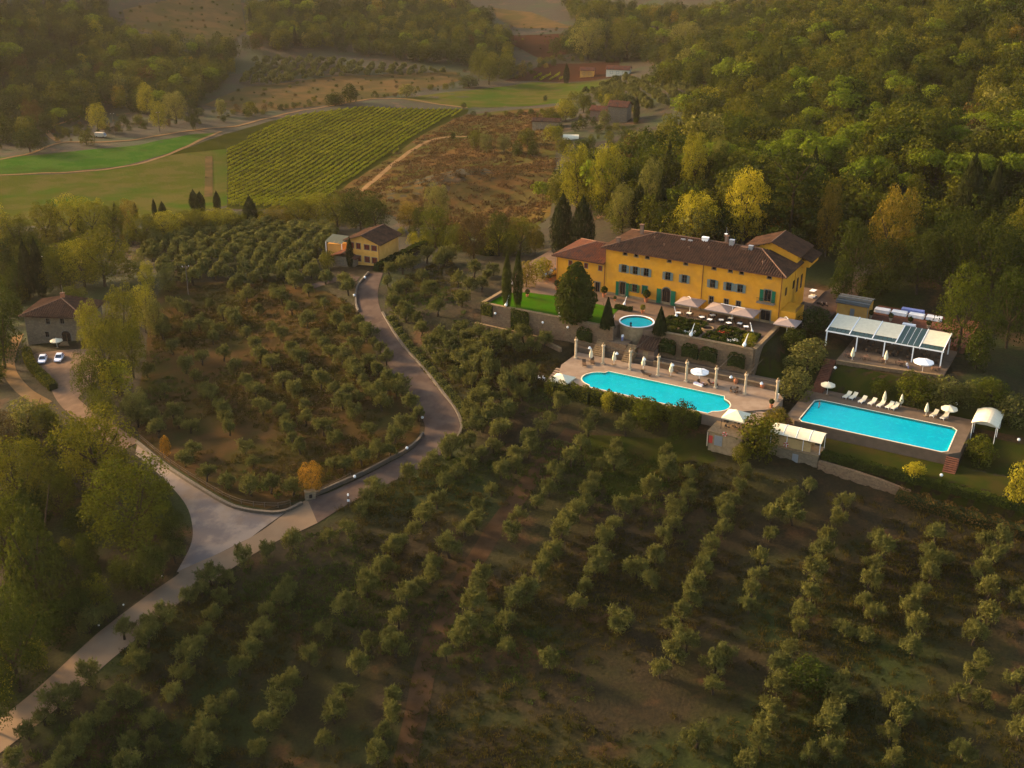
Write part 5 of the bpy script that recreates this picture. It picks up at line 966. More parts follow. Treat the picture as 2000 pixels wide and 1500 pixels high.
person(PZ(1372, 752, -5.25), EZ + 1.35, 'lie', 'skin', 'blue', 'sunbather lying with raised knee next to the striped lounger'); person(PZ(1392, 752, -5.25), EZ + 1.4, 'lie', 'skin', 'red', 'sunbather lying on the outer brown lounger')
use(ch1, FL, PZ(1770, 718, -2.2), EZ + 1.2)
# vehicles
def car(P, rz, paint, label, suv=False, L=4.2, W_=1.78):
    t = thing('parked_car', label, 'car', P, rz); H1 = .95 if suv else .82; H2 = 1.65 if suv else 1.45
    sec = [(-L / 2, .45, .62, .78), (-L / 2 + .12, .32, H1 * .82, .92), (-L / 2 + .9, .28, H1 * .95, 1), (-.6, .28, H1, 1), (.9, .28, H1, 1), (L / 2 - .25, .3, H1 * .98, .96), (L / 2, .42, H1 * .8, .84)]
    mb = MB(); vs_ = []
    for y, z0, z1, k in sec: w_ = W_ / 2 * k; vs_ += [(-w_ * .92, y, z0), (-w_, y, (z0 + z1) / 2), (-w_ * .93, y, z1), (w_ * .93, y, z1), (w_, y, (z0 + z1) / 2), (w_ * .92, y, z0)]
    mb.add(vs_, [(6 * k + i, 6 * k + (i + 1) % 6, 6 * k + 6 + (i + 1) % 6, 6 * k + 6 + i) for k in range(6) for i in range(6)] + [tuple(range(6))[::-1], tuple(36 + i for i in range(6))]); b = mb.build('body', paint, t, smooth=False)
    a0, a1, b0, b1 = -.75, L / 2 - .35, -.05, L / 2 - (.55 if suv else .95); wb_, wt = W_ * .44, W_ * .35; z0, z1 = H1 - .02, H2
    g = [(-wb_, a0, z0), (wb_, a0, z0), (wb_, a1, z0), (-wb_, a1, z0), (-wt, b0, z1 - .06), (wt, b0, z1 - .06), (wt, b1, z1 - .06), (-wt, b1, z1 - .06)]
    MB().add(g, [(0, 1, 5, 4), (1, 2, 6, 5), (2, 3, 7, 6), (3, 0, 4, 7)]).build('windows', 'glass', t)
    MB().add([(-wt - .03, b0 - .08, z1 - .058), (wt + .03, b0 - .08, z1 - .058), (wt + .03, b1 + .06, z1 - .058), (-wt - .03, b1 + .06, z1 - .058), (-wt * .9, b0 + .1, z1 + .02), (wt * .9, b0 + .1, z1 + .02), (wt * .9, b1 - .1, z1 + .02), (-wt * .9, b1 - .1, z1 + .02)], [(4, 5, 6, 7), (0, 1, 5, 4), (1, 2, 6, 5), (2, 3, 7, 6), (3, 0, 4, 7)]).build('roof', paint, t)
    for x in (-1, 1):
        for g0, g1 in ((a0, b0), (a1, b1), ((a0 + a1) / 2, (b0 + b1) / 2)): MB().tube([(x * wb_ * 1.01, g0, z0), (x * wt * 1.02, g1, z1 - .04)], .045, 5).build('pillar', paint, t)
        MB().box(x * W_ * .47 - .1, x * W_ * .47 + .1, -.55, -.4, H1 + .02, H1 + .16).build('mirror', paint, t)
        MB().box(x * W_ * .36 - .16, x * W_ * .36 + .16, -L / 2 + .0, -L / 2 + .14, .6, .74).build('headlight', 'metal', t); MB().box(x * W_ * .37 - .15, x * W_ * .37 + .15, L / 2 - .1, L / 2 + .02, .62, .82).build('tail_light', 'lampred', t)
        for y in (-L * .31, L * .31):
            xx = x * (W_ / 2 - .1); n_ = 14; vs_ = [(xx + dx, y + r * math.cos(2 * math.pi * i / n_), .32 + r * math.sin(2 * math.pi * i / n_)) for dx, r in ((-.1, .26), (-.1, .32), (.11, .32), (.11, .26)) for i in range(n_)]
            wl_ = MB().add(vs_, [(k * n_ + i, k * n_ + (i + 1) % n_, (k + 1) * n_ + (i + 1) % n_, (k + 1) * n_ + i) for k in range(3) for i in range(n_)] + [tuple(range(n_))[::-1], tuple(3 * n_ + i for i in range(n_))]).build('wheel', 'black', t)
            MB().add([(xx + x * .115, y + .19 * math.cos(2 * math.pi * i / 10), .32 + .19 * math.sin(2 * math.pi * i / 10)) for i in range(10)], [tuple(range(10))]).build('rim', 'metal', wl_)
    MB().box(-.26, .26, L / 2 + .0, L / 2 + .03, .5, .62).build('number_plate', 'white', t); return t
car(G(84, 706), rad(12), 'carwhite', 'white hatchback parked by the hedge of the stone house'); car(G(116, 703), rad(8), 'carwhite', 'white hatchback parked nearer the arched stone doorway')
car(PZ(1077, 540, 0), rad(-52), 'cardark', 'dark grey estate car parked beside the villa wing', True, 4.6, 1.85)
t = thing('golf_cart', 'white golf cart with flat white roof on the service drive', 'golf cart', G(1586, 583) + np.array([0, 0, .06]), rad(-35))
MB().box(-.55, .55, -1.1, 1.1, .3, .55).build('body', 'white', t); MB().box(-.5, .5, -1.1, -.7, .553, .9).build('cowl', 'white', t); MB().box(-.5, .5, .1, .55, .553, .8).build('seat', 'cream', t); MB().box(-.6, .6, -.75, 1.0, 1.82, 1.9).build('roof', 'white', t)
for x in (-.5, .5):
    for y in (-.7, .9): MB().cyl(x, y, .5, 1.82, .03, n=5).build('post', 'darkmetal', t)
    for y in (-.75, .75): MB().tube([(x * 1.02 - .1, y, .23), (x * 1.02 + .1, y, .23)], .23, 12).build('wheel', 'black', t)
for k, (x, y) in enumerate([(1601, 598), (1610, 599)]):
    t = thing('scooter', 'dark scooter parked on the service drive', 'scooter', G(x, y) + np.array([0, 0, .06]), rad(60), 'scooters on the drive')
    for yy in (-.6, .6): MB().tube([(-.05, yy, .26), (.05, yy, .26)], .26, 12).build('wheel', 'black', t)
    MB().box(-.14, .14, -.2, .75, .4, .72).build('body', 'darkmetal', t); MB().box(-.15, .15, .0, .7, .723, .82).build('seat', 'black', t); MB().tube([(0, -.6, .3), (0, -.4, 1.0)], .05, 6).build('fork', 'metal', t); MB().tube([(-.3, -.38, 1.0), (.3, -.38, 1.0)], .025, 5).build('handlebar', 'metal', t); MB().box(-.12, .12, -.3, .0, .28, .36).build('footboard', 'darkmetal', t)
t = thing('delivery_van', 'white van parked by the far dirt lane', 'van', G(197, 268), rad(80))
MB().box(-1, 1, -1.2, 2.6, .4, 2.3).build('cargo_box', 'column', t); MB().add([(-1, -1.2, .4), (1, -1.2, .4), (1, -2.6, .4), (-1, -2.6, .4), (-1, -1.2, 2.2), (1, -1.2, 2.2), (1, -2.6, 1.1), (-1, -2.6, 1.1), (-1, -1.9, 2.1), (1, -1.9, 2.1)], [(0, 3, 7, 8, 4), (1, 5, 9, 6, 2), (3, 2, 6, 7), (8, 9, 5, 4)]).build('cab', 'column', t); MB().add([(-.9, -2.58, 1.13), (.9, -2.58, 1.13), (.9, -1.93, 2.08), (-.9, -1.93, 2.08)], [(0, 1, 2, 3)]).build('windscreen', 'glass', t)
for x in (-.9, .9):
    for y in (-1.8, 1.7): MB().tube([(x - .12, y, .36), (x + .12, y, .36)], .36, 12).build('wheel', 'black', t)
for x, y, hp_ in [(224, 265, 11), (313, 262, 11), (85, 560, 9), (368, 575, 8)]:
    t = thing('utility_pole', {224: 'wooden utility pole beside the white van', 313: 'pale utility pole before the round green tree', 85: 'dark utility pole above the stone house', 368: 'slim pole among the upper olives'}[x], 'pole', G(x, y), .4); MB().cyl(0, 0, -1, hp_, .15, .1, n=8).build('pole', 'greywood', t); MB().box(-.9, .9, -.06, .06, hp_ - .6, hp_ - .45).build('crossarm', 'greywood', t)
    for xx in (-.8, 0, .8): MB().cyl(xx, 0, hp_ - .447, hp_ - .2, .06, n=6).build('insulator', 'white', t)
# kerb walls and fence along the drive
def wall_px(name, label, pts, h_, th, mat, cat='wall', cap=None, n=4, bot=-1.0):
    W_ = smooth_line([np.asarray(p)[:2] for p in pts], n); o = np.array([*W_[0], 0]); o[2] = gz(*W_[0]); t = thing(name, label, cat, o, 0); mb = MB(); mc = MB()
    for i in range(len(W_) - 1):
        a, b = W_[i], W_[i + 1]; d_ = (b - a) / np.linalg.norm(b - a); nn = np.array([-d_[1], d_[0]]) * th / 2; za, zb = gz(*a) - o[2], gz(*b) - o[2]; a_, b_ = a - o[:2], b - o[:2]
        mb.add([(*(a_ - nn), za + bot), (*(b_ - nn), zb + bot), (*(b_ + nn), zb + bot), (*(a_ + nn), za + bot), (*(a_ - nn), za + h_), (*(b_ - nn), zb + h_), (*(b_ + nn), zb + h_), (*(a_ + nn), za + h_)], [(4, 5, 6, 7), (0, 1, 5, 4), (2, 3, 7, 6)] + ([(3, 0, 4, 7)] if i == 0 else []) + ([(1, 2, 6, 5)] if i == len(W_) - 2 else []))
    mb.build('masonry', mat, t); return t, W_
wall_px('kerb_wall', 'low stone kerb wall on the outer side of the driveway', [G(*p) for p in [(747, 612), (777, 662), (823, 716), (863, 766), (893, 806), (901, 838), (886, 868)]], .5, .45, 'kerb')
wall_px('kerb_wall', 'low stone wall on the inner bend of the driveway', [G(*p) for p in [(827, 850), (813, 868), (788, 886), (742, 910), (696, 933), (640, 958), (616, 968)]], .75, .45, 'kerb')
wall_px('kerb_wall', 'low stone kerb wall near the top of the driveway', [G(*p) for p in [(720, 534), (698, 562), (695, 592), (700, 610)]], .6, .4, 'kerb')
wall_px('kerb_wall', 'low earth retaining wall below the wooden fence', [G(*p) for p in [(268, 866), (330, 916), (400, 961), (460, 993), (520, 1003), (556, 1001), (590, 985)]], .55, .6, 'kerb')
t = thing('gate_pier', 'squat stone gate pier with niche at the driveway mouth', 'gate pier', G(606, 974), rad(20)); MB().box(-.9, .9, -.5, .5, -1, 1.5).build('pier', 'housestone', t); MB().box(-1.0, 1.0, -.6, .6, 1.503, 1.68).build('cap_stone', 'coping', t); MB().box(-.25, .25, -.56, -.503, .4, 1.1).build('niche', 'dark_open', t)
def fence(name, label, pts, h_=1.1, sp=2.0, mat='greywood', rails=2):
    W_ = smooth_line([np.asarray(p)[:2] for p in pts], 8); o = np.array([*W_[0], gz(*W_[0])]); t = thing(name, label, 'fence', o, 0); last = None; acc = sp
    for i in range(len(W_) - 1):
        acc += np.linalg.norm(W_[i + 1] - W_[i])
        if acc >= sp:
            acc = 0; p = np.array([*W_[i], float(gz(*W_[i]))]) - o; MB().cyl(p[0], p[1], p[2] - .2, p[2] + h_, .06, n=5).build('post', mat, t)
            if last is not None:
                for k in range(rails): zz_ = h_ * (.5 + .42 * k); MB().tube([last + np.array([0, 0, zz_]), p + np.array([0, 0, zz_])], .045, 5).build('rail', mat, t)
            last = p
fence('wooden_fence', 'rustic wooden rail fence above the side road and junction', [G(*p) + np.array([.2, .7, 0]) for p in [(270, 862), (330, 911), (400, 956), (460, 987), (520, 996), (556, 994), (585, 980)]])
fence('wooden_fence', 'short wooden rail fence beside the gate pier', [G(*p) for p in [(626, 962), (650, 951), (690, 930)]], 1.0)
for (a, b, lab) in [((88, 560), (368, 560), 'overhead wire crossing above the stone house')]:
    p, q_ = G(85, 560) + np.array([0, 0, 8.6]), G(368, 575) + np.array([0, 0, 7.6]); W_ = [p + (q_ - p) * k / 12 - np.array([0, 0, 1.6 * math.sin(math.pi * k / 12)]) - p for k in range(13)]; o = MB().tube(W_, .03, 4).build('overhead_wire', 'darkmetal', None, p); tag(o, lab, 'wire')
# ------------------------------------------------------------ vegetation meshes
def nrm_(a): return a / (np.linalg.norm(a, axis=-1, keepdims=True) + 1e-9)
def clump_leaves(cl, n_, size, elong, out=1.0, up=.4, rnd=.7, shell=.72, along=None, far=1.06):
    c = np.array([q[0] for q in cl]); r = np.array([np.ravel(q[1]) if hasattr(q[1], '__len__') else [q[1]] * 3 for q in cl]); wgt = (r[:, 0] * r[:, 2]); k = rng.choice(len(cl), n_, p=wgt / wgt.sum())
    d = nrm_(rng.normal(size=(n_, 3))); d[:, 2] = np.where(d[:, 2] < -.5, -d[:, 2], d[:, 2]); f = shell + (far - shell) * rng.uniform(0, 1, n_) ** .6
    P = c[k] + d * r[k] * f[:, None]; N = d * out + rng.normal(size=(n_, 3)) * rnd + np.array([0, 0, up])
    al = None if along is None else d * along[0] + np.array([0, 0, along[1]])
    return P, N, size * rng.uniform(.65, 1.4, n_), elong, al
def crown(name, cl, n_, size, elong, mat, **k):
    P, N, s_, e_, al = clump_leaves(cl, n_, size, elong, **k); return leafmesh(name, P, N, s_, e_, mat, al)
def trunk_mesh(name, h_, r, limbs, mat='bark', spread=.3, lean=.1, seed=0):
    rr = random.Random(seed); mb = MB(); top = (rr.uniform(-lean, lean), rr.uniform(-lean, lean), h_); mb.tube([(0, 0, -.06 * h_ - .02), (top[0] * .3, top[1] * .4, h_ * .5), top], r, 7, r1=r * .72)
    for i in range(limbs):
        a = 2 * math.pi * i / max(1, limbs) + rr.uniform(-.4, .4); L = spread * rr.uniform(.8, 1.2); mb.tube([top, (top[0] + L * .5 * math.cos(a), top[1] + L * .5 * math.sin(a), h_ + L * .55), (top[0] + L * math.cos(a), top[1] + L * math.sin(a), h_ + L * rr.uniform(.9, 1.5))], r * .55, 5, r1=r * .2)
    return mb.mesh(name, mat)
def olive_clumps(i):
    rr = random.Random(100 + i); k = rr.choice((6, 7, 8, 9)); cl = []; a0 = rr.uniform(0, 6)
    for j in range(k): a = a0 + j * 2.4 + rr.uniform(-.4, .4); R = rr.uniform(.55, 1.5); s_ = rr.uniform(.48, .8); cl.append(((R * math.cos(a), R * math.sin(a), rr.uniform(1.15, 2.5) + .35 * (1.5 - R)), (s_, s_, s_ * rr.uniform(1.15, 1.6))))
    cl.append(((rr.uniform(-.4, .4), rr.uniform(-.4, .4), 2.3), (.75, .75, 1.1))); return cl
def olive_crown(i):
    cl = olive_clumps(i); P, N, s_, e_, al = clump_leaves(cl, 1150, .055, 4.2, out=.8, up=.15, rnd=.8, shell=.25, along=(.6, 1.2), far=1.2); Ps, Ns, As = [P], [N], [al]
    for c, r in cl:                                     # upright feathery shoots
        for q_ in range(7):
            d = nrm_(np.array([rng.normal() * .55, rng.normal() * .55, 1.0])); b = np.array(c) + d * np.array(r) * rng.uniform(.55, .9); L = rng.uniform(.35, .95); k = 11; t_ = rng.uniform(0, L, k)[:, None]
            Ps.append(b + d * t_ + rng.normal(size=(k, 3)) * .06); Ns.append(rng.normal(size=(k, 3))); As.append(np.tile(d, (k, 1)))
    P = np.concatenate(Ps); return leafmesh('olive_crown', P, np.concatenate(Ns), .055 * rng.uniform(.6, 1.35, len(P)), 4.2, 'olive', np.concatenate(As))
OLC = [olive_crown(i) for i in range(10)]
OLT = [trunk_mesh('olive_trunk', 1.15, .2, 4, spread=.9, lean=.25, seed=i) for i in range(5)]
def lobes(n_, rx, rz0, rz1, rs, seed, flat=1.0):
    rr = random.Random(seed); cl = []
    for j in range(n_):
        t_ = (j + .5) / n_; z = rz0 + (rz1 - rz0) * (.06 + .86 * t_); prof = math.sin(math.pi * (.12 + .80 * t_)) ** .6; a = j * 2.4 + rr.uniform(-.4, .4); R = (rx - rs * .8) * prof * rr.uniform(.7, 1.05); s_ = rs * rr.uniform(.75, 1.2); cl.append(((R * math.cos(a), R * math.sin(a), z), (s_, s_, s_ * flat)))
    return cl
BC = [crown('tree_crown', lobes(22, .5, .10, .98, .18, i) + [((0, 0, .5), (.32, .32, .36))], 5500, .0105, 1.25, 'broad', shell=.6) for i in range(6)]
BC2 = [crown('tree_crown', lobes(30, .5, .08, 1.0, .14, 50 + i) + [((0, 0, .55), (.32, .32, .38))], 6500, .0095, 1.3, 'broad', shell=.55, up=.2) for i in range(4)]
PC = [crown('pine_crown', lobes(26, .5, .62, .96, .17, 20 + i, .55), 3000, .013, 1.6, 'pine', up=.9, shell=.7) for i in range(3)]
CC = [crown('cypress_crown', [((0.012 * math.cos(j * 2.4), .012 * math.sin(j * 2.4), .04 + .92 * j / 27), (max(.03, .5 * (math.sin(math.pi * min(1, (.16 + .84 * j / 27) * 1.0)) ** .75) * (.92 + .16 * random.random())), max(.03, .5 * (math.sin(math.pi * min(1, .16 + .84 * j / 27)) ** .75) * (.92 + .16 * random.random())), .075)) for j in range(28)], 3200, .016, 2.4, 'cypress', along=(.15, 1), up=.1, shell=.75, rnd=.5) for i in range(3)]
KC = [crown('conifer_crown', [((.02 * math.cos(j), .02 * math.sin(j), .03 + .93 * j / 23), (.5 * (1 - j / 23.5) * (.9 + .2 * random.random()) + .02,) * 2 + (.06,)) for j in range(24)], 3600, .014, 1.3, 'dark', shell=.72) for i in range(2)]
EC = [crown('evergreen_crown', [((0.03 * math.cos(j * 2.4), .03 * math.sin(j * 2.4), .03 + .93 * j / 17), (.5 * math.sin(math.pi * (.22 + .72 * j / 17)) ** .8 * (.9 + .16 * random.random()),) * 2 + (.09,)) for j in range(18)], 6500, .021, 1.3, 'dark', shell=.8)]
TC = [crown('topiary_crown', [((0, 0, .02 + .95 * j / 29), (.5 * (1 - j / 29.5) ** .8 + .01,) * 2 + (.04,)) for j in range(30)], 4200, .03, 1.2, 'cypress', shell=.9, rnd=.35)]
def cedar_clumps(seed):
    rr = random.Random(seed); cl = []
    for j in range(9):
        z = .2 + .75 * j / 8.5; R = .5 * (1 - .8 * (j / 9) ** 1.2)
        for q_ in range(7): a = q_ * .9 + rr.uniform(0, .6); f = rr.uniform(.45, 1); cl.append(((R * f * math.cos(a), R * f * math.sin(a), z + rr.uniform(-.03, .03)), (.13, .13, .03)))
    return cl
DC = [crown('cedar_crown', cedar_clumps(i), 4200, .011, 1.8, 'dark', up=1.0, shell=.3) for i in range(2)]
UC = [crown('bush_crown', lobes(14, .5, .0, .95, .22, 70 + i) + [((0, 0, .4), (.38, .38, .4))], 2000, .02, 1.3, 'broad', shell=.65) for i in range(4)]
TR = [trunk_mesh('tree_trunk', .32, .028, 5, spread=.32, lean=.03, seed=i) for i in range(3)]; TRT = [trunk_mesh('pine_trunk', .62, .022, 5, spread=.28, lean=.04, seed=9)]
KIND = dict(broad=(BC, TR, 'broad'), fine=(BC2, TR, 'broad'), pine=(PC, TRT, 'pine'), cypress=(CC, TR, 'cypress'), conifer=(KC, TR, 'dark'), cone=(TC, TR, 'cypress'), cedar=(DC, TRT, 'dark'), bush=(UC, TR, 'broad'), egg=(EC, TR, 'dark'))
NAMEK = dict(broad='broadleaf_tree', fine='broadleaf_tree', pine='umbrella_pine', cypress='cypress_tree', conifer='conifer_tree', cone='topiary_cone', cedar='cedar_tree', bush='bush', egg='evergreen_tree')
def tree(P, h_, wd, kind, mat, label, group=None, cat=None, name=None):
    cr, tr, dm = KIND[kind]; t = thing(name or NAMEK[kind], label, cat or ('bush' if kind == 'bush' else 'tree'), P, random.uniform(0, 6.28), group); t.scale = (wd, wd, h_)
    c = link('crown', random.choice(cr), t)
    if mat and mat != c.data.materials[0].name: c.material_slots[0].link = 'OBJECT'; c.material_slots[0].material = M[mat]
    link('trunk', random.choice(tr), t); return t
def vheight(P, ytop):
    lo, hi = .2, 60
    for _ in range(30):
        m_ = (lo + hi) / 2; q_ = np.array(P) + (0, 0, m_) - CPOS; y = 750 - FPX * (q_ @ UPV) / (q_ @ FWD)
        if y > ytop: lo = m_
        else: hi = m_
    return lo
def tpx(x, yt, yb, wpx, kind, mat, label, group=None, z=None, **k):
    P = G(x, yb) if z is None else PZ(x, yb, z); d_ = (P - CPOS) @ FWD; return tree(P, vheight(P, yt), wpx * d_ / FPX, kind, mat, label, group, **k)
# ------------------------------------------------------------ olive groves
def c5(L): return [(700 + x / 2.5, 700 + y / 2.5) for x, y in L]
def c6(L): return [(1200 + x / 2.5, 900 + y / 2.5) for x, y in L]
def c7(L): return [(x / 2.5, 1000 + y / 2.5) for x, y in L]
def c4(L): return [(200 + x / 2.5, 400 + y / 2.5) for x, y in L]
def c8(L): return [(580 + x / 3.846, 400 + y / 3.846) for x, y in L]
front = c5([(80, 630), (250, 560), (340, 510), (430, 440), (500, 400), (10, 720), (380, 680), (420, 600), (480, 540), (540, 500), (600, 450), (270, 830), (170, 910), (100, 1030), (40, 1110), (590, 700), (650, 620), (700, 540), (770, 510), (760, 460), (830, 440), (840, 380), (890, 320), (940, 270), (990, 210),
    (440, 920), (520, 820), (580, 780), (300, 1090), (360, 1050), (240, 1150), (750, 840), (780, 750), (930, 620), (960, 550), (1040, 480), (1090, 400), (1120, 330), (1140, 260), (600, 1050), (560, 1190), (530, 1290), (430, 1420), (990, 830), (1020, 790), (1070, 740), (1120, 630), (1150, 570), (1190, 500), (1250, 500), (1260, 410), (1310, 330),
    (950, 930), (890, 1030), (820, 1110), (770, 1170), (720, 1270), (730, 1390), (1280, 720), (1350, 690), (1250, 800), (1200, 870), (1180, 960), (1110, 1090), (1060, 1180), (1430, 630), (1520, 550), (1510, 450), (200, 1260), (180, 1400), (60, 1380), (930, 1460), (1270, 1280)])
front += c6([(180, 120), (260, 30), (370, 60), (300, 220), (360, 160), (250, 350), (200, 460), (110, 520), (180, 570), (640, 30), (590, 180), (540, 190), (530, 310), (480, 390), (440, 510), (390, 600), (380, 660), (280, 790), (350, 870), (220, 1000), (30, 770), (890, 150), (950, 110), (770, 250), (870, 260), (760, 340), (720, 450), (700, 540), (660, 690), (540, 930), (490, 1080), (400, 1340),
    (1130, 190), (1090, 270), (1040, 350), (1010, 430), (980, 530), (960, 640), (930, 730), (910, 800), (820, 1000), (770, 1200), (740, 1290), (720, 1370), (650, 1450), (1290, 350), (1320, 420), (1270, 490), (1250, 570), (1220, 680), (1270, 730), (1130, 800), (1230, 830), (1110, 1060), (1070, 1210), (1060, 1390), (960, 1420), (1580, 350), (1530, 430), (1620, 460), (1550, 540), (1500, 630), (1480, 800), (1460, 890),
    (1360, 1170), (1450, 1190), (1350, 1310), (1370, 1430), (1800, 370), (1900, 380), (1800, 520), (1830, 620), (1840, 740), (1760, 840), (1810, 960), (1690, 1110), (1810, 1140), (1700, 1400), (1980, 660), (1975, 1060), (1990, 1300), (1860, 450)])
front += c7([(130, 1050), (280, 920), (430, 790), (650, 690), (720, 520), (800, 510), (910, 400), (1030, 300), (1110, 300), (1185, 215), (1300, 170), (1430, 140), (1080, 400), (1600, 100), (1700, 60), (410, 1070), (600, 900), (680, 720), (850, 880), (740, 1000), (640, 1120), (750, 1130), (930, 690), (1010, 560), (1160, 740), (1050, 950), (1120, 890), (940, 1120), (1010, 1160), (1400, 340), (1310, 470), (1270, 580), (1380, 840), (1300, 1010), (1250, 1140),
    (1680, 450), (1780, 360), (1580, 560), (1510, 690), (1420, 810), (1870, 240), (1950, 140), (1900, 600), (1750, 740), (1920, 880), (1870, 1050), (1630, 970), (1580, 1100), (1840, 1170), (60, 1190), (280, 1220), (620, 1230)])
leftg = c4([(215, 800), (300, 890), (370, 990), (430, 1070), (330, 460), (400, 500), (290, 560), (470, 570), (540, 640), (590, 720), (640, 780), (690, 860), (750, 900), (780, 980), (870, 1010), (900, 1090), (960, 1170), (520, 470), (590, 520), (650, 560), (700, 610), (740, 680), (770, 730), (830, 770), (880, 850), (930, 900), (990, 960), (990, 1030),
    (640, 390), (700, 440), (760, 500), (830, 580), (870, 620), (920, 690), (960, 740), (1010, 790), (1070, 860), (1130, 890), (1170, 950), (1220, 1000), (730, 350), (830, 400), (880, 450), (930, 500), (1000, 560), (1040, 620), (1080, 670), (1120, 720), (1170, 740), (1220, 780), (1270, 840), (1300, 890), (1360, 960), (880, 330), (940, 370), (1010, 410), (1080, 470), (1140, 560), (1180, 600), (1240, 680), (1300, 760), (1340, 800), (1390, 860), (1440, 900), (1500, 960),
    (1180, 350), (1200, 400), (1190, 500), (1250, 560), (1300, 620), (1350, 690), (1390, 740), (1450, 860), (1540, 1010), (340, 690), (400, 780), (450, 820), (500, 900), (560, 960), (590, 1000), (620, 1080), (690, 1170), (730, 1240), (300, 620), (430, 600), (120, 980), (170, 1040), (270, 1090), (350, 1010), (440, 1180), (510, 1300), (600, 1340), (720, 1370), (820, 1360), (930, 1370), (1080, 1080), (1130, 1140), (1180, 1260), (1260, 1230), (1300, 1080), (1340, 1190), (1400, 1180), (1430, 1120), (1480, 1060), (1130, 1250), (240, 1040), (400, 1230), (1240, 930), (560, 600), (480, 740)])
rightg = c8([(680, 560), (750, 640), (820, 620), (950, 530), (1060, 430), (880, 430), (1060, 770), (1240, 700), (1200, 560), (1300, 600), (1390, 590), (1330, 480), (1480, 470), (820, 820), (930, 930), (1000, 1050), (1120, 1000), (1270, 1050), (1240, 920), (1380, 960), (1480, 1050), (1560, 980), (1640, 1050), (1700, 970), (1750, 1050), (1860, 1000), (700, 480), (790, 460), (970, 380), (1130, 380), (1000, 640), (720, 740), (900, 840), (1430, 520)])
rightg += c4([(1480, 520), (1640, 640), (1700, 690), (1770, 640), (1650, 740), (1750, 760), (1840, 690), (1800, 850), (1850, 940), (1790, 1010), (1720, 820), (1870, 780), (1850, 1060), (1700, 1180), (1790, 1130)])
rightg += c5([(560, 330), (540, 250), (590, 190), (640, 280), (690, 350), (700, 280), (740, 240), (620, 120), (510, 70), (560, 40), (640, 60), (720, 90), (790, 60), (840, 90), (700, 180), (800, 160), (660, 410)])
def olive(P, s_, label, group):
    t = thing('olive_tree', label, 'tree', P, random.uniform(0, 6.28), group); t.scale = (s_ * random.uniform(.92, 1.1), s_ * random.uniform(.92, 1.1), s_ * random.uniform(.9, 1.12)); link('crown', random.choice(OLC), t); link('trunk', random.choice(OLT), t)
def complete(L, lo, hi, skip, dr):
    """ground points of a traced grove, with the gaps along its rows filled"""
    P = [G(x + random.uniform(-2, 2), y, 2.2) for x, y in L]; n0 = len(P)
    for i in range(n0):
        for j in range(i):
            d = P[i][:2] - P[j][:2]; D = np.hypot(*d)
            if lo < D < hi and abs(d @ dr) > .91 * D:
                m_ = (P[i][:2] + P[j][:2]) / 2 + rng.normal(0, .35, 2)
                if min(np.hypot(*(q_[:2] - m_)) for q_ in P) > skip: P.append(np.array([*m_, float(gz(*m_))]))
    return P
def rdir(a, b):
    d = G(*a)[:2] - G(*b)[:2]; return d / np.hypot(*d)
RD1 = rdir((1060, 900), (860, 1220)); RD2 = rdir((372, 588), (440, 648)); print('row directions', RD1, RD2, rdir((1950, 1060), (1895, 1340)))
ROADP = np.array(LG + RG[::-1])
OG = []
for L, lab, gr, s0, lo, hi, dr in ((front, 'olive tree in the rows on the slope below the pools', 'olive trees below the pools', 1.02, 5.6, 9.6, UV_V[:2]), (leftg, 'olive tree in the grove inside the driveway bend', 'olive trees inside the driveway bend', 1.04, 6.6, 8.0, RD2), (rightg, 'olive tree between the driveway and the villa terraces', 'olive trees between driveway and villa', 1.18, 5.0, 7.0, UV_V[:2])):
    for P in complete(L, lo, hi, 2.7, dr):
        if inpoly([P[:2]], ROADP)[0]: continue
        OG.append((np.linalg.norm(P - CPOS), P, s0 * random.uniform(.76, 1.18), lab, gr))
OG.sort(key=lambda q_: q_[0]); print('olives traced', len(OG))
for _, P, s_, lab, gr in OG[:360]: olive(P, s_, lab, gr)
OREST = [(P, s_) for _, P, s_, _, _ in OG[360:]]
for x, y in c7([(780, 230), (680, 320), (850, 190), (520, 470), (430, 530), (600, 560)]): olive(G(x, y, 2.4), random.uniform(.9, 1.2), 'olive tree on the verge left of the concrete road', 'olives on the left verge')
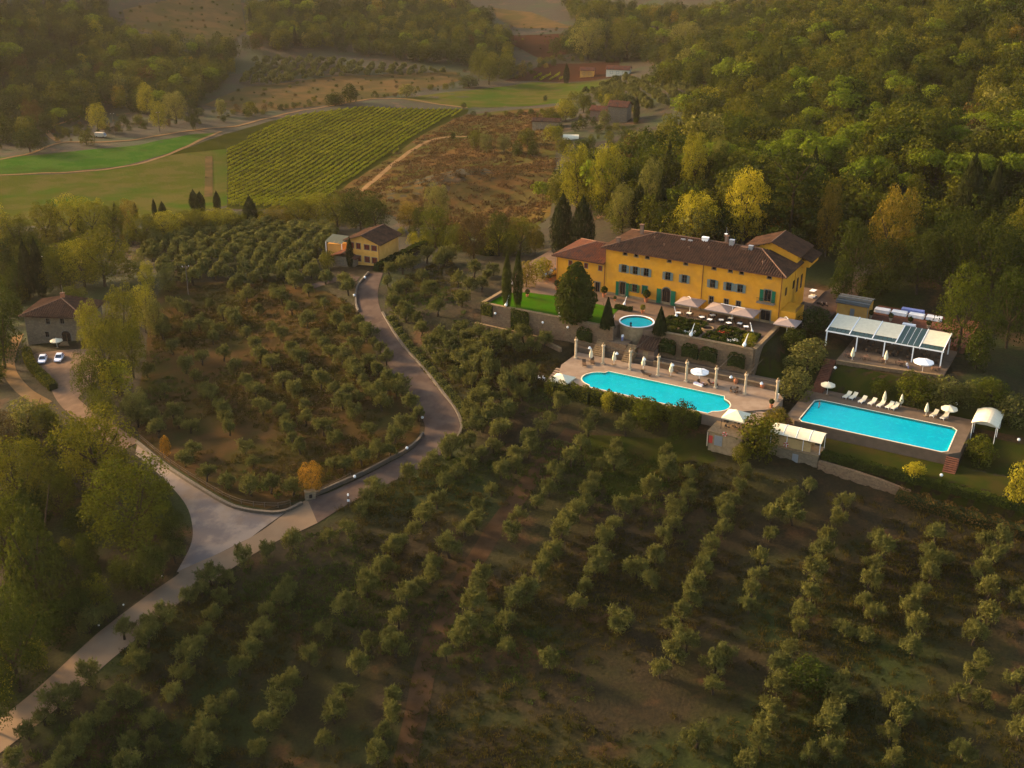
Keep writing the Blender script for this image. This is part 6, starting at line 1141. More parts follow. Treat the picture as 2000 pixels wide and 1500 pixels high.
# ------------------------------------------------------------ stuff by geometry nodes
def proto_coll(name, specs):
    co = bpy.data.collections.new(name)
    for i, (cr, tr, mat) in enumerate(specs):
        o = bpy.data.objects.new('%s_source_%02d' % (name, i), cr); co.objects.link(o)
        if mat: o.material_slots[0].link = 'OBJECT'; o.material_slots[0].material = M[mat]
    return co
def scatter(name, label, cat, P, S3, ix, coll):
    me = bpy.data.meshes.new(name); me.vertices.add(len(P)); me.vertices.foreach_set('co', np.asarray(P, np.float32).ravel())
    a = me.attributes.new('sc', 'FLOAT_VECTOR', 'POINT'); a.data.foreach_set('vector', np.asarray(S3, np.float32).ravel())
    a = me.attributes.new('rz', 'FLOAT_VECTOR', 'POINT'); r_ = np.zeros((len(P), 3), np.float32); r_[:, 2] = rng.uniform(0, 6.28, len(P)); a.data.foreach_set('vector', r_.ravel())
    a = me.attributes.new('ix', 'INT', 'POINT'); a.data.foreach_set('value', np.asarray(ix, np.int32))
    o = link(name, me); tag(o, label, cat, kind='stuff'); ng = bpy.data.node_groups.new(name + '_scatter', 'GeometryNodeTree')
    ng.interface.new_socket('Geometry', in_out='INPUT', socket_type='NodeSocketGeometry'); ng.interface.new_socket('Geometry', in_out='OUTPUT', socket_type='NodeSocketGeometry')
    N = ng.nodes; gi = N.new('NodeGroupInput'); go = N.new('NodeGroupOutput'); ip = N.new('GeometryNodeInstanceOnPoints'); ci = N.new('GeometryNodeCollectionInfo'); ci.inputs[0].default_value = coll; ci.inputs[1].default_value = True; ci.inputs[2].default_value = True
    def at(nm, ty):
        q_ = N.new('GeometryNodeInputNamedAttribute'); q_.data_type = ty; q_.inputs[0].default_value = nm; return q_.outputs[0]
    Lk = ng.links.new; Lk(gi.outputs[0], ip.inputs['Points']); Lk(ci.outputs[0], ip.inputs['Instance']); ip.inputs['Pick Instance'].default_value = True
    Lk(at('ix', 'INT'), ip.inputs['Instance Index']); Lk(at('rz', 'FLOAT_VECTOR'), ip.inputs['Rotation']); Lk(at('sc', 'FLOAT_VECTOR'), ip.inputs['Scale']); Lk(ip.outputs[0], go.inputs[0])
    md = o.modifiers.new('scatter', 'NODES'); md.node_group = ng; return o
def jgrid(polys_px, sp, jit=.4, excl=(), world=False):
    out = []
    for pp in polys_px:
        W_ = np.array(pp if world else gpoly(pp)); lo, hi = W_.min(0), W_.max(0); g = np.stack(np.meshgrid(np.arange(lo[0], hi[0], sp), np.arange(lo[1], hi[1], sp)), -1).reshape(-1, 2); g = g + rng.uniform(-jit, jit, g.shape) * sp; g = g[inpoly(g, W_)]
        for e_ in excl: g = g[~inpoly(g, np.array(e_))] if len(g) else g
        out.append(g)
    g = np.concatenate(out); return np.column_stack([g, gz(g[:, 0], g[:, 1])])
# lighter trees for the masses
def joined(cr, tr):
    return cr
FB = [crown('mass_crown', lobes(15, .5, .05, 1.0, .2, 200 + i) + [((0, 0, .5), (.3, .3, .34))], 1100, .024, 1.25, 'broad', shell=.6) for i in range(5)]
FP = [crown('mass_pine', lobes(16, .5, .55, .98, .19, 300 + i, .55), 900, .024, 1.5, 'pine', up=.9) for i in range(2)]
FO = [crown('mass_olive', [((a[0], a[1], a[2]), r_) for a, r_ in olive_clumps(40 + i)], 750, .11, 2.8, 'olive', along=(.7, 1.0), shell=.3, far=1.2) for i in range(4)]
woods = proto_coll('wood', [(FB[0], None, 'broad'), (FB[1], None, 'broad'), (FB[2], None, 'dark'), (FB[3], None, 'dark'), (FB[4], None, 'broad'), (FB[0], None, 'dark'), (FB[1], None, 'pale'), (FB[2], None, 'ochre'), (FP[0], None, 'pine'), (FP[1], None, 'pine'), (CC[0], None, 'cypress'), (FB[3], None, 'brown'), (FB[4], None, 'ygreen')])
def wood(name, label, polys, sp, hgt, wts, wmul=.85, world=False, excl=()):
    P = jgrid(polys, sp, .42, excl, world); n_ = len(P); ks = np.array(list(wts.keys())); pr = np.array(list(wts.values()), float); ix = rng.choice(ks, n_, p=pr / pr.sum()); hh = rng.uniform(hgt[0], hgt[1], n_) * (1 + .25 * np.sin(P[:, 0] * .07) * np.sin(P[:, 1] * .06)); wd = hh * rng.uniform(.75, 1.1, n_) * wmul
    cy = ix == 10; wd[cy] = hh[cy] * .2; P[:, 2] -= .3; scatter(name, label, 'wood', P, np.column_stack([wd, wd, hh]), ix, woods); return n_
mixed = {0: 3, 1: 3, 2: 4, 3: 4, 4: 3, 5: 3, 6: .5, 7: .12, 8: .8, 9: .8, 10: .6, 11: .25, 12: .12}
hill = [(8, 372), (20, 332), (26, 302), (45, 283), (62, 284), (72, 280), (95, 275), (118, 250), (150, 222), (300, 230), (420, 500), (420, 900), (240, 980), (150, 760), (70, 640), (95, 560), (62, 470), (40, 420)]
print('wood right', wood('hillside_wood', 'dense mixed woodland covering the hill behind the villa', [hill], 6.2, (5.5, 13.5), mixed, .95, True))
print('wood left', wood('far_wood', 'hazy mixed wood on the hill left of the valley', [[(-60, 275), (60, 285), (110, 255), (200, 215), (330, 225), (400, 195), (450, 160), (470, 110), (380, 95), (240, 75), (200, 5), (-80, 5)]], 8, (8, 13), mixed, .95))
print('wood far', wood('far_wood', 'hazy wood on the slope above the tan field', [[(480, 100), (620, 95), (760, 115), (900, 130), (985, 160), (1010, 120), (980, 80), (960, 45), (900, 5), (480, 5), (490, 60)], [(1080, 110), (1230, 118), (1300, 130), (1420, 100), (1500, 60), (1560, 5), (1100, 5), (1130, 60), (1100, 90)]], 9, (8, 13), mixed, 1.0))
print('left belt', wood('roadside_wood', 'dense scrubby wood filling the corner left of the lower road', [[(-60, 820), (60, 840), (140, 850), (230, 900), (330, 960), (345, 1040), (300, 1120), (180, 1210), (0, 1370), (-60, 1400)], [(-60, 470), (60, 500), (170, 500), (190, 560), (60, 590), (30, 640), (0, 760), (-60, 800)]], 5.5, (3.5, 7.5), {0: 2, 1: 2, 2: 4, 3: 4, 4: 2, 5: 3, 12: .3, 7: .2, 11: .4}, .9))
wood('valley_scrub', 'scattered bushes and hedges across the far valley floor', [[(430, 240), (560, 215), (700, 192), (740, 190), (700, 186), (560, 205), (430, 222)], [(120, 275), (200, 262), (400, 240), (420, 222), (300, 232), (120, 255), (40, 285)], [(640, 207), (760, 186), (900, 165), (985, 158), (900, 172), (760, 192)], [(1000, 160), (1100, 120), (1240, 122), (1240, 112), (1080, 112), (990, 135)], [(905, 225), (1000, 222), (1090, 215), (1090, 228), (1000, 232)]], 7.5, (1.6, 4.2), {0: 3, 1: 3, 2: 3, 3: 2, 11: 1, 7: .5}, 1.3)
wood('slope_scrub', 'bushy scrub around the far farmhouse and above the stone house', [[(1060, 262), (1100, 205), (1180, 190), (1240, 200), (1250, 300), (1150, 318), (1090, 300)], [(185, 470), (290, 478), (305, 525), (255, 565), (200, 560)]], 8.5, (2.2, 5.5), {0: 3, 1: 3, 2: 3, 3: 2, 4: 3, 12: 1, 6: 1}, 1.1, excl=[[(G(*c)[0] + 11 * math.cos(a), G(*c)[1] + 11 * math.sin(a)) for a in np.linspace(0, 6.28, 9)[:-1]] for c in ((1205, 240), (1172, 236), (1066, 252), (1115, 271))])
wood('hedgerow_scrub', 'tangled scrub filling the hedgerow belt above the upper grove', [[(-60, 500), (60, 470), (200, 455), (280, 445), (470, 432), (560, 425), (640, 405), (740, 420), (750, 445), (640, 448), (480, 444), (330, 450), (250, 480), (200, 510), (60, 520), (-60, 540)], [(780, 455), (900, 460), (1060, 470), (1060, 500), (900, 500), (800, 480)]], 4.5, (2.5, 5.2), {0: 3, 1: 3, 4: 3, 12: 2, 6: 1, 7: .7, 3: 1.5}, 1.0)
up = jgrid([[(255, 478), (330, 448), (480, 446), (640, 452), (655, 470), (650, 500), (600, 535), (480, 528), (400, 520), (330, 525), (280, 505)], [(300, 532), (400, 524), (600, 540), (640, 556), (560, 560), (330, 556)]], 4.7, .25); n_ = len(up); s_ = rng.uniform(1.05, 1.45, n_)
ocoll = proto_coll('olives', [(m, None, None) for m in FO + OLC[:6] + OLT[:2]])
fo = jgrid([[(470, 165), (500, 120), (620, 118), (760, 130), (900, 145), (800, 150), (640, 152), (520, 172)], [(1140, 185), (1230, 150), (1330, 160), (1360, 205), (1260, 220), (1200, 205)]], 7, .25)
RP = np.array([q_[0] for q_ in OREST]); RS = np.array([q_[1] for q_ in OREST]); AP = np.concatenate([up, fo, RP, RP, up]); AS = np.concatenate([s_, rng.uniform(1, 1.5, len(fo)), RS, RS, s_])
AI = np.concatenate([rng.integers(0, 4, len(up) + len(fo)), rng.integers(4, 10, len(RP)), rng.integers(10, 12, len(RP) + len(up))]); scatter('olive_groves', 'more distant olive trees of the upper grove and valley terraces', 'olive grove', AP, np.column_stack([AS, AS, AS]), AI, ocoll); print('olives in mass', len(RP), len(up), len(fo))
P_ = jgrid([[(-60, 290), (60, 292), (250, 262), (420, 240), (640, 206), (900, 175), (1000, 150), (985, 120), (900, 140), (640, 152), (480, 172), (400, 200), (200, 225), (-60, 285)], [(240, 70), (330, 75), (450, 95), (480, 60), (470, 0), (300, 0), (230, 30)], [(960, 40), (1120, 60), (1110, 105), (1000, 110), (960, 80)]], 13, .5); n_ = len(P_); h_ = rng.uniform(.8, 2.2, n_); scatter('hill_scrub', 'sparse low scrub dotted over the far bare slopes', 'scrub', P_, np.column_stack([h_ * 1.6, h_ * 1.6, h_]), rng.choice([0, 2, 3, 11], n_), woods)
# ------------------------------------------------------------ single trees
T = tpx
T(1097, 378, 505, 50, 'cypress', None, 'broad dark cypress behind the villa wing, the left of two'); T(1136, 384, 506, 50, 'cypress', None, 'broad dark cypress touching the villa wing roof')
T(990, 494, 602, 21, 'cypress', 'dark', 'tall slim cypress on the lawn, the outer of a pair', z=0); T(1011, 489, 600, 21, 'cypress', 'dark', 'tall slim cypress on the lawn, the inner of a pair', z=0)
T(1123, 517, 624, 80, 'egg', 'dark', 'large dark egg shaped evergreen on the lawn', z=0, cat='tree', name='evergreen_tree'); T(1186, 581, 639, 30, 'cone', None, 'clipped cone topiary left of the round fountain', z=0, cat='topiary'); T(1289, 599, 651, 30, 'cone', None, 'clipped cone topiary right of the round fountain', z=0, cat='topiary')
T(1452, 332, 480, 92, 'fine', 'yellow', 'tall bright yellow tree behind the villa roof'); T(1358, 378, 478, 100, 'fine', 'yellow', 'low spreading yellow tree behind the villa'); T(1515, 425, 478, 42, 'fine', 'orange', 'small orange tree behind the rear block'); T(1540, 296, 485, 150, 'cedar', 'dark', 'big dark layered cedar behind the villa')
T(1612, 360, 500, 55, 'fine', 'ochre', 'slender ochre tree right of the cedar'); T(1735, 368, 545, 105, 'fine', 'ochre', 'large golden brown tree above the restaurant'); 
for x, yt, yb, w_, m, k, l in [(1125, 285, 415, 85, 'ygreen', 'fine', 'tall pale yellow green poplar at the wood edge'), (1185, 283, 420, 80, 'ygreen', 'fine', 'pale yellow green poplar with twin tops'), (1268, 312, 440, 60, 'pale', 'fine', 'pale dusty tree behind the dark cypresses'), (1352, 262, 380, 62, 'ygreen', 'fine', 'pale green tree rising from the valley fold'), (1400, 272, 370, 45, 'pale', 'fine', 'small pale tree beside the valley fold'), (1215, 365, 455, 60, 'pale', 'broad', 'dusty green tree behind the wing chimney'), (1300, 400, 470, 60, 'dark', 'broad', 'dark round tree left of the yellow trees'), (1245, 360, 450, 40, 'cypress', 'cypress', 'thin dark cypress among the pale trees'), (1288, 345, 450, 26, 'cypress', 'cypress', 'thin dark cypress left of the spreading yellow tree')]: T(x, yt, yb, w_, k, m, l)
for x, yt, yb, w_ in [(1420, 285, 345, 85), (1475, 300, 360, 80), (1340, 300, 350, 60), (1560, 255, 330, 90), (1620, 268, 340, 85), (1680, 240, 320, 95), (1740, 262, 330, 85), (1790, 228, 310, 95), (1850, 245, 325, 95), (1905, 222, 305, 90), (1960, 235, 310, 90), (2010, 215, 300, 95), (1580, 320, 380, 60), (1800, 290, 370, 85), (1900, 300, 380, 80), (1980, 300, 380, 80), (1600, 290, 350, 70), (1700, 305, 370, 75), (1525, 275, 340, 75)]: T(x, yt, yb, w_, 'pine', None, 'umbrella pine with flat bright green crown on the ridge', 'umbrella pines on the ridge')
for x, yt, yb, w_, m, k, l in [(1885, 300, 440, 50, 'cypress', 'cypress', 'tall dark cypress in the wood above the restaurant'), (1935, 315, 430, 28, 'cypress', 'cypress', 'thin cypress near the wood edge'), (1660, 430, 560, 95, 'dark', 'broad', 'dark green tree beside the service drive'), (1720, 470, 575, 90, 'dark', 'broad', 'dark rounded tree above the kiosk'), (1790, 450, 575, 100, 'dark', 'broad', 'dark tree under the golden brown one'), (1855, 420, 570, 110, 'dark', 'broad', 'broad dark tree behind the brick terrace'), (1930, 430, 590, 120, 'dark', 'broad', 'large dark tree right of the brick terrace'), (1870, 525, 690, 110, 'broad', 'broad', 'big olive green tree overhanging the pergola corner'), (1965, 530, 680, 100, 'dark', 'broad', 'dark oak beyond the pergola'), (1990, 395, 540, 90, 'broad', 'broad', 'green tree on the wood edge above the oak'), (1640, 520, 590, 50, 'dark', 'bush', 'dark shrub mass along the service drive'), (1700, 535, 585, 70, 'dark', 'bush', 'dark laurel behind the kiosk'), (1905, 640, 720, 60, 'dark', 'bush', 'dark shrub below the overhanging tree')]: T(x, yt, yb, w_, k, m, l)
# wood edge at the left, road side
for x, yt, yb, w_, m, k, l in [(195, 800, 955, 170, 'broad', 'broad', 'broad green tree by the side road'), (265, 905, 1075, 205, 'broad', 'fine', 'large spreading tree beside the gravel junction'), (50, 860, 1000, 130, 'broad', 'broad', 'rounded green tree above the dark conifer'), (85, 940, 1200, 165, 'dark', 'conifer', 'tall dark conifer beside the lower road'), (15, 970, 1130, 110, 'broad', 'broad', 'green tree left of the dark conifer'), (40, 1170, 1350, 160, 'dark', 'broad', 'leafy tree below the dark conifer'), (-10, 1280, 1430, 110, 'dark', 'broad', 'dark tree at the bend of the lower road'), (120, 930, 1010, 80, 'broad', 'fine', 'small round tree behind the conifer'), (345, 1000, 1085, 60, 'dark', 'broad', 'small dark tree at the edge of the junction'), (290, 1060, 1150, 70, 'dark', 'bush', 'dark scrub below the junction tree'), (160, 1150, 1225, 70, 'dark', 'bush', 'dark scrub beside the lower road'), (60, 780, 850, 90, 'pale', 'bush', 'pale reeds and scrub below the stone house'), (90, 790, 840, 60, 'ygreen', 'bush', 'bright green shrub at the lane corner'), (10, 800, 900, 80, 'brown', 'broad', 'brownish tree at the lane'),
    (10, 560, 720, 100, 'dark', 'broad', 'large dark tree left of the stone house'), (250, 560, 690, 80, 'broad', 'fine', 'tall green tree right of the stone house'), (215, 622, 760, 78, 'broad', 'fine', 'green tree close to the stone house wall'), (285, 560, 650, 60, 'ygreen', 'broad', 'bright green round tree among the first olives'), (290, 512, 570, 40, 'yellow', 'fine', 'small yellow tree at the grove corner'), (228, 705, 770, 75, 'yellow', 'bush', 'yellow leaved shrub above the yard fence'), (180, 690, 790, 70, 'broad', 'broad', 'green tree at the yard corner'), (610, 905, 965, 55, 'orange', 'fine', 'small orange autumn tree by the gate pier'), (325, 850, 890, 22, 'orange', 'bush', 'orange shrub beside the wooden fence'), (205, 450, 560, 110, 'broad', 'broad', 'rounded green tree above the stone house'), (165, 470, 560, 90, 'ygreen', 'broad', 'yellowish tree behind the stone house roof'), (120, 480, 570, 80, 'broad', 'broad', 'green tree over the stone house chimney'), (60, 470, 580, 30, 'cypress', 'cypress', 'tall dark cypress pair above the stone house, left stem'), (82, 465, 580, 28, 'cypress', 'cypress', 'tall dark cypress pair above the stone house, right stem'), (40, 500, 590, 40, 'dark', 'conifer', 'dark conifer at the left above the stone house'),
    (185, 590, 700, 60, 'ygreen', 'fine', 'slim yellow green tree touching the stone house corner'), (262, 630, 740, 65, 'broad', 'broad', 'green tree behind the yellow shrub'), (305, 585, 660, 45, 'pale', 'broad', 'pale tree at the head of the first olive row'), (205, 760, 830, 70, 'broad', 'broad', 'green tree below the yard'), (150, 560, 620, 60, 'broad', 'broad', 'green tree behind the stone house roof end'), (330, 520, 570, 50, 'olive', 'broad', 'grey green tree at the orange earth bank'),
    (270, 760, 830, 60, 'olive', 'broad', 'greyish tree between yard and side road')]: T(x, yt, yb, w_, k, m, l)
# hedgerow belt above the upper grove
belt = [(-10, 400, 500, 90, 'ygreen'), (40, 420, 500, 80, 'broad'), (95, 395, 480, 70, 'broad'), (140, 385, 470, 80, 'ygreen'), (185, 388, 470, 75, 'ygreen'), (225, 400, 475, 60, 'broad'), (255, 392, 460, 50, 'ochre'), (280, 420, 480, 70, 'broad'), (330, 415, 470, 75, 'ygreen'), (380, 412, 462, 70, 'broad'), (430, 408, 458, 75, 'ygreen'), (465, 415, 455, 50, 'broad'), (540, 405, 450, 70, 'ochre'), (585, 388, 448, 75, 'broad'), (620, 378, 446, 70, 'ygreen'), (660, 375, 450, 85, 'broad'), (705, 372, 452, 90, 'dark'), (735, 385, 455, 60, 'dark'), (855, 360, 440, 60, 'pale'), (850, 405, 485, 75, 'broad'), (800, 395, 455, 50, 'ochre'), (820, 405, 460, 30, 'dark'), (925, 420, 505, 70, 'brown'), (975, 415, 500, 55, 'dark'), (1015, 425, 500, 65, 'broad'), (1045, 440, 500, 40, 'ochre'), (890, 440, 500, 50, 'broad')]
for i, (x, yt, yb, w_, m) in enumerate(belt): T(x, yt, yb, w_, random.choice(('broad', 'fine')), m, {'ygreen': 'yellow green tree', 'broad': 'green rounded tree', 'ochre': 'ochre leaved tree', 'dark': 'dark green tree', 'pale': 'pale poplar', 'brown': 'brownish tree'}[m] + ' in the hedgerow belt ' + ('left of' if x < 490 else 'between the lone dark cypress and' if x < 760 else 'right of') + (' the lone dark cypress' if x < 490 else ' the yellow house'), 'hedgerow belt trees')
for x, yt, yb, w_, l in [(491, 382, 448, 30, 'broad lone dark cypress at the top of the upper grove'), (380, 370, 410, 20, 'dark cypress beside the brown earth strip, left of three'), (393, 374, 414, 20, 'dark cypress beside the brown earth strip, the middle one'), (425, 373, 412, 16, 'dark cypress right of the brown earth strip'), (303, 388, 425, 10, 'thin cypress rising from the belt'), (319, 393, 428, 16, 'short thick cypress in the belt'), (266, 396, 425, 8, 'very thin cypress in the belt'), (228, 394, 440, 10, 'thin pointed cypress above the belt trees'), (220, 415, 445, 14, 'small cypress at the left of the belt'), (161, 405, 470, 12, 'thin dark cypress among yellowish belt trees'), (1106, 124, 163, 13, 'lone tall cypress in the far fields'), (684, 462, 522, 15, 'slim cypress in front of the yellow house'), (1242, 190, 240, 14, 'cypress beside the far stone farmhouse')]: T(x, yt, yb, w_, 'cypress', None, l)
far = [(288, 162, 225, 40, 'ygreen', 'tall pale tree at the wood edge behind the lane'), (312, 198, 256, 38, 'ygreen', 'pale green tree behind the pale pole'), (192, 202, 258, 46, 'ygreen', 'round pale tree behind the white van'), (345, 180, 240, 50, 'pale', 'greyish tree right of the pale trees'), (380, 195, 245, 22, 'dark', 'dark tree by the lane end'), (378, 222, 254, 14, 'dark', 'small dark tree standing alone by the lane'), (65, 196, 255, 45, 'brown', 'brownish tree at the left wood edge'), (60, 250, 298, 75, 'dark', 'dark clump beside the left lane'), (170, 255, 283, 34, 'broad', 'low round tree left of the van'), (433, 192, 225, 24, 'pale', 'pale tree near the far tan field'), (490, 198, 225, 30, 'broad', 'low tree along the far lane'), (685, 165, 200, 36, 'dark', 'dark round tree above the far lane'), (655, 183, 205, 50, 'dark', 'long dark hedge tree along the far lane'), (795, 165, 190, 40, 'pale', 'pale tree at the lane fork'), (935, 100, 158, 40, 'broad', 'tree at the foot of the far wood'), (955, 115, 165, 44, 'broad', 'broad tree beside the far green field'), (915, 148, 170, 50, 'dark', 'dark hedge tree by the far green field'), (1021, 120, 150, 22, 'ochre', 'small golden tree in the far fields'), (1148, 35, 115, 75, 'pale', 'big pale tree before the far wood'), (1225, 35, 115, 80, 'broad', 'big green tree before the far wood'), (1340, 45, 100, 70, 'pale', 'pale tree under the far olive terraces'),
    (928, 255, 290, 26, 'broad', 'rounded shrub at the end of the farm track'), (950, 262, 300, 32, 'olive', 'grey green shrub in the meadow row'), (985, 262, 300, 34, 'olive', 'grey green shrub in the middle of the meadow row'), (1010, 275, 305, 28, 'dark', 'dark shrub in the meadow row'), (1040, 278, 306, 26, 'dark', 'dark shrub ending the meadow row'), (1030, 250, 285, 40, 'broad', 'green tree before the barn'), (1080, 245, 275, 40, 'ygreen', 'yellowish bush right of the barn'), (1105, 195, 235, 50, 'ygreen', 'yellow green tree left of the far farmhouse'), (1075, 210, 240, 36, 'broad', 'green tree above the barn'), (1140, 180, 220, 36, 'broad', 'green tree behind the far farmhouse'), (1190, 182, 206, 28, 'ygreen', 'bright green tree above the far farmhouse'), (1180, 215, 250, 26, 'olive', 'grey tree in front of the far farmhouse'), (1065, 186, 198, 10, 'dark', 'tiny dark tree in the pale green field'), (906, 200, 212, 12, 'dark', 'tiny dark tree at the lane end'), (1228, 250, 300, 46, 'dark', 'dark tree right of the polytunnel'), (1140, 270, 305, 50, 'dark', 'dark bush below the polytunnel'), (1100, 270, 300, 34, 'broad', 'bush before the polytunnel'), (885, 258, 272, 12, 'dark', 'tiny shrub on the farm track')]
for x, yt, yb, w_, m, l in far: T(x, yt, yb, w_, 'broad' if yb - yt > 36 else 'bush', m, l, cat='tree' if yb - yt > 36 else 'bush')
# shrubs of the estate
for x, yt, yb, w_, z, m, l in [(1575, 664, 722, 92, None, 'olive', 'round olive bush beside the garden wall'), (1548, 720, 785, 72, None, 'olive', 'round olive bush between the two pools'), (1590, 600, 650, 70, None, 'dark', 'dark laurel mass at the villa corner'), (1548, 640, 690, 60, None, 'dark', 'dark shrub under the corner parasol'), (1478, 815, 895, 84, None, 'broad', 'leafy green tree beside the gazebo store'), (1512, 798, 850, 60, None, 'ochre', 'autumn tinted bush behind the bar canopy'), (1445, 868, 905, 40, None, 'broad', 'green bush below the store room'), (1330, 783, 850, 60, None, 'dark', 'dark pointed bush in the pool hedge'), (1260, 778, 840, 70, None, 'broad', 'tall bushy shrub in the pool hedge'), (1188, 765, 800, 34, None, 'ygreen', 'yellow green bush in the pool hedge'), (1785, 905, 935, 44, None, 'yellow', 'yellow flowering bush on the lower lawn'), (1912, 855, 905, 66, None, 'broad', 'green shrub below the cream tent'), (1985, 905, 990, 60, None, 'ygreen', 'leafy bush at the lower lawn edge'), (1785, 730, 790, 80, None, 'broad', 'olive shrub on the slope above the pool'), (1840, 735, 800, 70, None, 'olive', 'grey green shrub on the slope above the parasol'), (1720, 742, 770, 50, None, 'broad', 'low shrub on the grass slope'), (1930, 740, 790, 80, None, 'broad', 'green shrub behind the cream tent'), (1970, 770, 830, 70, None, 'olive', 'olive shrub beyond the cream tent'), (1890, 745, 790, 60, None, 'olive', 'olive bush between shrub and tent'), (1580, 1290, 1355, 95, None, 'box', 'low glossy green bush among the olives'), (1060, 503, 545, 48, 0, 'ygreen', 'round yellow green shrub by the dark car'), (1028, 512, 560, 44, 0, 'ochre', 'ochre tinted shrub by the gravel court'), (640, 490, 525, 36, None, 'broad', 'bush left of the stone annex'), (617, 505, 545, 20, None, 'olive', 'small olive bush by the house spur')]: T(x, yt, yb, w_, 'bush', m, l, z=z)
tree(EP(-66.0, 218.9, 0), 3.0, 3.2, 'bush', 'ygreen', 'bright climbing shrub on the garden wall corner')
# leafy hedges
def hedge(name, label, pts, wd, h_, mat, dens=26, lump=.12, group=None):
    """pts world xyz (base); leaves over a box section, with a solid core"""
    pts = [np.asarray(p, float) for p in pts]; o = pts[0]; t = thing(name, label, 'hedge', o, 0, group); Ps, Ns = [], []; core = MB()
    for a, b in zip(pts, pts[1:]):
        d_ = b - a; L = np.linalg.norm(d_[:2]); dx = d_ / np.linalg.norm(d_); nn = np.array([-dx[1], dx[0], 0]); nn /= np.linalg.norm(nn); n_ = max(12, int(L * (wd + 2 * h_) * dens)); s_ = rng.uniform(0, 1, n_); q_ = rng.uniform(0, wd + 2 * h_, n_)
        off = np.where(q_ < h_, -wd / 2, np.where(q_ < h_ + wd, q_ - h_ - wd / 2, wd / 2)); zz_ = np.where(q_ < h_, q_, np.where(q_ < h_ + wd, h_, q_ - h_ - wd)); bump = lump * np.sin(s_ * L * 1.3 + off) * np.sin(s_ * L * .47 + 1)
        Ps.append(a - o + s_[:, None] * d_ + nn * (off + rng.normal(0, .06, n_))[:, None] + np.array([0, 0, 1]) * (zz_ * (1 + bump / h_ * 1.2) + rng.normal(0, .05, n_))[:, None]); Ns.append(np.where((q_ < h_)[:, None], -nn, np.where((q_ < h_ + wd)[:, None], [0, 0, 1], nn)) + rng.normal(size=(n_, 3)) * .6)
        k = wd * .42; A_, B_ = a - o, b - o; core.add([A_ - nn * k, B_ - nn * k, B_ + nn * k, A_ + nn * k, A_ - nn * k + (0, 0, h_ * .88), B_ - nn * k + (0, 0, h_ * .88), B_ + nn * k + (0, 0, h_ * .88), A_ + nn * k + (0, 0, h_ * .88)], [(4, 5, 6, 7), (0, 1, 5, 4), (2, 3, 7, 6), (1, 2, 6, 5), (3, 0, 4, 7)])
    P = np.concatenate(Ps); link('foliage', leafmesh('hedge_foliage', P, np.concatenate(Ns), rng.uniform(.09, .17, len(P)), 1.3, mat), t); core.build('core', surf('hedge_core', (.02, .025, .008)) if 'hcore' not in M else M['hcore'], t)
    return t
M['hcore'] = surf('hedge_core', (.02, .025, .008))
def gl(pxs, k=3): return [np.array([*q_, float(gz(*q_))]) for q_ in smooth_line([G(*p)[:2] for p in pxs], k)]
def el(uvz): return [EP(*q_) for q_ in uvz]
hedge('hedge', 'long leafy hedge screening the pool with rounded ends', [EP(u, 193.0 + .4 * math.sin(u), float(gz(*EP(u, 193.0)[:2])) - .2) for u in np.arange(-99, -64, 2.5)], 2.4, 2.6, 'broad', 22, .4)
hedge('hedge', 'dark box hedge along the top of the dry stone wall', [EP(-43.4 + 4 * k, 194.4 - .12 * k, -8.75 - .09 * k) for k in range(13)], 1.5, 1.4, 'box', 30)
hedge('hedge', 'clipped hedge between the lane and the white cars', gl([(52, 690), (60, 715), (80, 738), (105, 762)]), 2.0, 1.6, 'broad', 18)
hedge('hedge', 'dark hedge curving around the yellow house', gl([(735, 530), (775, 508), (815, 488), (850, 478), (900, 487), (960, 500)]), 1.8, 1.7, 'box', 18)
hedge('hedge', 'ivy hanging over the lawn wall by the slim cypresses', el([(-118.4, 212.9, -4.3), (-115.6, 212.9, -4.6), (-114.0, 213, -4.8)]), .5, 4.9, 'broad', 26)
hedge('hedge', 'ivy clump on the outer corner of the lawn wall', el([(-126.2, 213.4, -2.3), (-123.2, 213.0, -2.2)]), .7, 2.8, 'broad', 26)
for u, l in ((-82.5, 'beside the brick hut'), (-77.5, 'in the middle'), (-73.5, 'right of the middle'), (-67.5, 'near the corner'), (-100.5, 'beside the stairs')): hedge('climber', 'dark climbing plant on the tall garden wall ' + l, el([(u - 1.8, 215.7 if u > -90 else 213.2, -3.6), (u, 215.6 if u > -90 else 213.1, -3.3), (u + 1.7, 215.7 if u > -90 else 213.2, -3.7)]), .8, 2.3, 'box', 22, .5)
hedge('hedge', 'low box hedge on the gravel left of the fountain', el([(-99.5, 226.2, 0), (-95.5, 226.4, 0)]), 1.1, .8, 'box', 40)
hedge('hedge', 'low dark hedge line beyond the cream tent', el([(-14, 228.5, float(gz(*EP(-14, 228.5)[:2]))), (-2, 229.5, float(gz(*EP(-2, 229.5)[:2]))), (8, 230, float(gz(*EP(8, 230)[:2])))]), 1.6, 1.2, 'box', 20)
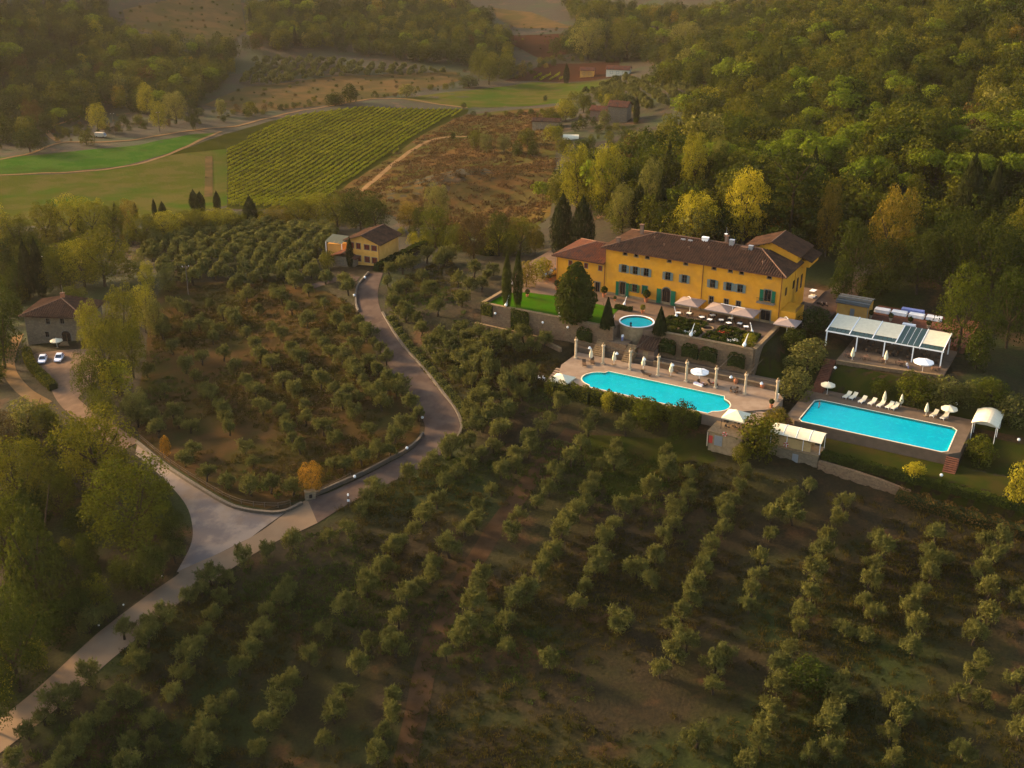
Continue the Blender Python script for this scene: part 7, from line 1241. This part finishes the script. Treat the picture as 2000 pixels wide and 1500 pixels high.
# parterre garden: box hedge frames
def parterre(u0, u1, v0, v1, label):
    hedge('parterre_hedge', label, el([(u0, v0, 0), (u1, v0, 0), (u1, v1, 0), (u0, v1, 0), (u0, v0 + .05, 0)]), .55, .6, 'box', 45, .03, 'parterre box hedges')
    w_, d_ = (u1 - u0) / 2 - .7, (v1 - v0) / 2 - .7
    if w_ > .4 and d_ > .3: hedge('parterre_hedge', label.replace('frame', 'inner block'), el([((u0 + u1) / 2 - w_ * .7, (v0 + v1) / 2, 0), ((u0 + u1) / 2 + w_ * .7, (v0 + v1) / 2, 0)]), d_ * 1.0, .45, 'broad', 45, .03, 'parterre box hedges')
for a in [(-86.5, -83.0, 223.6, 226.6), (-82.2, -78.2, 223.6, 226.6), (-85.5, -81.5, 218.2, 222.4), (-80.8, -77.6, 218.0, 221.8), (-75.8, -72.2, 218.0, 221.8), (-71.6, -66.4, 218.0, 220.6), (-74.6, -71.0, 223.0, 226.4), (-70.3, -66.2, 222.0, 225.6)]: parterre(*a, 'clipped box hedge frame of the parterre garden')
t = thing('stone_basin', 'small round stone basin in the middle of the parterre', 'basin', EP(-77.0, 224.0, 0), 0); MB().lathe([(1.35, 0), (1.35, .45), (1.1, .45), (1.1, .2)], 24, cap=False).build('rim', 'coping', t); MB().lathe([(1.09, .3), (.01, .3)], 24, cap=False).build('water', 'dark_open', t)
for u, v, m, l in [(-73.2, 222.6, 'red', 'red flower bed'), (-79.4, 219.4, 'white', 'white flower bed'), (-69.8, 219.3, 'white', 'small white flower bed')]:
    n_ = 160; P = np.column_stack([rng.uniform(-1.3, 1.3, n_), rng.uniform(-.6, .6, n_), rng.uniform(.1, .75, n_)]); o = link('flower_bed', leafmesh('flower_bed', P, rng.normal(size=(n_, 3)) + [0, 0, 1], rng.uniform(.05, .1, n_), 1, m), None, EP(u, v, 0)); tag(o, l + ' between the parterre hedges' + (' near the wall' if v < 219.35 else ''), 'flowers')
    n_ = 300; P = np.column_stack([rng.uniform(-1.4, 1.4, n_), rng.uniform(-.7, .7, n_), rng.uniform(.0, .6, n_)]); link('leaves', leafmesh('flower_leaves', P, rng.normal(size=(n_, 3)) + [0, 0, 1], rng.uniform(.06, .1, n_), 1.6, 'box'), o)
# planting strip beside the driveway wall
strip = [G(*p) for p in [(760, 620), (795, 670), (840, 722), (880, 770), (910, 812)]]; hedge('planting_strip', 'strip of low lavender shrubs outside the driveway wall', [np.array([*q_, float(gz(*q_))]) for q_ in smooth_line([p[:2] for p in strip], 4)], 1.8, .55, 'olive', 22, .2)
hedge('hedge', 'scrubby bank below the box hedge', [EP(-29 + 4 * k, 191.6 - .2 * k, float(gz(*EP(-29 + 4 * k, 191.6 - .2 * k)[:2])) - .2) for k in range(11)], 2.8, 1.9, 'brown', 14, .4)
# ------------------------------------------------------------ vineyard rows
VP = np.array(gpoly([(443, 293), (560, 229), (700, 210), (905, 216), (842, 250), (772, 298), (687, 350), (634, 388), (600, 405), (445, 403)]))
a_, b_ = G(636, 388)[:2], G(905, 218)[:2]; vd = (b_ - a_) / np.linalg.norm(b_ - a_); vn = np.array([-vd[1], vd[0]])
def vine_rows(poly, vd, vn, sp, label, group, hgt=1.7):
    q0 = poly.mean(0); s_ = (poly - q0) @ vn; k = s_.min() + sp * .4
    while k < s_.max():
        c = []
        for i in range(len(poly)):
            p, q_ = poly[i - 1], poly[i]; sp_, sq = (p - q0) @ vn - k, (q_ - q0) @ vn - k
            if (sp_ > 0) != (sq > 0): c.append(((p + (q_ - p) * sp_ / (sp_ - sq)) - q0) @ vd)
        c.sort()
        for t0, t1 in zip(c[::2], c[1::2]):
            L = t1 - t0
            if L < 6: continue
            n_ = int(L * 11); s = rng.uniform(t0, t1, n_); off = rng.normal(0, .15, n_); base = q0 + vn * k; P2_ = base + s[:, None] * vd + off[:, None] * vn; o = base + t0 * vd; z0 = float(gz(*o)); z = gz(P2_[:, 0], P2_[:, 1]) - z0 + rng.uniform(.35, hgt, n_) * (1 + .1 * np.sin(s * .7))
            r_ = thing('vine_row', label, 'vine row', (o[0], o[1], z0), 0, group); link('foliage', leafmesh('vine_foliage', np.column_stack([P2_ - o, z]), rng.normal(size=(n_, 3)) + [0, 0, .8], rng.uniform(.2, .34, n_), 1.25, 'vine'), r_)
            K = max(2, int(L / 14)); mb = MB()
            for i in range(K + 1):
                pp = base + vd * (t0 + L * i / K); zz_ = float(gz(*pp)) - z0; mb.box(pp[0] - o[0] - .05, pp[0] - o[0] + .05, pp[1] - o[1] - .05, pp[1] - o[1] + .05, zz_ - .2, zz_ + 1.8)
            w_ = mb.build('stakes', 'greywood', r_); w_['kind'] = 'stuff'
        k += sp
vine_rows(VP, vd, vn, 3.1, 'long row of yellow green vines in the vineyard', 'rows of the vineyard', 1.15)
V2 = np.array(gpoly([(1040, 158), (1045, 146), (1098, 145), (1100, 157)])); vine_rows(V2, np.array([.3, .95]), np.array([-.95, .3]), 6.0, 'short vine row in the far plot by the lone cypress', 'rows of the far vine plot')
# ------------------------------------------------------------ weeds and tufts
tuft = []
for i in range(3):
    n_ = 26; P = np.column_stack([rng.normal(0, .28, n_), rng.normal(0, .28, n_), rng.uniform(.05, .3, n_)]); tuft.append(leafmesh('tuft', P, rng.normal(size=(n_, 3)) * [1, 1, .3] , rng.uniform(.03, .06, n_), 4.0, 'grassblade', np.tile([0, 0, 1.0], (n_, 1))))
wc = proto_coll('weeds', [(m, None, None) for m in tuft] + [(m, None, 'greenblade') for m in tuft]); roadx = [LG + RG[::-1]]
W1 = jgrid([[(-20, 1500), (360, 1135), (600, 1000), (890, 880), (1100, 860), (1500, 930), (2010, 1010), (2010, 1500)], [(260, 850), (560, 985), (800, 870), (690, 600), (600, 540), (320, 560)], [(760, 640), (900, 810), (1080, 820), (1090, 700), (920, 640), (880, 500), (760, 560)]], .95, .5, roadx); keep = (np.sin(W1[:, 0] * .13 + 2 * np.sin(W1[:, 1] * .06)) + np.sin(W1[:, 1] * .17)) > rng.uniform(-1.6, 1.2, len(W1)); W1 = W1[keep]; n_ = len(W1); s_ = rng.uniform(.6, 1.7, n_)
gr_ = (np.sin(W1[:, 0] * .05 + 1.5 * np.sin(W1[:, 1] * .04)) * np.sin(W1[:, 1] * .07 + W1[:, 0] * .03)) > rng.uniform(.1, .6, n_)
scatter('weeds', 'dry grass and weed tufts between the olive trees', 'weeds', W1, np.column_stack([s_, s_, s_]), rng.integers(0, 3, n_) + 3 * gr_, wc); print('tufts', n_)
tuss = []
for i in range(3):
    n_ = 40; P = np.column_stack([rng.normal(0, .5, n_), rng.normal(0, .5, n_), rng.uniform(.05, .3, n_)]); tuss.append(leafmesh('tussock', P, rng.normal(size=(n_, 3)) * [1, 1, .3], rng.uniform(.05, .1, n_), 3.0, 'tussock', np.tile([0, 0, 1.0], (n_, 1))))
tc_ = proto_coll('tussocks', [(m, None, None) for m in tuss])
W2_ = jgrid([[(640, 392), (775, 300), (912, 224), (1080, 215), (1085, 300), (1075, 420), (1000, 480), (760, 420)]], 4.2, .5, [ribbon_poly(smooth_line([G(*p)[:2] for p in [(704, 375), (740, 345), (775, 315), (808, 292), (850, 272), (912, 267)]], 5), 5)]); n_ = len(W2_); s_ = rng.uniform(1.4, 2.6, n_); scatter('meadow_grass', 'rough tussocks over the dry meadows', 'grass', W2_, np.column_stack([s_ * 1.3, s_ * 1.3, s_ * .8]), rng.integers(0, 3, n_), tc_); print('tussocks', n_)
# ------------------------------------------------------------ haze
m, nt, o = new_mat('valley_haze'); pv = _n(nt, 'ShaderNodeVolumePrincipled'); pv.inputs['Color'].default_value = (.92, .80, .66, 1); pv.inputs['Density'].default_value = .000027; pv.inputs['Anisotropy'].default_value = .25; nt.links.new(pv.outputs[0], o.inputs['Volume'])
zlo = float(GZ.min()) - 3; zhi = max(float(GZ.max()) + 22, CAMZ + 5)
hz = MB().box(-525, 565, -20, 1405, zlo, zhi).build('haze', m); tag(hz, 'warm evening haze filling the valley', 'haze', kind='stuff')
